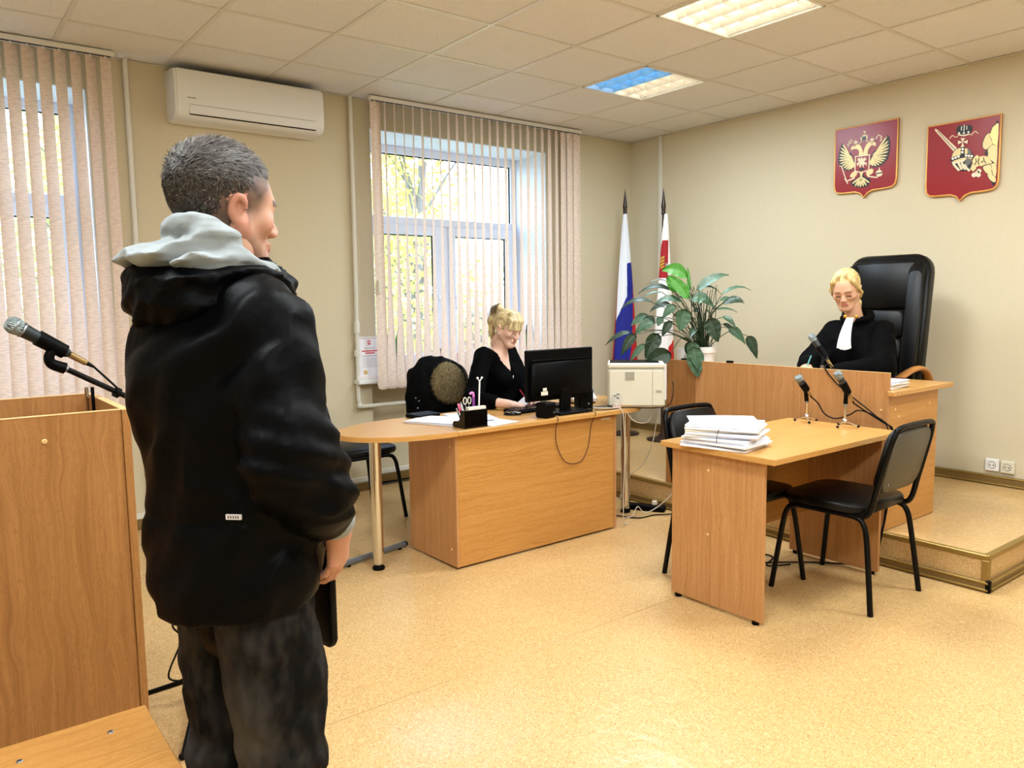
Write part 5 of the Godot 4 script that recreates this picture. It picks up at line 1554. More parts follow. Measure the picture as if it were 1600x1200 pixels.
func build_emblems() -> void:
	mats.gold_rim = plain(Color(0.88, 0.66, 0.36), 0.35, 0.5)
	mats.ink = plain(Color(0.03, 0.025, 0.025), 0.4)
	mats.ivory = plain(Color(0.92, 0.86, 0.74), 0.45)
	mats.pearl = plain(Color(0.95, 0.93, 0.90), 0.3)
	mats.hatch = plain(Color(0.42, 0.40, 0.38), 0.4)
	eagle_shield()
	sword_shield()

func eagle_shield() -> void:
	var w := 0.45
	var h := 0.47
	var t := shield("crimson shield with a golden double-headed eagle, left of the two on the wall", Vector3(0, 2.108, 2.046), w, h)
	var A := Art.new()
	A.ox = 140; A.sx = 765; A.t0 = 255; A.t1 = -137; A.b0 = 1115; A.b1 = -95; A.w = w; A.h = h
	var z := 0.0202
	var g: Material = mats.gold_paint
	var wl := relief(t, "wing", A.poly([232, 420, 262, 470, 310, 530, 350, 560, 378, 605, 365, 630, 395, 650, 412, 672, 405, 715, 380, 752, 340, 778, 290, 776, 240, 750, 205, 715, 188, 660, 186, 600, 196, 530, 214, 470], 3), z, mats.ink)
	var tipsl := [[240, 435], [216, 478], [206, 525], [199, 570], [195, 612], [197, 650], [208, 690], [230, 722], [258, 748], [288, 766], [320, 772], [352, 762], [380, 742]]
	for k in tipsl.size():
		var f := float(k) / (tipsl.size() - 1)
		relief(wl, "feather", A.feather(Vector2(lerpf(330, 398, f), lerpf(575, 690, f)), Vector2(tipsl[k][0], tipsl[k][1]), 20), z + 0.0010 + 0.0001 * (k % 2), g)
	for k in 8:
		var f := float(k) / 7
		relief(wl, "feather", A.feather(Vector2(lerpf(365, 400, f), lerpf(600, 680, f)), Vector2(lerpf(268, 355, f), lerpf(545, 722, f) + 26.0 * sin(PI * f)), 16), z + 0.0022 + 0.0001 * (k % 2), g)
	var wr := relief(t, "wing", A.poly([792, 330, 818, 400, 824, 480, 816, 560, 800, 625, 772, 672, 735, 705, 690, 728, 640, 738, 606, 722, 582, 690, 580, 650, 600, 620, 590, 600, 620, 575, 612, 555, 650, 520, 690, 480, 730, 420, 765, 370], 3), z, mats.ink)
	var tipsr := [[785, 345], [805, 398], [812, 442], [815, 490], [810, 538], [800, 590], [785, 632], [765, 662], [738, 690], [702, 712], [666, 726], [628, 722], [604, 708]]
	for k in tipsr.size():
		var f := float(k) / (tipsr.size() - 1)
		relief(wr, "feather", A.feather(Vector2(lerpf(655, 588, f), lerpf(545, 660, f)), Vector2(tipsr[k][0], tipsr[k][1]), 21), z + 0.0010 + 0.0001 * (k % 2), g)
	for k in 8:
		var f := float(k) / 7
		relief(wr, "feather", A.feather(Vector2(lerpf(630, 588, f), lerpf(565, 655, f)), Vector2(lerpf(740, 640, f), lerpf(480, 690, f) + 22.0 * sin(PI * f)), 16), z + 0.0022 + 0.0001 * (k % 2), g)
	# tail
	var tl := relief(t, "tail", A.poly([470, 800, 505, 800, 520, 850, 602, 890, 590, 940, 560, 985, 520, 992, 480, 1002, 440, 992, 400, 985, 366, 960, 362, 920, 450, 860], 2), z, mats.ink)
	for e in [[374, 950], [410, 984], [446, 988], [481, 996], [518, 986], [556, 974], [592, 938]]:
		relief(tl, "feather", A.feather(Vector2(484, 855), Vector2(e[0], e[1]), 22), z + 0.0012, g)
	relief(tl, "feather", A.poly([468, 800, 508, 800, 490, 880, 478, 880]), z + 0.002, g)
	# legs, sceptre, orb
	for e in [[[432, 790, 390, 790, 350, 830, 350, 860, 400, 865, 430, 830]], [[545, 790, 600, 755, 630, 765, 628, 810, 600, 830, 560, 850]]]:
		relief(t, "leg", A.poly(e[0], 2), z + 0.0006, g)
	relief(t, "foot", A.line([405, 870, 350, 895, 300, 915, 280, 880], 16), z + 0.0008, mats.ivory)
	relief(t, "foot", A.line([565, 850, 620, 860, 680, 868, 690, 848], 16), z + 0.0008, mats.ivory)
	relief(t, "sceptre", A.line([205, 715, 235, 725, 270, 830, 318, 948], 11), z + 0.0010, mats.ivory)
	var ob := relief(t, "orb", A.disc(Vector2(705, 815), 41), z + 0.0010, mats.ivory)
	relief(ob, "orb_band", A.line([664, 825, 705, 812, 746, 806], 14), z + 0.0026, mats.ink)
	relief(ob, "orb_cross", A.poly([699, 742, 711, 740, 711, 775, 699, 777]), z + 0.0012, mats.ivory)
	# necks and heads
	relief(t, "head", A.poly([448, 590, 452, 540, 432, 506, 400, 498, 372, 506, 342, 520, 362, 496, 346, 490, 352, 472, 378, 456, 412, 446, 440, 436, 468, 462, 492, 515, 498, 590], 2), z + 0.0012, g)
	relief(t, "head", A.poly([502, 590, 508, 520, 526, 468, 556, 424, 596, 408, 634, 412, 656, 434, 646, 446, 664, 462, 636, 464, 604, 454, 576, 486, 558, 530, 552, 590], 2), z + 0.0012, g)
	for e in [[395, 462], [605, 430]]: relief(t, "eye", A.disc(Vector2(e[0], e[1]), 7), z + 0.0030, mats.ink)
	relief(t, "beak", A.poly([372, 500, 338, 518, 352, 505, 346, 488, 366, 476]), z + 0.0030, mats.ivory)
	relief(t, "beak", A.poly([636, 424, 660, 436, 650, 452, 664, 466, 640, 456]), z + 0.0030, mats.ivory)
	# crowns and ribbons
	var cr := relief(t, "crown", A.poly([466, 392, 458, 348, 476, 352, 486, 322, 502, 318, 508, 306, 518, 316, 534, 314, 540, 338, 556, 318, 548, 380], 0), z + 0.0010, mats.ivory)
	relief(cr, "jewel", A.poly([484, 388, 482, 352, 506, 336, 530, 344, 532, 380]), z + 0.0026, mats.ink)
	relief(cr, "jewel", A.disc(Vector2(506, 358), 11), z + 0.0042, plain(Color(0.18, 0.42, 0.34), 0.3))
	relief(cr, "cross", A.disc(Vector2(511, 284), 15), z + 0.0010, mats.ivory)
	for e in [[405, 412], [606, 380]]:
		relief(t, "small_crown", A.poly([e[0] - 30, e[1] - 6, e[0] - 14, e[1] - 4, e[0] - 2, e[1] - 36, e[0] + 8, e[1] - 6, e[0] + 30, e[1] - 16, e[0] + 20, e[1] + 16, e[0] - 20, e[1] + 22]), z + 0.0010, mats.ivory)
	relief(t, "ribbon", A.line([290, 438, 312, 448, 322, 400, 342, 378, 360, 388, 346, 420, 320, 430, 308, 470], 13), z + 0.0008, mats.ivory)
	relief(t, "ribbon", A.line([652, 376, 662, 350, 680, 322, 710, 340, 724, 350, 704, 364, 722, 382, 702, 404], 13), z + 0.0008, mats.ivory)
	relief(t, "ribbon", A.line([448, 432, 470, 408, 488, 398], 10), z + 0.0008, mats.ivory)
	relief(t, "ribbon", A.line([528, 390, 548, 402, 566, 410], 10), z + 0.0008, mats.ivory)
	# breast shield with the rider
	var bs := relief(t, "breast_shield", A.poly([402, 592, 590, 568, 584, 784, 540, 792, 490, 808, 450, 800, 402, 796]), z + 0.0030, mats.ivory)
	relief(bs, "breast_field", A.poly([416, 604, 576, 586, 570, 772, 535, 778, 490, 794, 450, 786, 416, 782]), z + 0.0046, mats.crimson)
	relief(bs, "rider", A.poly([440, 625, 462, 612, 478, 628, 490, 602, 504, 628, 530, 606, 552, 640, 532, 650, 520, 668, 556, 680, 548, 722, 530, 690, 512, 720, 526, 734, 508, 738, 494, 690, 478, 740, 462, 728, 470, 690, 436, 722, 430, 684, 462, 664, 438, 652], 0), z + 0.0062, mats.ivory)
	relief(bs, "dragon", A.poly([455, 762, 490, 740, 530, 752, 522, 772, 470, 778]), z + 0.0062, mats.ink)

func sword_shield() -> void:
	var w := 0.435
	var h := 0.47
	var t := shield("crimson shield with an orb, sword and arm from a golden cloud, rightmost on the wall", Vector3(0, 2.014, 2.694), w, h)
	var A := Art.new()
	A.ox = 100; A.sx = 865; A.t0 = 225; A.t1 = -155; A.b0 = 1120; A.b1 = -100; A.w = w; A.h = h
	var z := 0.0202
	var g: Material = mats.gold_paint
	# clouds
	relief(t, "cloud_outline", A.poly([942, 182, 900, 196, 868, 226, 850, 290, 806, 320, 778, 370, 764, 430, 776, 490, 812, 512, 796, 560, 850, 600, 780, 706, 800, 760, 836, 800, 852, 850, 884, 890, 938, 912], 2), z, mats.ink)
	relief(t, "cloud", A.poly([940, 192, 905, 206, 876, 232, 858, 292, 846, 340, 872, 376, 884, 432, 916, 448, 940, 446], 2), z + 0.0010, mats.gold_bright)
	relief(t, "cloud", A.poly([848, 302, 810, 326, 786, 376, 772, 432, 782, 486, 822, 500, 846, 470, 880, 434, 866, 380, 842, 342], 2), z + 0.0010, g)
	relief(t, "cloud", A.poly([940, 454, 914, 456, 884, 442, 852, 474, 832, 512, 842, 552, 834, 574, 852, 610, 888, 640, 914, 664, 940, 690], 2), z + 0.0010, g)
	relief(t, "cloud", A.poly([940, 700, 908, 672, 880, 680, 880, 730, 896, 790, 938, 830], 2), z + 0.0010, g)
	relief(t, "cloud", A.poly([880, 684, 790, 708, 804, 756, 840, 794, 904, 808, 890, 750], 2), z + 0.0010, g)
	relief(t, "cloud", A.poly([906, 816, 844, 802, 858, 846, 890, 884, 936, 902, 936, 842], 2), z + 0.0010, mats.gold_paint)
	# sword
	var sw := relief(t, "sword_blade", A.poly([188, 246, 222, 258, 478, 490, 440, 532, 192, 272]), z + 0.0006, mats.ivory)
	relief(sw, "fuller", A.line([222, 272, 330, 385, 452, 506], 9), z + 0.0022, mats.hatch)
	relief(t, "sword_grip", A.poly([650, 662, 716, 730, 678, 772, 612, 706]), z + 0.0040, g)
	for e in [[746, 764], [690, 812], [742, 812], [728, 786]]: relief(t, "pommel", A.disc(Vector2(e[0], e[1]), 28), z + 0.0042 + 0.0002 * (e[0] % 3), mats.ivory)
	# orb
	var ob := relief(t, "orb", A.disc(Vector2(536, 598), 130), z + 0.0012, mats.ink)
	relief(ob, "orb_shell", A.disc(Vector2(536, 598), 122), z + 0.0024, g)
	relief(ob, "orb_shade", A.poly([598, 478, 640, 520, 660, 570, 602, 560]), z + 0.0042, mats.hatch)
	relief(ob, "orb_band", A.poly([406, 602, 520, 566, 600, 556, 676, 568, 676, 604, 600, 596, 520, 606, 412, 644], 2), z + 0.0042, mats.ink)
	relief(ob, "orb_band", A.poly([520, 470, 566, 468, 566, 575, 522, 580]), z + 0.0043, mats.ink)
	for e in [[430, 612], [464, 600], [498, 587], [588, 576], [622, 578], [655, 582], [543, 496], [541, 534]]: relief(ob, "pearl", A.disc(Vector2(e[0], e[1]), 15), z + 0.0060, mats.pearl)
	# cross
	for e in [[540, 410, 512, 362, 570, 362], [540, 410, 484, 392, 486, 440], [540, 410, 600, 384, 598, 432], [540, 410, 520, 472, 562, 468]]: relief(t, "cross_arm", A.poly(e), z + 0.0062, mats.ivory)
	# hand and sleeve
	relief(t, "hand_outline", A.poly([416, 640, 470, 648, 560, 626, 600, 620, 660, 660, 640, 740, 590, 762, 520, 756, 460, 720, 424, 690], 2), z + 0.0044, mats.ink)
	relief(t, "hand", A.poly([424, 650, 480, 646, 560, 616, 592, 612, 560, 650, 520, 660, 460, 672, 432, 680], 2), z + 0.0058, mats.ivory)
	for e in [[440, 676, 470, 712, 515, 758], [500, 664, 520, 700, 545, 745], [540, 660, 560, 710, 590, 745], [575, 680, 600, 730, 640, 762]]: relief(t, "finger", A.line(e, 27), z + 0.0060, mats.ivory)
	relief(t, "glove_shade", A.poly([596, 600, 652, 620, 660, 650, 606, 704, 574, 672]), z + 0.0064, mats.hatch)
	relief(t, "sleeve", A.poly([660, 640, 700, 575, 722, 572, 740, 590, 780, 580, 836, 590, 884, 650, 880, 672, 820, 682, 770, 704, 736, 700, 716, 716, 690, 712], 2), z + 0.0030, g)
	for e in [[700, 610, 712, 650, 690, 690], [740, 600, 732, 650, 742, 690], [790, 598, 800, 640, 822, 668], [770, 640, 776, 664, 788, 640]]: relief(t, "sleeve_fold", A.line(e, 9), z + 0.0047, mats.ink)
	# imperial crown with ribbons
	var cr := relief(t, "crown", A.poly([452, 262, 470, 222, 512, 204, 548, 212, 590, 200, 632, 216, 642, 246, 624, 288, 608, 316, 545, 334, 478, 326, 462, 300], 2), z + 0.0010, mats.ink)
	relief(cr, "crown_rim", A.line([474, 318, 545, 332, 612, 312], 16), z + 0.0026, mats.ivory)
	for e in [[516, 216, 514, 268], [547, 200, 546, 280], [578, 212, 578, 258]]: relief(cr, "crown_arch", A.line(e, 9), z + 0.0027, mats.pearl)
	for e in [[490, 300], [546, 300], [600, 288]]: relief(cr, "crown_pearl", A.disc(Vector2(e[0], e[1]), 12), z + 0.0030, mats.pearl)
	relief(t, "ribbon", A.line([376, 368, 400, 334, 414, 326, 440, 350, 478, 342], 9), z + 0.0008, mats.ivory)
	relief(t, "ribbon", A.line([610, 308, 634, 324, 656, 300, 676, 278, 690, 284, 714, 308], 9), z + 0.0008, mats.ivory)

# ------------------------------------------------------------------ smooth bodies: tapered capsules joined by a smooth minimum, meshed as surface nets
class Blob:
	var A := PackedVector3Array()
	var D := PackedVector3Array()
	var I := PackedFloat32Array()      # 1 / |D|^2
	var R0 := PackedFloat32Array()
	var R1 := PackedFloat32Array()
	var K := PackedFloat32Array()
	var M := PackedFloat32Array()      # smallest scale
	var B := []                        # Basis: model -> squashed space
	var plain_b := PackedByteArray()
	var sub := PackedByteArray()
	var lo := Vector3.ONE * 1e9
	var hi := -Vector3.ONE * 1e9
	var frame := Transform3D.IDENTITY

	func add(a: Vector3, b: Vector3, ra: float, rb: float, k := 0.02, s := Vector3.ONE, cut := false) -> Blob:
		var wa := frame * a
		var wb := frame * b
		var rot := frame.basis.orthonormalized()
		var bs := Basis.from_scale(Vector3.ONE / s) * rot.transposed()
		A.append(wa)
		var d := bs * (wb - wa)
		D.append(d)
		I.append(1.0 / maxf(d.length_squared(), 1e-9))
		R0.append(ra); R1.append(rb); K.append(maxf(k, 0.0005))
		M.append(minf(s.x, minf(s.y, s.z)))
		B.append(bs)
		plain_b.append(1 if s == Vector3.ONE else 0)
		sub.append(1 if cut else 0)
		if plain_b[-1]: B[-1] = Basis.IDENTITY; D[-1] = wb - wa
		if not cut:
			var e := Vector3.ONE * maxf(ra, rb) * maxf(s.x, maxf(s.y, s.z))
			lo = lo.min(wa - e).min(wb - e)
			hi = hi.max(wa + e).max(wb + e)
		return self

	func ball(c: Vector3, r: Vector3, k := 0.02, cut := false) -> Blob:
		var m := minf(r.x, minf(r.y, r.z))
		return add(c, c, m, m, k, r / m, cut)

	func chain(pts: Array, rs: Array, k := 0.02, s := Vector3.ONE) -> Blob:
		for j in pts.size() - 1: add(pts[j], pts[j + 1], rs[j], rs[j + 1], k, s)
		return self

	func one(j: int, p: Vector3) -> float:
		var q := p - A[j]
		if not plain_b[j]: q = (B[j] as Basis) * q
		var t := clampf(q.dot(D[j]) * I[j], 0.0, 1.0)
		return ((q - D[j] * t).length() - lerpf(R0[j], R1[j], t)) * M[j]

	func at(p: Vector3, list: PackedInt32Array) -> float:
		var d := 1e3
		for j in list:
			var q := p - A[j]
			if not plain_b[j]: q = (B[j] as Basis) * q
			var t := clampf(q.dot(D[j]) * I[j], 0.0, 1.0)
			var e := ((q - D[j] * t).length() - lerpf(R0[j], R1[j], t)) * M[j]
			var k := K[j]
			if sub[j]:
				var h := clampf(0.5 - 0.5 * (d + e) / k, 0.0, 1.0)
				d = lerpf(d, -e, h) + k * h * (1.0 - h)
			else:
				var h := clampf(0.5 + 0.5 * (d - e) / k, 0.0, 1.0)
				d = lerpf(d, e, h) - k * h * (1.0 - h)
		return d

	func mesh_into(s: Shape, cell: float, post = null, amp := 0.0, paint = null) -> void:
		var has_post: bool = post != null
		var has_paint: bool = paint != null
		var o := lo - Vector3.ONE * (amp + 2.5 * cell)
		var sz := hi - lo + Vector3.ONE * (2.0 * amp + 5.0 * cell)
		var bx := int(ceil(sz.x / cell / 8.0))
		var by := int(ceil(sz.y / cell / 8.0))
		var bz := int(ceil(sz.z / cell / 8.0))
		var nx := bx * 8 + 1
		var ny := by * 8 + 1
		var nz := bz * 8 + 1
		var nxy := nx * ny
		var val := PackedFloat32Array()
		val.resize(nxy * nz)
		val.fill(1e9)
		var vid := PackedInt32Array()
		vid.resize(nxy * nz)
		vid.fill(-1)
		var cells := PackedInt32Array()
		var verts := PackedVector3Array()
		var rad := cell * 4.0 * 1.7321
		var kmax := 0.0
		for k in K: kmax = maxf(kmax, k)
		var n := A.size()
		var es := PackedFloat32Array()
		es.resize(n)
		var corner := PackedInt32Array([0, 1, nx, nx + 1, nxy, nxy + 1, nxy + nx, nxy + nx + 1])
		var cpos := [Vector3(0, 0, 0), Vector3(1, 0, 0), Vector3(0, 1, 0), Vector3(1, 1, 0), Vector3(0, 0, 1), Vector3(1, 0, 1), Vector3(0, 1, 1), Vector3(1, 1, 1)]
		var edges := PackedInt32Array([0, 1, 2, 3, 4, 5, 6, 7, 0, 2, 1, 3, 4, 6, 5, 7, 0, 4, 1, 5, 2, 6, 3, 7])
		for Z in bz:
			for Y in by:
				for X in bx:
					var c := o + Vector3(X * 8 + 4, Y * 8 + 4, Z * 8 + 4) * cell
					var dm := 1e9
					for j in n:
						es[j] = one(j, c)
						if not sub[j]: dm = minf(dm, es[j])
					if dm > rad + kmax * 0.3 + amp: continue
					var list := PackedInt32Array()
					for j in n:
						if sub[j]:
							if es[j] < rad + K[j] + amp: list.append(j)
						elif es[j] < dm + 2.0 * rad + kmax: list.append(j)
					if dm < 0.0 and at(c, list) < -(rad + amp) and not has_post: continue
					var any_in := false
					var any_out := false
					for k in 9:
						for j in 9:
							var row := ((Z * 8 + k) * ny + Y * 8 + j) * nx + X * 8
							for i in 9:
								var id := row + i
								var d := val[id]
								if d > 1e8:
									var p := o + Vector3(X * 8 + i, Y * 8 + j, Z * 8 + k) * cell
									d = at(p, list)
									if has_post and absf(d) < amp + 3.0 * cell + 0.02: d = post.call(p, d)
									val[id] = d
								if d < 0.0: any_in = true
								else: any_out = true
					if not (any_in and any_out): continue
					for k in 8:
						for j in 8:
							for i in 8:
								var id := ((Z * 8 + k) * ny + Y * 8 + j) * nx + X * 8 + i
								var mask := 0
								for q in 8:
									if val[id + corner[q]] < 0.0: mask |= 1 << q
								if mask == 0 or mask == 255: continue
								var sum := Vector3.ZERO
								var cnt := 0
								for e in 12:
									var a := edges[2 * e]
									var b := edges[2 * e + 1]
									var va := val[id + corner[a]]
									var vb := val[id + corner[b]]
									if (va < 0.0) == (vb < 0.0): continue
									sum += (cpos[a] as Vector3).lerp(cpos[b], va / (va - vb))
									cnt += 1
								vid[id] = verts.size()
								cells.append(id)
								verts.append(o + (Vector3(X * 8 + i, Y * 8 + j, Z * 8 + k) + sum / cnt) * cell)
		var nrm := PackedVector3Array()
		nrm.resize(verts.size())
		var idx := PackedInt32Array()
		var step := PackedInt32Array([1, nx, nxy])
		for id in cells:
			var v0 := val[id]
			for ax in 3:
				var v1 := val[id + step[ax]]
				if (v0 < 0.0) == (v1 < 0.0): continue
				var u := step[(ax + 1) % 3]
				var w := step[(ax + 2) % 3]
				if id - u - w < 0: continue
				var a := vid[id]
				var b := vid[id - u]
				var c := vid[id - u - w]
				var d := vid[id - w]
				if a < 0 or b < 0 or c < 0 or d < 0: continue
				if v0 < 0.0:
					var t := b; b = d; d = t
				# a, b, c, d run counter-clockwise from inside; outward normal by the cross product below
				var nn := (verts[c] - verts[a]).cross(verts[b] - verts[d])
				nrm[a] += nn; nrm[b] += nn; nrm[c] += nn; nrm[d] += nn
				idx.append(a); idx.append(b); idx.append(c); idx.append(a); idx.append(c); idx.append(d)
		var base := s.v.size()
		for j in verts.size():
			if has_paint: s.tint = paint.call(verts[j], nrm[j].normalized())
			s.vert(verts[j], nrm[j], Vector2(verts[j].x + verts[j].z, verts[j].y))
		for j in idx: s.i.append(base + j)

func tone(r: float, g: float, b: float) -> Color:  # an sRGB colour as a linear vertex colour
	return Color(r, g, b).srgb_to_linear()

func painted(rough := 0.6, spec := 0.5, sss := 0.0) -> StandardMaterial3D:
	var m := plain(Color.WHITE, rough, 0.0, spec)
	m.vertex_color_use_as_albedo = true
	if sss > 0.0:
		m.subsurf_scatter_enabled = true
		m.subsurf_scatter_strength = sss
	return m

# head in its own frame: origin between the ears, +z forward, +x its left
func head_shape(b: Blob, male: bool) -> void:
	var f := 1.0 if male else 0.93
	var P := func(x: float, y: float, z: float) -> Vector3: return Vector3(x, y, z) * f
	b.ball(P.call(0, 0.035, -0.010), Vector3(0.076, 0.088, 0.097) * f, 0.02)
	b.ball(P.call(0, 0.030, 0.040), Vector3(0.062, 0.062, 0.052) * f, 0.03)
	b.add(P.call(0, -0.02, 0.040), P.call(0, -0.082, 0.052), 0.052 * f, 0.034 * f, 0.03)
	for s in [-1, 1]:
		b.add(P.call(s * 0.055, -0.035, 0.004), P.call(s * 0.024, -0.094, 0.058), 0.024 * f, (0.021 if male else 0.016) * f, 0.03)
		b.ball(P.call(s * 0.045, -0.020, 0.058), Vector3(0.020, 0.018, 0.020) * f, 0.025)
	b.add(P.call(-0.030, 0.020, 0.082), P.call(0.030, 0.020, 0.082), 0.014 * f, 0.014 * f, 0.018)
	b.ball(P.call(0, -0.098, 0.074), Vector3(0.022, 0.017, 0.020) * f, 0.02)
	b.add(P.call(0, 0.012, 0.090), P.call(0, -0.028, 0.110), 0.0085 * f, 0.0110 * f, 0.010)
	for s in [-1, 1]:
		b.ball(P.call(s * 0.0105, -0.034, 0.102), Vector3(0.0095, 0.008, 0.010) * f, 0.007)
		b.ball(P.call(s * 0.031, 0.002, 0.100), Vector3(0.017, 0.011, 0.014) * f, 0.010, true)
		b.ball(P.call(s * 0.031, 0.0, 0.079), Vector3(0.0145, 0.0125, 0.0125) * f, 0.004)
	b.add(P.call(-0.019, -0.058, 0.088), P.call(0.019, -0.058, 0.088), 0.0062 * f, 0.0062 * f, 0.008)
	b.add(P.call(-0.016, -0.068, 0.087), P.call(0.016, -0.068, 0.087), 0.0068 * f, 0.0068 * f, 0.008)
	b.add(P.call(-0.024, -0.063, 0.099), P.call(0.024, -0.063, 0.099), 0.0018, 0.0018, 0.004, Vector3.ONE, true)
	for s in [-1, 1]:
		# ear: rim ring, lobe, hollow
		var rim := []
		for k in 9:
			var a := -0.9 + 3.9 * k / 8.0
			rim.append(P.call(s * (0.079 + 0.007 * sin(a * 0.8)), 0.000 + 0.023 * sin(a), -0.010 - 0.013 * cos(a) * 1.0))
		var rr := []
		for k in 9: rr.append((0.0052 if k > 1 else 0.0062) * f)
		b.chain(rim, rr, 0.006)
		b.ball(P.call(s * 0.077, -0.004, -0.010), Vector3(0.005, 0.022, 0.012) * f, 0.006)
		b.ball(P.call(s * 0.077, -0.026, -0.005), Vector3(0.005, 0.008, 0.007) * f, 0.006)
		b.ball(P.call(s * 0.0855, -0.001, -0.007), Vector3(0.0070, 0.0130, 0.0075) * f, 0.003, true)

# hand: wrist, finger direction, palm normal (fingers curl that way), thumb side
func hand_shape(b: Blob, w: Vector3, d: Vector3, n: Vector3, s: Vector3, curl: float, f := 1.0, thumb_in := 0.3) -> void:
	d = d.normalized()
	n = (n - d * n.dot(d)).normalized()
	s = (s - d * s.dot(d) - n * s.dot(n)).normalized()
	var spread := [0.026, 0.009, -0.009, -0.025]
	var palm := [0.084, 0.088, 0.082, 0.074]
	var fin := [[0.040, 0.024, 0.020], [0.044, 0.027, 0.021], [0.041, 0.025, 0.021], [0.032, 0.019, 0.018]]
	for k in 4:
		var kn: Vector3 = w + d * palm[k] * f + s * spread[k] * f
		b.add(w + d * 0.012 * f + s * spread[k] * 0.55 * f, kn, 0.0145 * f, 0.0105 * f, 0.016)
		var p := kn
		var an := curl * (0.55 + 0.10 * k)
		var r := 0.0092 * f if k < 3 else 0.0080 * f
		for j in 3:
			var dir: Vector3 = d * cos(an) + n * sin(an) + s * spread[k] * 1.4
			var e: Vector3 = p + dir.normalized() * fin[k][j] * f
			b.add(p, e, r, r * 0.90, 0.0035)
			p = e
			r *= 0.91
			an += curl * (0.95 - 0.15 * j)
	b.add(w + d * 0.02 * f, w + d * 0.07 * f, 0.017 * f, 0.014 * f, 0.02)
	# thumb leaves the side of the palm near its base
	var t0 := w + d * 0.022 * f + s * 0.020 * f
	var t1 := t0 + (d * 0.62 + s * 0.62 + n * thumb_in).normalized() * 0.040 * f
	var t2 := t1 + (d * 0.80 + s * 0.22 + n * (thumb_in + 0.15)).normalized() * 0.030 * f
	var t3 := t2 + (d * 0.85 - s * 0.05 + n * (thumb_in + 0.25)).normalized() * 0.024 * f
	b.add(t0, t1, 0.0150 * f, 0.0115 * f, 0.014)
	b.add(t1, t2, 0.0112 * f, 0.0098 * f, 0.004)
	b.add(t2, t3, 0.0098 * f, 0.0082 * f, 0.004)

# ------------------------------------------------------------------ people
func build_people() -> void:
	standing_man()
	seated_clerk()
	seated_judge()

var fold_a: FastNoiseLite
var fold_b: FastNoiseLite

func skin_noise(p: Vector3) -> float:
	return fold_a.get_noise_3d(p.x * 900.0, p.y * 900.0, p.z * 900.0)

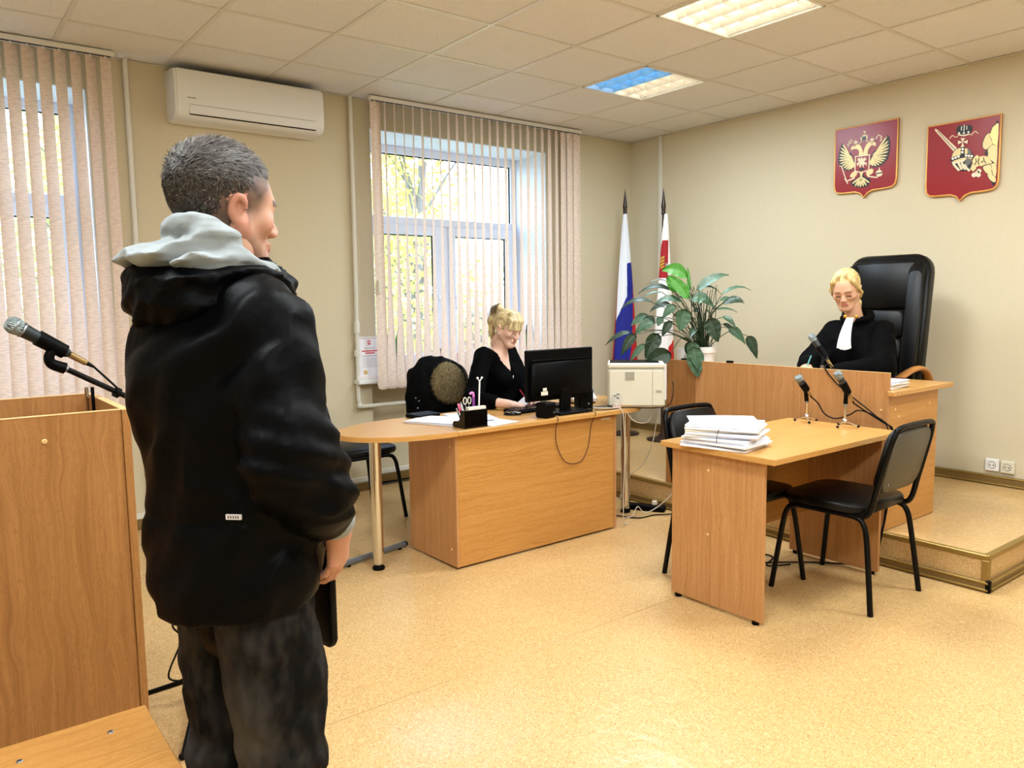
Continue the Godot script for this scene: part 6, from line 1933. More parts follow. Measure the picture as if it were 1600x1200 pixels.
func standing_man() -> void:
	fold_a = noise(401, 0.05, 2)
	fold_b = noise(402, 0.05, 3)
	var t := thing("person", "man standing with his back turned in a black hooded jacket and dark jeans", "person", Vector3(-4.900, 0, 3.565), deg_to_rad(102))
	var head := Transform3D(Basis(Vector3.UP, deg_to_rad(-3)) * Basis(Vector3.RIGHT, 0.05), Vector3(0.022, 1.562, 0.016))
	var inv := head.affine_inverse()
	# ---- body: one skin surface; head and hands on finer grids
	var sk := S()
	var body := Blob.new()
	body.add(Vector3(0, 0.90, 0), Vector3(0, 1.25, -0.005), 0.115, 0.12, 0.05, Vector3(1.3, 1, 0.85))
	body.add(Vector3(-0.15, 1.345, -0.01), Vector3(0.15, 1.345, -0.01), 0.06, 0.06, 0.06)
	body.add(Vector3(0, 1.35, -0.01), Vector3(0, 1.50, 0.01), 0.055, 0.052, 0.04)
	body.chain([Vector3(-0.17, 1.34, -0.01), Vector3(-0.235, 1.10, -0.030), Vector3(-0.205, 0.965, 0.085), Vector3(-0.198, 0.930, 0.105)], [0.05, 0.04, 0.030, 0.027], 0.03)
	body.chain([Vector3(0.17, 1.34, -0.01), Vector3(0.215, 1.10, 0.03), Vector3(0.13, 0.95, 0.17), Vector3(0.10, 0.93, 0.19)], [0.05, 0.04, 0.030, 0.027], 0.03)
	for s in [-1, 1]:
		body.chain([Vector3(s * 0.085, 0.88, 0), Vector3(s * 0.095, 0.47, 0.015), Vector3(s * 0.105, 0.09, -0.02)], [0.085, 0.055, 0.038], 0.04)
		body.add(Vector3(s * 0.105, 0.05, -0.03), Vector3(s * 0.125, 0.035, 0.12), 0.034, 0.028, 0.03)
	var skin_tone := tone(0.72, 0.55, 0.46)
	sk.tint = skin_tone
	body.mesh_into(sk, 0.014)
	var hd := Blob.new()
	hd.frame = head
	head_shape(hd, true)
	hd.add(Vector3(0, -0.06, -0.022), Vector3(0, -0.15, -0.040), 0.056, 0.058, 0.03)
	var red := tone(0.73, 0.46, 0.40)
	var dark := tone(0.19, 0.165, 0.15)
	hd.mesh_into(sk, 0.0034, null, 0.0, func(p: Vector3, _n: Vector3) -> Color:
		var q := inv * p
		var c := skin_tone
		c = c.lerp(red, clampf(1.0 - (Vector2(absf(q.x) - 0.045, q.y + 0.03).length() + maxf(0.0, 0.05 - q.z)) / 0.04, 0, 1) * 0.35)
		if absf(q.x) > 0.072 and q.y < 0.035 and q.z < 0.02: c = c.lerp(red, 0.40)                     # ears
		if q.z > 0.08 and absf(q.x) < 0.024 and q.y < -0.048 and q.y > -0.078: c = c.lerp(tone(0.68, 0.38, 0.36), 0.75)
		var g := skin_noise(p)
		var stub := clampf((0.012 - (q.y + 0.052) + 0.35 * maxf(0.0, 0.03 - absf(q.z - 0.03))) * 30.0, 0, 1)
		if q.z > -0.005 and q.y < -0.02 and not (absf(q.x) < 0.022 and q.y > -0.076): c = c.lerp(dark, stub * (0.34 + 0.22 * g))
		if absf(q.y - 0.024) < 0.006 and absf(q.x) > 0.012 and absf(q.x) < 0.052 and q.z > 0.07: c = c.lerp(dark, 0.8)
		# cropped hair on the sides and nape
		var hair := clampf((q.y + 0.028 - maxf(0.0, q.z - 0.015) * 0.9) * 22.0 + 0.25, 0, 1) * clampf((0.060 - q.z + q.y * 0.45) * 40.0, 0, 1)
		if q.z < -0.02: hair = maxf(hair, clampf((q.y + 0.085) * 30.0, 0, 1))
		if absf(q.x) > 0.0735 and q.y < 0.032 and q.z > -0.035 and q.z < 0.012: hair = 0.0
		c = c.lerp(dark, hair * (0.80 + 0.18 * g))
		if q.distance_to(Vector3(-0.056, 0.008, 0.062)) < 0.0035: c = tone(0.30, 0.16, 0.13)
		return c)
	var rh := Blob.new()
	rh.add(Vector3(-0.205, 0.965, 0.085), Vector3(-0.198, 0.930, 0.105), 0.029, 0.025, 0.02)
	hand_shape(rh, Vector3(-0.198, 0.930, 0.105), Vector3(0.25, -1, 0.12), Vector3(0.75, 0.1, -0.35), Vector3(0.3, 0.25, 1.0), 0.55, 0.97, 0.5)
	rh.mesh_into(sk, 0.0032, null, 0.0, func(p: Vector3, _n: Vector3) -> Color: return skin_tone.lerp(red, 0.25 + 0.15 * skin_noise(p)))
	var lh := Blob.new()
	hand_shape(lh, Vector3(0.10, 0.93, 0.19), Vector3(-0.7, -0.5, 0.4), Vector3(0.0, -0.3, -1.0), Vector3(0, 1.0, 0.3), 0.6)
	lh.mesh_into(sk, 0.004, null, 0.0, func(_p: Vector3, _n: Vector3) -> Color: return skin_tone)
	part(t, "body", sk, painted(0.5, 0.4, 0.05), "fair skin, cropped sides, stubble")
	# ---- hair: cap and strands
	var hb := Blob.new()
	hb.frame = head
	hb.ball(Vector3(0, 0.046, -0.016), Vector3(0.0735, 0.0895, 0.0965), 0.02)
	hb.ball(Vector3(0, 0.085, 0.042), Vector3(0.048, 0.026, 0.038), 0.03)
	hb.ball(Vector3(0, -0.045, 0.085), Vector3(0.13, 0.100, 0.068), 0.012, true)
	hb.ball(Vector3(0, -0.105, -0.03), Vector3(0.16, 0.10, 0.15), 0.02, true)
	var hs := S()
	var h0 := tone(0.16, 0.14, 0.13)
	var h1 := tone(0.46, 0.44, 0.42)
	hb.mesh_into(hs, 0.0045, func(p: Vector3, d: float) -> float:
		var q := inv * p
		return d - 0.004 * fold_b.get_noise_3d(q.x * 900.0, q.y * 420.0, q.z * 420.0), 0.005, func(p: Vector3, _n: Vector3) -> Color:
		var q := inv * p
		return h0.lerp(h1, clampf(0.30 + 0.9 * fold_b.get_noise_3d(q.x * 1500.0, q.y * 500.0, q.z * 500.0), 0, 1)))
	# strands swept forward over the crown, standing at the back
	var rng := RandomNumberGenerator.new()
	rng.seed = 77
	for k in 20000:
		var u := rng.randf_range(-0.72, 1.0)
		var a := rng.randf() * TAU
		var e := sqrt(maxf(0.0, 1.0 - u * u))
		var dir := Vector3(cos(a) * e, u, sin(a) * e)
		if dir.z > 0.30 and dir.y < 0.48 + 0.35 * (dir.z - 0.3): continue
		if dir.y < 0.05 and dir.z > 0.02 + 0.9 * (dir.y + 0.22): continue
		if dir.y < -0.20 and dir.z > -0.25: continue
		var root := Vector3(0, 0.042, -0.013) + dir * Vector3(0.074, 0.0905, 0.0985)
		var n := (dir / Vector3(0.076, 0.092, 0.099)).normalized()
		var top := clampf((dir.y + 0.10) * 1.5, 0, 1)
		var flow := Vector3(0.12 * sin(a * 3.0), 0.05, 1.0) if top > 0.3 else Vector3(0, -0.9, -0.25)
		flow = (flow + Vector3(rng.randfn(), rng.randfn(), rng.randfn()) * 0.5)
		flow = (flow - n * flow.dot(n)).normalized()
		var ln := lerpf(0.008, 0.025, top) * rng.randf_range(0.7, 1.25)
		var mid := root + n * ln * 0.40 + flow * ln * 0.45
		var tip := root + n * ln * lerpf(0.35, 0.55, top) + flow * ln * 1.0
		var side := flow.cross(n).normalized() * rng.randf_range(0.0008, 0.0017)
		var g := rng.randf()
		hs.tint = h0.lerp(h1, g * lerpf(0.45, 1.0, top)) if rng.randf() < 0.97 else tone(0.52, 0.50, 0.48)  # paler towards the crown: grey sheen painted into the strands
		var pr := head * root
		var i0 := hs.vert(pr - head.basis * side, head.basis * n)
		hs.vert(pr + head.basis * side, head.basis * n)
		hs.vert(head * (mid + side * 0.8), head.basis * (n + flow * 0.3))
		hs.vert(head * (mid - side * 0.8), head.basis * (n + flow * 0.3))
		hs.vert(head * tip, head.basis * (n + flow * 0.5))
		hs.tri(i0, i0 + 1, i0 + 2); hs.tri(i0, i0 + 2, i0 + 3); hs.tri(i0 + 3, i0 + 2, i0 + 4)
	part(t, "hair", hs, painted(0.55, 0.35), "short dark greying hair with a pale sheen painted on the crown")
	# ---- grey hooded sweatshirt at the neck and cuff
	var gh := Blob.new()
	var ringp := []
	for k in 15:
		var a := lerpf(-2.35, 2.35, k / 14.0)       # 0 is the back
		var back := 0.5 + 0.5 * cos(a)
		ringp.append(Vector3(sin(a) * (0.082 + 0.010 * back), lerpf(1.402, 1.528, pow(back, 1.35)), -cos(a) * 0.088 + 0.004))
	var rr := []
	for k in 15: rr.append(0.024 + 0.004 * cos(k * 1.3))
	gh.chain(ringp, rr, 0.02, Vector3(1, 1, 1))
	for k in 15: ringp[k] = ringp[k] * Vector3(1.13, 1, 1.18) - Vector3(0, 0.040, 0.0)
	gh.chain(ringp, rr, 0.016)
	gh.ball(Vector3(0.005, 1.466, -0.120), Vector3(0.080, 0.026, 0.050), 0.03)
	gh.ball(Vector3(0.018, 1.458, -0.130), Vector3(0.060, 0.020, 0.046), 0.02)
	var gs := S()
	gh.mesh_into(gs, 0.0042, func(p: Vector3, d: float) -> float:
		return d + 0.0085 * sin(p.y * 105.0 + 5.0 * fold_a.get_noise_3d(p.x * 160.0, p.y * 60.0, p.z * 160.0) + p.x * 22.0) * clampf((1.535 - p.y) * 30.0, 0, 1) * 0.8 - 0.006 * (0.5 - 2.0 * absf(fold_b.get_noise_3d(p.x * 90.0, p.y * 330.0, p.z * 90.0))), 0.018)
	var cuff := Blob.new()
	cuff.add(Vector3(-0.205, 0.962, 0.086), Vector3(-0.202, 0.948, 0.094), 0.042, 0.040, 0.01)
	var fleece := plain(Color(0.56, 0.59, 0.60), 0.95)
	fleece.normal_enabled = true
	fleece.normal_texture = bumps(301, 0.25, 5.0)
	fleece.uv1_triplanar = true
	fleece.uv1_scale = Vector3.ONE * 9.0
	fleece.normal_scale = 0.5
	part(t, "grey_hood", gs, fleece, "light grey sweatshirt hood bunched round the neck")
	var cs := S()
	cuff.mesh_into(cs, 0.006)
	part(t, "cuff", cs, fleece, "pale sweatshirt cuff")
	# ---- jacket
	var jk := Blob.new()
	jk.add(Vector3(0, 0.86, -0.005), Vector3(0, 1.22, -0.012), 0.150, 0.152, 0.06, Vector3(1.22, 1, 0.98))
	jk.add(Vector3(0, 0.72, 0.0), Vector3(0, 0.90, -0.004), 0.152, 0.148, 0.05, Vector3(1.18, 1, 1.0))
	jk.add(Vector3(-0.125, 1.350, -0.015), Vector3(0.125, 1.350, -0.015), 0.074, 0.074, 0.08)
	jk.ball(Vector3(0, 1.25, -0.06), Vector3(0.160, 0.15, 0.112), 0.06)
	jk.chain([Vector3(-0.172, 1.335, -0.01), Vector3(-0.242, 1.11, -0.035), Vector3(-0.232, 1.03, 0.025), Vector3(-0.206, 0.968, 0.082)], [0.076, 0.075, 0.069, 0.052], 0.035)
	jk.chain([Vector3(0.172, 1.335, -0.01), Vector3(0.218, 1.10, 0.03), Vector3(0.13, 0.95, 0.17)], [0.076, 0.073, 0.054], 0.035)
	var jpost := func(p: Vector3, d: float) -> float:
		var g := fold_b.get_noise_3d(p.x * 60.0 + p.y * 55.0, p.y * 34.0 - p.x * 26.0, p.z * 70.0)
		var f := 0.009 * (1.0 - 2.0 * absf(g) * 1.6)
		# long drapes from the shoulder to the waist
		f += 0.005 * sin((p.x * 0.8 + p.y * 0.62) * 58.0 + 4.0 * fold_a.get_noise_3d(p.x * 50.0, p.y * 50.0, p.z * 50.0)) * clampf((1.28 - absf(p.y - 1.12) * 2.2) * 0.8, 0, 1)
		# arm rings at the elbow
		if p.x < -0.19: f += 0.006 * sin(p.y * 115.0 + p.z * 40.0) * clampf(1.0 - absf(p.y - 1.08) * 6.0, 0, 1)
		# waist seam
		f -= 0.006 * exp(-pow((p.y - 0.985 - 0.1 * p.z) / 0.006, 2.0))
		d -= f
		if absf(p.x) < 0.205 and (p.x > -0.16 or p.y < 0.86): d = maxf(d, 0.768 + 0.34 * maxf(0.0, p.z) - 0.10 * minf(0.0, p.x + 0.05) - p.y)
		return d
	var js := S()
	jk.mesh_into(js, 0.0085, jpost, 0.020)
	var nylon := plain(Color(0.008, 0.010, 0.018), 0.5, 0.0, 0.18)
	nylon.normal_enabled = true
	nylon.normal_texture = bumps(302, 0.06, 2.5)
	nylon.uv1_triplanar = true
	nylon.uv1_scale = Vector3.ONE * 4.0
	nylon.normal_scale = 0.3
	var jo := part(t, "jacket", js, nylon, "black hooded jacket")
	var bh := Blob.new()
	var col := []
	for k in 15:
		var a := lerpf(-2.55, 2.55, k / 14.0)
		var back := 0.5 + 0.5 * cos(a)
		col.append(Vector3(sin(a) * (0.090 + 0.016 * back), lerpf(1.396, 1.432, back), -cos(a) * 0.102 + 0.004))
	var cr := []
	for k in 15: cr.append(0.030)
	bh.chain(col, cr, 0.03)
	for k in 15: col[k] = col[k] * Vector3(0.90, 1, 0.92) + Vector3(0, 0.022, 0)
	for k in 15: cr[k] = 0.022
	bh.chain(col, cr, 0.02)
	bh.ball(Vector3(-0.008, 1.392, -0.122), Vector3(0.108, 0.056, 0.056), 0.04)
	bh.ball(Vector3(0.020, 1.402, -0.115), Vector3(0.084, 0.062, 0.056), 0.03)
	var bs := S()
	bh.mesh_into(bs, 0.006, func(p: Vector3, d: float) -> float:
		var g := fold_b.get_noise_3d(p.x * 110.0, p.y * 190.0 + p.x * 60.0, p.z * 110.0)
		return d - 0.010 * (1.0 - 3.0 * absf(g)) + 0.004 * sin(p.y * 120.0 + p.x * 30.0), 0.016)
	part(jo, "hood", bs, nylon)
	part(jo, "zip_pull", S().box(Vector3(-0.070, 1.430, 0.092), Vector3(0.012, 0.022, 0.010), 0.003), mats.black_gloss)
	# woven label at the back of the waist, set on the cloth
	var all_j := PackedInt32Array(range(jk.A.size()))
	var out_n := Vector3(-0.55, 0, -0.835)
	var lp := Vector3(-0.095, 0.990, 0.0) + out_n * 0.30
	while jpost.call(lp, jk.at(lp, all_j)) > 0.0022: lp -= out_n * 0.001
	var lx := Transform3D(Basis(Vector3.UP, atan2(out_n.x, out_n.z)), lp)
	var lb := part(jo, "label_tag", S().at(lx).box(Vector3.ZERO, Vector3(0.030, 0.010, 0.004), 0.0004), mats.paper)
	for k in 5: part(lb, "letter", S().at(lx).box(Vector3(-0.0095 + 0.0047 * k, 0, 0.0021), Vector3(0.0030, 0.0052, 0.0006), 0.0), mats.hatch)
	# ---- jeans and shoes
	var jn := Blob.new()
	jn.add(Vector3(-0.055, 0.86, 0), Vector3(0.055, 0.86, 0), 0.105, 0.105, 0.05)
	for s in [-1, 1]:
		jn.chain([Vector3(s * 0.074, 0.82, 0.0), Vector3(s * 0.098, 0.62, 0.012), Vector3(s * 0.102, 0.46, 0.018), Vector3(s * 0.108, 0.26, -0.006), Vector3(s * 0.110, 0.075, -0.012)], [0.092, 0.090, 0.083, 0.085, 0.083], 0.012)
	var jns := S()
	var d0 := tone(0.055, 0.054, 0.057)
	var d1 := tone(0.29, 0.275, 0.26)
	jn.mesh_into(jns, 0.0085, func(p: Vector3, d: float) -> float:
		var g := fold_b.get_noise_3d(p.x * 80.0, p.y * 62.0 + absf(p.x) * 40.0, p.z * 80.0)
		var f := 0.011 * (1.0 - 2.8 * absf(g))
		f += 0.006 * sin(p.y * 70.0 + p.z * 30.0 + 3.0 * fold_a.get_noise_3d(p.x * 40.0, p.y * 40.0, p.z * 40.0)) * clampf(1.0 - absf(p.y - 0.42) * 6.0, 0, 1)
		# side seam
		if absf(p.z) < 0.012: f -= 0.003
		return maxf(d - f, 0.055 - p.y), 0.022, func(p: Vector3, _n: Vector3) -> Color:
		var g := 0.28 + 1.0 * fold_a.get_noise_3d(p.x * 60.0, p.y * 45.0, p.z * 60.0) + 0.35 * fold_b.get_noise_3d(p.x * 700.0, p.y * 300.0, p.z * 700.0)
		return d0.lerp(d1, clampf(g, 0, 1)))
	part(t, "jeans", jns, painted(0.85, 0.25), "washed black jeans")
	for s in [-1, 1]:
		var sh := Blob.new()
		sh.add(Vector3(s * 0.110, 0.045, -0.05), Vector3(s * 0.128, 0.040, 0.14), 0.048, 0.042, 0.02, Vector3(1, 0.9, 1))
		sh.add(Vector3(s * 0.110, 0.09, -0.03), Vector3(s * 0.114, 0.06, 0.03), 0.050, 0.045, 0.03)
		var ss := S()
		sh.mesh_into(ss, 0.010, func(p: Vector3, d: float) -> float: return maxf(d, 0.002 - p.y), 0.001)
		part(t, "shoe", ss, mats.black)
	# ---- black bag held in the hand
	var bg := thing("cloth_bag", "flat black bag hanging from the standing man's right hand", "bag", t.transform * Vector3(0.060, 0.630, 0.235), deg_to_rad(102))
	part(bg, "pouch", cushion(S().at(Transform3D(Basis.IDENTITY, Vector3(0.0, 0.09, -0.012))), 0.11, 0.30, 0.02, 0.022, 0.004), mats.black)
	part(bg, "strap", S().box(Vector3(-0.05, 0.245, 0.0), Vector3(0.02, 0.07, 0.006), 0.002), mats.black)

func face_tone(q: Vector3, skin: Color, f: float) -> Color:
	q /= f
	var c := skin
	var blush := tone(0.86, 0.56, 0.50)
	c = c.lerp(blush, clampf(1.0 - Vector3(absf(q.x) - 0.044, q.y + 0.028, (q.z - 0.065) * 0.6).length() / 0.026, 0, 1) * 0.28)
	c = c.lerp(blush, clampf(1.0 - q.distance_to(Vector3(0, -0.03, 0.115)) / 0.022, 0, 1) * 0.45)
	var dark := tone(0.20, 0.14, 0.11)
	if q.z > 0.06:
		if absf(q.x) < 0.018 and q.y < -0.053 and q.y > -0.074 and q.z > 0.082: c = c.lerp(tone(0.74, 0.42, 0.38), 0.7)
		if absf(q.x) > 0.012 and absf(q.x) < 0.050:
			if absf(q.y - 0.024 + absf(absf(q.x) - 0.03) * 0.12) < 0.0042: c = c.lerp(tone(0.46, 0.33, 0.22), 0.75)
			if absf(q.y + 0.0065 + 3.0 * pow(absf(q.x) - 0.031, 2.0) * 4.0) < 0.0035 and absf(absf(q.x) - 0.031) < 0.0165: c = dark
			elif q.y > -0.004 and q.y < 0.013 and absf(absf(q.x) - 0.031) < 0.014: c = c.lerp(tone(0.70, 0.52, 0.44), 0.4)
	return c

func seated_clerk() -> void:
	var o := Vector3(-2.37, 0, 1.03)
	var t := thing("person", "blonde woman with a ponytail in a black V-neck writing at the desk", "person", o, deg_to_rad(23))
	var inv_t := t.transform.affine_inverse()
	var L := func(x: float, y: float, z: float) -> Vector3: return inv_t * Vector3(x, y, z)
	var head := Transform3D(Basis(Vector3.UP, deg_to_rad(-10)) * Basis(Vector3.RIGHT, 0.36), L.call(-2.325, 1.205, 1.125))
	var inv := head.affine_inverse()
	var skin := tone(0.90, 0.73, 0.65)
	var er: Vector3 = L.call(-2.705, 0.785, 1.27)
	var wr: Vector3 = L.call(-2.600, 0.768, 1.505)
	var el: Vector3 = L.call(-2.215, 0.80, 1.18)
	var wl: Vector3 = L.call(-2.40, 0.765, 1.47)
	var sr := Vector3(-0.165, 1.035, 0.02)
	var sl := Vector3(0.165, 1.035, 0.02)
	var sk := S()
	sk.tint = skin
	var b := Blob.new()
	b.add(Vector3(0, 0.52, -0.04), Vector3(0, 0.92, 0.03), 0.115, 0.105, 0.05, Vector3(1.2, 1, 0.85))
	b.add(Vector3(-0.13, 1.02, 0.02), Vector3(0.13, 1.02, 0.02), 0.05, 0.05, 0.06)
	b.add(Vector3(0, 1.03, 0.035), Vector3(0.01, 1.16, 0.085), 0.048, 0.043, 0.045)
	b.chain([sr, er, wr], [0.045, 0.036, 0.026], 0.03)
	b.chain([sl, el, wl], [0.045, 0.036, 0.026], 0.03)
	for s in [-1, 1]:
		b.chain([Vector3(s * 0.09, 0.48, -0.02), Vector3(s * 0.11, 0.47, 0.36), Vector3(s * 0.11, 0.10, 0.40)], [0.08, 0.06, 0.04], 0.04)
		b.add(Vector3(s * 0.11, 0.05, 0.38), Vector3(s * 0.115, 0.035, 0.50), 0.034, 0.028, 0.03)
	b.mesh_into(sk, 0.010)
	var hd := Blob.new()
	hd.frame = head
	head_shape(hd, false)
	hd.add(Vector3(0, -0.055, -0.02), Vector3(0, -0.12, -0.045), 0.047, 0.046, 0.03)
	hd.mesh_into(sk, 0.0036, null, 0.0, func(p: Vector3, _n: Vector3) -> Color: return face_tone(inv * p, skin, 0.93))
	var rh := Blob.new()
	hand_shape(rh, wr, L.call(-2.50, 0.745, 1.575) - wr, Vector3(0.1, -1, -0.1), Vector3(0.75, 0.25, -0.2), 0.62, 0.92, 0.75)
	rh.mesh_into(sk, 0.0036)
	var lh := Blob.new()
	hand_shape(lh, wl, L.call(-2.415, 0.745, 1.60) - wl, Vector3(-0.1, -1, -0.2), Vector3(-1, 0.2, 0), 0.35, 0.92, 0.3)
	lh.mesh_into(sk, 0.0036)
	part(t, "body", sk, painted(0.5, 0.4, 0.05), "fair skin, eyes lowered")
	# black dress, open in a deep V
	var d := Blob.new()
	d.add(Vector3(0, 0.50, -0.04), Vector3(0, 0.90, 0.03), 0.135, 0.118, 0.05, Vector3(1.22, 1, 0.90))
	d.add(Vector3(-0.135, 1.015, 0.015), Vector3(0.135, 1.015, 0.015), 0.062, 0.062, 0.06)
	d.ball(Vector3(-0.07, 0.88, 0.10), Vector3(0.075, 0.07, 0.06), 0.04)
	d.ball(Vector3(0.07, 0.88, 0.10), Vector3(0.075, 0.07, 0.06), 0.04)
	d.ball(Vector3(0.07, 0.72, 0.08), Vector3(0.12, 0.13, 0.09), 0.05)
	d.chain([sr, er, er.lerp(wr, 0.55)], [0.060, 0.055, 0.044], 0.03)
	d.chain([sl, el, el.lerp(wl, 0.55)], [0.060, 0.055, 0.044], 0.03)
	for s in [-1, 1]: d.chain([Vector3(s * 0.09, 0.49, -0.02), Vector3(s * 0.11, 0.475, 0.38)], [0.105, 0.085], 0.05)
	var ds := S()
	d.mesh_into(ds, 0.009, func(p: Vector3, v: float) -> float:
		v -= 0.006 * (0.5 - 2.2 * absf(fold_b.get_noise_3d(p.x * 110.0, p.y * 60.0, p.z * 110.0)))
		if p.z > 0.0: v = maxf(v, (p.y - 0.865) * 0.33 - absf(p.x + 0.004))
		v = maxf(v, 0.047 - Vector2(p.x - 0.003, p.z - 0.045).length() if p.y > 1.0 else v)
		return v, 0.014)
	part(t, "dress", ds, plain(Color(0.012, 0.012, 0.014), 0.85, 0.0, 0.15), "black V-neck dress")
	# hair: drawn-back cap, fringe, ponytail
	var hb := Blob.new()
	hb.frame = head
	hb.ball(Vector3(0, 0.036, -0.014), Vector3(0.0775, 0.090, 0.097), 0.02)
	hb.ball(Vector3(0, -0.055, 0.075), Vector3(0.12, 0.082, 0.066), 0.010, true)
	hb.ball(Vector3(0, -0.11, -0.02), Vector3(0.14, 0.09, 0.13), 0.02, true)
	for k in 23:
		var a := -0.92 + 1.84 * k / 22.0
		var low := 0.026 + 0.004 * sin(k * 2.7) - 0.010 * pow(a, 2.0)
		hb.chain([Vector3(sin(a) * 0.040, 0.108, 0.038 * cos(a)), Vector3(sin(a) * 0.067, 0.076, 0.074 * cos(a) + 0.002), Vector3(sin(a) * 0.073, low, 0.088 * cos(a) + 0.003)], [0.014, 0.012, 0.0065], 0.010)
	hb.chain([Vector3(0, 0.095, -0.085), Vector3(0.0, 0.105, -0.112), Vector3(0.004, 0.075, -0.138), Vector3(0.006, 0.0, -0.140), Vector3(0.004, -0.075, -0.118), Vector3(0.0, -0.115, -0.104)], [0.020, 0.022, 0.030, 0.030, 0.020, 0.006], 0.02)
	var hs := S()
	var h0 := tone(0.50, 0.40, 0.25)
	var h1 := tone(0.90, 0.82, 0.62)
	var roots := tone(0.24, 0.19, 0.14)
	hb.mesh_into(hs, 0.0036, func(p: Vector3, v: float) -> float:
		var q := inv * p
		return v - 0.0032 * fold_b.get_noise_3d(q.x * 1700.0, q.y * 120.0, q.z * 120.0), 0.004, func(p: Vector3, _n: Vector3) -> Color:
		var q := inv * p
		var g := clampf(0.62 + 0.8 * fold_b.get_noise_3d(q.x * 2400.0, q.y * 180.0, q.z * 180.0), 0, 1)
		var c := h0.lerp(h1, g)
		if q.z < -0.105 and q.y > 0.035: c = c.lerp(roots, 0.8 * clampf((q.y - 0.035) * 30.0, 0, 1))
		return c)
	part(t, "hair", hs, painted(0.42, 0.5), "blonde fringe and ponytail")
	part(t, "hair_tie", S().at(head * Transform3D(Basis(Vector3.RIGHT, -0.6), Vector3(0, 0.098, -0.098))).lathe([Vector2(0.020, -0.004), Vector2(0.025, 0.0), Vector2(0.020, 0.004)], 16), mats.black)
	part(t, "earring", S().ball(head * Vector3(-0.075, -0.032, -0.003), Vector3.ONE * 0.004, 8, 6), mats.pearl)
	var pn := part(t, "pendant", S().box(Vector3(-0.004, 0.892, 0.150), Vector3(0.004, 0.018, 0.002), 0.0005).box(Vector3(-0.004, 0.895, 0.150), Vector3(0.011, 0.004, 0.002), 0.0005), mats.pearl)
	# pen in the hand
	var pe := single("pen", S().rod(Vector3(0, 0, 0), Vector3(-0.075, 0.115, -0.035), 0.0032, 0.0038, 8), plain(Color(0.62, 0.08, 0.16), 0.35), "dark red pen in the clerk's right hand", "pen", Vector3(-2.492, 0.742, 1.590))
	part(pe, "pen_tip", S().rod(Vector3(0.005, -0.008, 0.002), Vector3.ZERO, 0.0006, 0.003, 8), mats.steel)
	coat()

func coat() -> void:
	var t := thing("hooded_coat", "black coat with a tan fur hood hung over the clerk's chair", "coat", Vector3(-2.660, 0, 0.80), deg_to_rad(-18))
	var b := Blob.new()
	b.add(Vector3(-0.03, 0.55, 0), Vector3(-0.03, 0.86, 0.0), 0.115, 0.105, 0.05, Vector3(1.65, 1, 0.62))
	b.ball(Vector3(-0.03, 0.92, 0.0), Vector3(0.165, 0.105, 0.065), 0.05)
	b.ball(Vector3(0.0, 0.80, 0.045), Vector3(0.17, 0.14, 0.05), 0.04)
	var s := S()
	b.mesh_into(s, 0.010, func(p: Vector3, v: float) -> float: return v - 0.012 * (0.5 - 2.2 * absf(fold_b.get_noise_3d(p.x * 80.0, p.y * 50.0, p.z * 80.0))), 0.02)
	part(t, "shell", s, plain(Color(0.013, 0.013, 0.015), 0.8, 0.0, 0.2))
	# fur lining of the hood, facing the room
	var rng := RandomNumberGenerator.new()
	rng.seed = 91
	var core := Blob.new()
	core.ball(Vector3(0.035, 0.875, 0.085), Vector3(0.098, 0.118, 0.034), 0.02)
	core.ball(Vector3(0.065, 0.830, 0.090), Vector3(0.080, 0.085, 0.030), 0.03)
	var fs := S()
	var f0 := tone(0.42, 0.37, 0.25)
	var f1 := tone(0.76, 0.69, 0.53)
	core.mesh_into(fs, 0.008, null, 0.0, func(_p: Vector3, _n: Vector3) -> Color: return f0)
	var nv := fs.v.size()
	for k in 7000:
		var j := rng.randi_range(0, nv - 1)
		var root := fs.v[j] + Vector3(rng.randfn(), rng.randfn(), rng.randfn()) * 0.003
		var n := fs.n[j]
		var tip := root + (n * 0.6 + Vector3(0.35 * rng.randfn(), -0.8 + 0.4 * rng.randfn(), 0.3 * rng.randfn())).normalized() * rng.randf_range(0.012, 0.026)
		var side := (tip - root).cross(n).normalized() * 0.0009
		fs.tint = f0.lerp(f1, rng.randf()) if rng.randf() < 0.85 else tone(0.12, 0.10, 0.07)
		var i0 := fs.vert(root - side, n)
		fs.vert(root + side, n)
		fs.vert(tip, n)
		fs.tri(i0, i0 + 1, i0 + 2)
	var fo := part(t, "fur_hood", fs, painted(0.8, 0.3), "tan fur lining")
	for q in [Vector3(-0.15, 0.745, 0.075), Vector3(-0.17, 0.765, 0.07), Vector3(-0.205, 0.66, 0.07), Vector3(-0.155, 0.655, 0.078), Vector3(-0.16, 0.70, 0.078)]:
		part(t, "rivet", S().ball(q, Vector3.ONE * 0.0055, 8, 6), mats.steel)
	for x in [0.10, 0.128]:
		var ringp := PackedVector3Array()
		for k in 17: ringp.append(Vector3(x + 0.010 * cos(TAU * k / 16), 0.745 + 0.018 * sin(TAU * k / 16), 0.105))
		part(t, "ring", S().tube(ringp, 0.0022, 6), mats.gold)

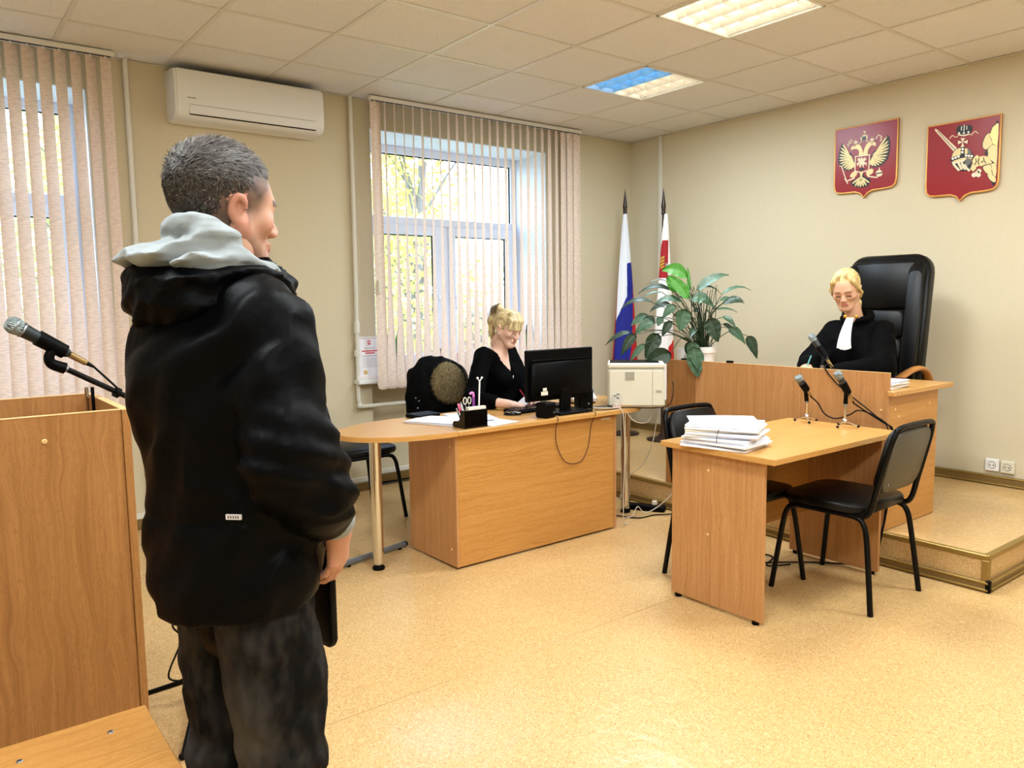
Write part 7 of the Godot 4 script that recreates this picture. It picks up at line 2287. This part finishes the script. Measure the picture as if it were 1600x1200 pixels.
func seated_judge() -> void:
	var o := Vector3(-0.88, 0.175, 2.735)
	var t := thing("person", "blonde judge in a black robe with a white jabot behind the bench", "person", o, deg_to_rad(-86))
	var inv_t := t.transform.affine_inverse()
	var L := func(x: float, y: float, z: float) -> Vector3: return inv_t * Vector3(x, y, z)
	var head := Transform3D(inv_t.basis * Basis(Vector3.UP, deg_to_rad(-72)) * Basis(Vector3.RIGHT, 0.36) * Basis(Vector3(0, 0, 1), 0.06), L.call(-0.985, 1.418, 2.700))
	var inv := head.affine_inverse()
	var skin := tone(0.82, 0.64, 0.52)
	var sr: Vector3 = L.call(-0.90, 1.165, 2.585)
	var sl: Vector3 = L.call(-0.89, 1.165, 2.885)
	var er: Vector3 = L.call(-1.05, 0.985, 2.535)
	var wr: Vector3 = L.call(-1.20, 0.972, 2.590)
	var el: Vector3 = L.call(-1.03, 0.975, 2.945)
	var wl: Vector3 = L.call(-1.21, 0.945, 2.80)
	var sk := S()
	sk.tint = skin
	var b := Blob.new()
	b.add(Vector3(0, 0.48, -0.04), Vector3(0, 0.88, 0.01), 0.12, 0.11, 0.05, Vector3(1.2, 1, 0.85))
	b.add(Vector3(-0.15, 0.98, 0.01), Vector3(0.15, 0.98, 0.01), 0.05, 0.05, 0.06)
	b.add(Vector3(0, 1.0, 0.02), L.call(-0.945, 1.34, 2.71), 0.05, 0.046, 0.045)
	b.chain([sr, er, wr], [0.05, 0.04, 0.028], 0.03)
	b.chain([sl, el, wl], [0.05, 0.04, 0.028], 0.03)
	for s in [-1, 1]:
		b.chain([Vector3(s * 0.09, 0.46, -0.02), Vector3(s * 0.11, 0.46, 0.36), Vector3(s * 0.11, 0.10, 0.40)], [0.08, 0.06, 0.04], 0.04)
		b.add(Vector3(s * 0.11, 0.05, 0.38), Vector3(s * 0.115, 0.035, 0.50), 0.034, 0.028, 0.03)
	b.mesh_into(sk, 0.012)
	var hd := Blob.new()
	hd.frame = head
	head_shape(hd, false)
	hd.add(Vector3(0, -0.055, -0.02), Vector3(0, -0.12, -0.045), 0.048, 0.048, 0.03)
	hd.mesh_into(sk, 0.0036, null, 0.0, func(p: Vector3, _n: Vector3) -> Color: return face_tone(inv * p, skin, 0.93))
	var rh := Blob.new()
	hand_shape(rh, wr, L.call(-1.30, 0.972, 2.64) - wr, Vector3(0.1, -1, 0.1), L.call(-1.2, 1.0, 2.9) - wr, 0.6, 0.95, 0.7)
	rh.mesh_into(sk, 0.004)
	var lh := Blob.new()
	hand_shape(lh, wl, L.call(-1.30, 0.945, 2.745) - wl, Vector3(0, -1, 0.0), L.call(-1.2, 1.0, 2.5) - wl, 0.35, 0.95, 0.3)
	lh.mesh_into(sk, 0.004)
	part(t, "body", sk, painted(0.5, 0.4, 0.05), "fair skin, eyes lowered")
	# robe with wide sleeves
	var d := Blob.new()
	d.add(Vector3(0, 0.42, -0.02), Vector3(0, 0.86, 0.01), 0.17, 0.14, 0.06, Vector3(1.25, 1, 0.92))
	d.add(Vector3(-0.125, 0.978, 0.0), Vector3(0.125, 0.978, 0.0), 0.066, 0.066, 0.08)
	d.ball(Vector3(0, 0.86, 0.09), Vector3(0.155, 0.10, 0.075), 0.06)
	d.chain([sr, er, wr], [0.070, 0.072, 0.056], 0.04)
	d.chain([sl, el, wl], [0.070, 0.072, 0.056], 0.04)
	d.ball(Vector3(0, 0.995, 0.055), Vector3(0.080, 0.075, 0.050), 0.03)
	for s in [-1, 1]: d.chain([Vector3(s * 0.09, 0.47, -0.02), Vector3(s * 0.13, 0.45, 0.38), Vector3(s * 0.13, 0.16, 0.42)], [0.12, 0.10, 0.10], 0.06)
	var ring2 := []
	for k in 13:
		var a := lerpf(-2.7, 2.7, k / 12.0)
		ring2.append(Vector3(sin(a) * 0.072, 1.060 + 0.050 * (0.5 + 0.5 * cos(a)), -cos(a) * 0.066 + 0.040))
	var r2 := []
	for k in 13: r2.append(0.017)
	d.chain(ring2, r2, 0.02)
	var ds := S()
	d.mesh_into(ds, 0.010, func(p: Vector3, v: float) -> float: return v - 0.011 * (0.5 - 2.2 * absf(fold_b.get_noise_3d(p.x * 95.0, p.y * 55.0, p.z * 95.0))), 0.018)
	part(t, "robe", ds, plain(Color(0.011, 0.011, 0.013), 0.8, 0.0, 0.18), "black judge's robe")
	# jabot: pleated white bib
	var jb := S().at(inv_t).grid(func(u: float, v: float) -> Vector3:
		var w := lerpf(0.044, 0.090, v)
		var x := (u - 0.5) * w
		var pleat := 0.006 * sin(u * TAU * 4.5) * (0.4 + 0.6 * v)
		var y := lerpf(1.262, 1.085, v) - 0.012 * sin(PI * u) * v
		return Vector3(-1.062 - 0.060 * sin(v * 1.7) - pleat, y, 2.772 + x), 36, 12)
	part(t, "jabot", jb, plain(Color(0.90, 0.90, 0.90), 0.8), "white pleated jabot")
	for z in [2.742, 2.812]: part(t, "gold_button", S().ball(L.call(-1.066, 1.266, z), Vector3.ONE * 0.011, 12, 8), mats.gold)
	part(t, "gold_chain", S().tube(smooth_path([L.call(-1.066, 1.266, 2.742), L.call(-1.075, 1.260, 2.777), L.call(-1.066, 1.266, 2.812)], 4), 0.002, 6), mats.gold)
	# hair swept back, loose lock at the neck
	var hb := Blob.new()
	hb.frame = head
	hb.ball(Vector3(0, 0.040, -0.016), Vector3(0.0790, 0.091, 0.099), 0.02)
	hb.ball(Vector3(0, -0.046, 0.080), Vector3(0.108, 0.098, 0.066), 0.012, true)
	hb.ball(Vector3(0, -0.13, 0.0), Vector3(0.14, 0.09, 0.13), 0.02, true)
	for s in [-1, 1]:
		hb.chain([Vector3(s * 0.020, 0.112, 0.052), Vector3(s * 0.058, 0.072, 0.056), Vector3(s * 0.074, 0.020, 0.030), Vector3(s * 0.076, -0.022, -0.012), Vector3(s * 0.060, -0.060, -0.050)], [0.012, 0.014, 0.012, 0.011, 0.012], 0.014)
	hb.chain([Vector3(0, -0.01, -0.095), Vector3(0.015, -0.06, -0.088), Vector3(0.045, -0.105, -0.062), Vector3(0.062, -0.135, -0.040)], [0.034, 0.026, 0.015, 0.004], 0.02)
	var hs := S()
	var h0 := tone(0.60, 0.47, 0.26)
	var h1 := tone(0.93, 0.83, 0.58)
	hb.mesh_into(hs, 0.0036, func(p: Vector3, v: float) -> float:
		var q := inv * p
		return v - 0.0036 * fold_b.get_noise_3d(q.x * 1200.0, q.y * 260.0, q.z * 160.0), 0.004, func(p: Vector3, _n: Vector3) -> Color:
		var q := inv * p
		return h0.lerp(h1, clampf(0.60 + 0.9 * fold_b.get_noise_3d(q.x * 1700.0, q.y * 300.0, q.z * 160.0), 0, 1)))
	part(t, "hair", hs, painted(0.42, 0.5), "blonde hair swept back")
	part(t, "earring", S().ball(head * Vector3(0.077, -0.034, 0.0), Vector3(0.004, 0.008, 0.004), 8, 6), mats.gold)
	var pe := single("pen", S().rod(Vector3.ZERO, Vector3(0.03, 0.10, 0.02), 0.0036, 0.004, 8), plain(Color(0.45, 0.72, 0.72), 0.35), "pale turquoise pen in the judge's right hand", "pen", Vector3(-1.288, 0.942, 2.628))
	part(pe, "pen_tip", S().rod(Vector3(-0.003, -0.008, -0.002), Vector3.ZERO, 0.0006, 0.003, 8), mats.steel)
	sheet_stack("paper_sheets", "papers the judge writes on, half hidden by the bench front", Vector3(-1.29, 0.9025, 2.64), 0.1, 0.21, 0.30, 0.018, 3, 41)
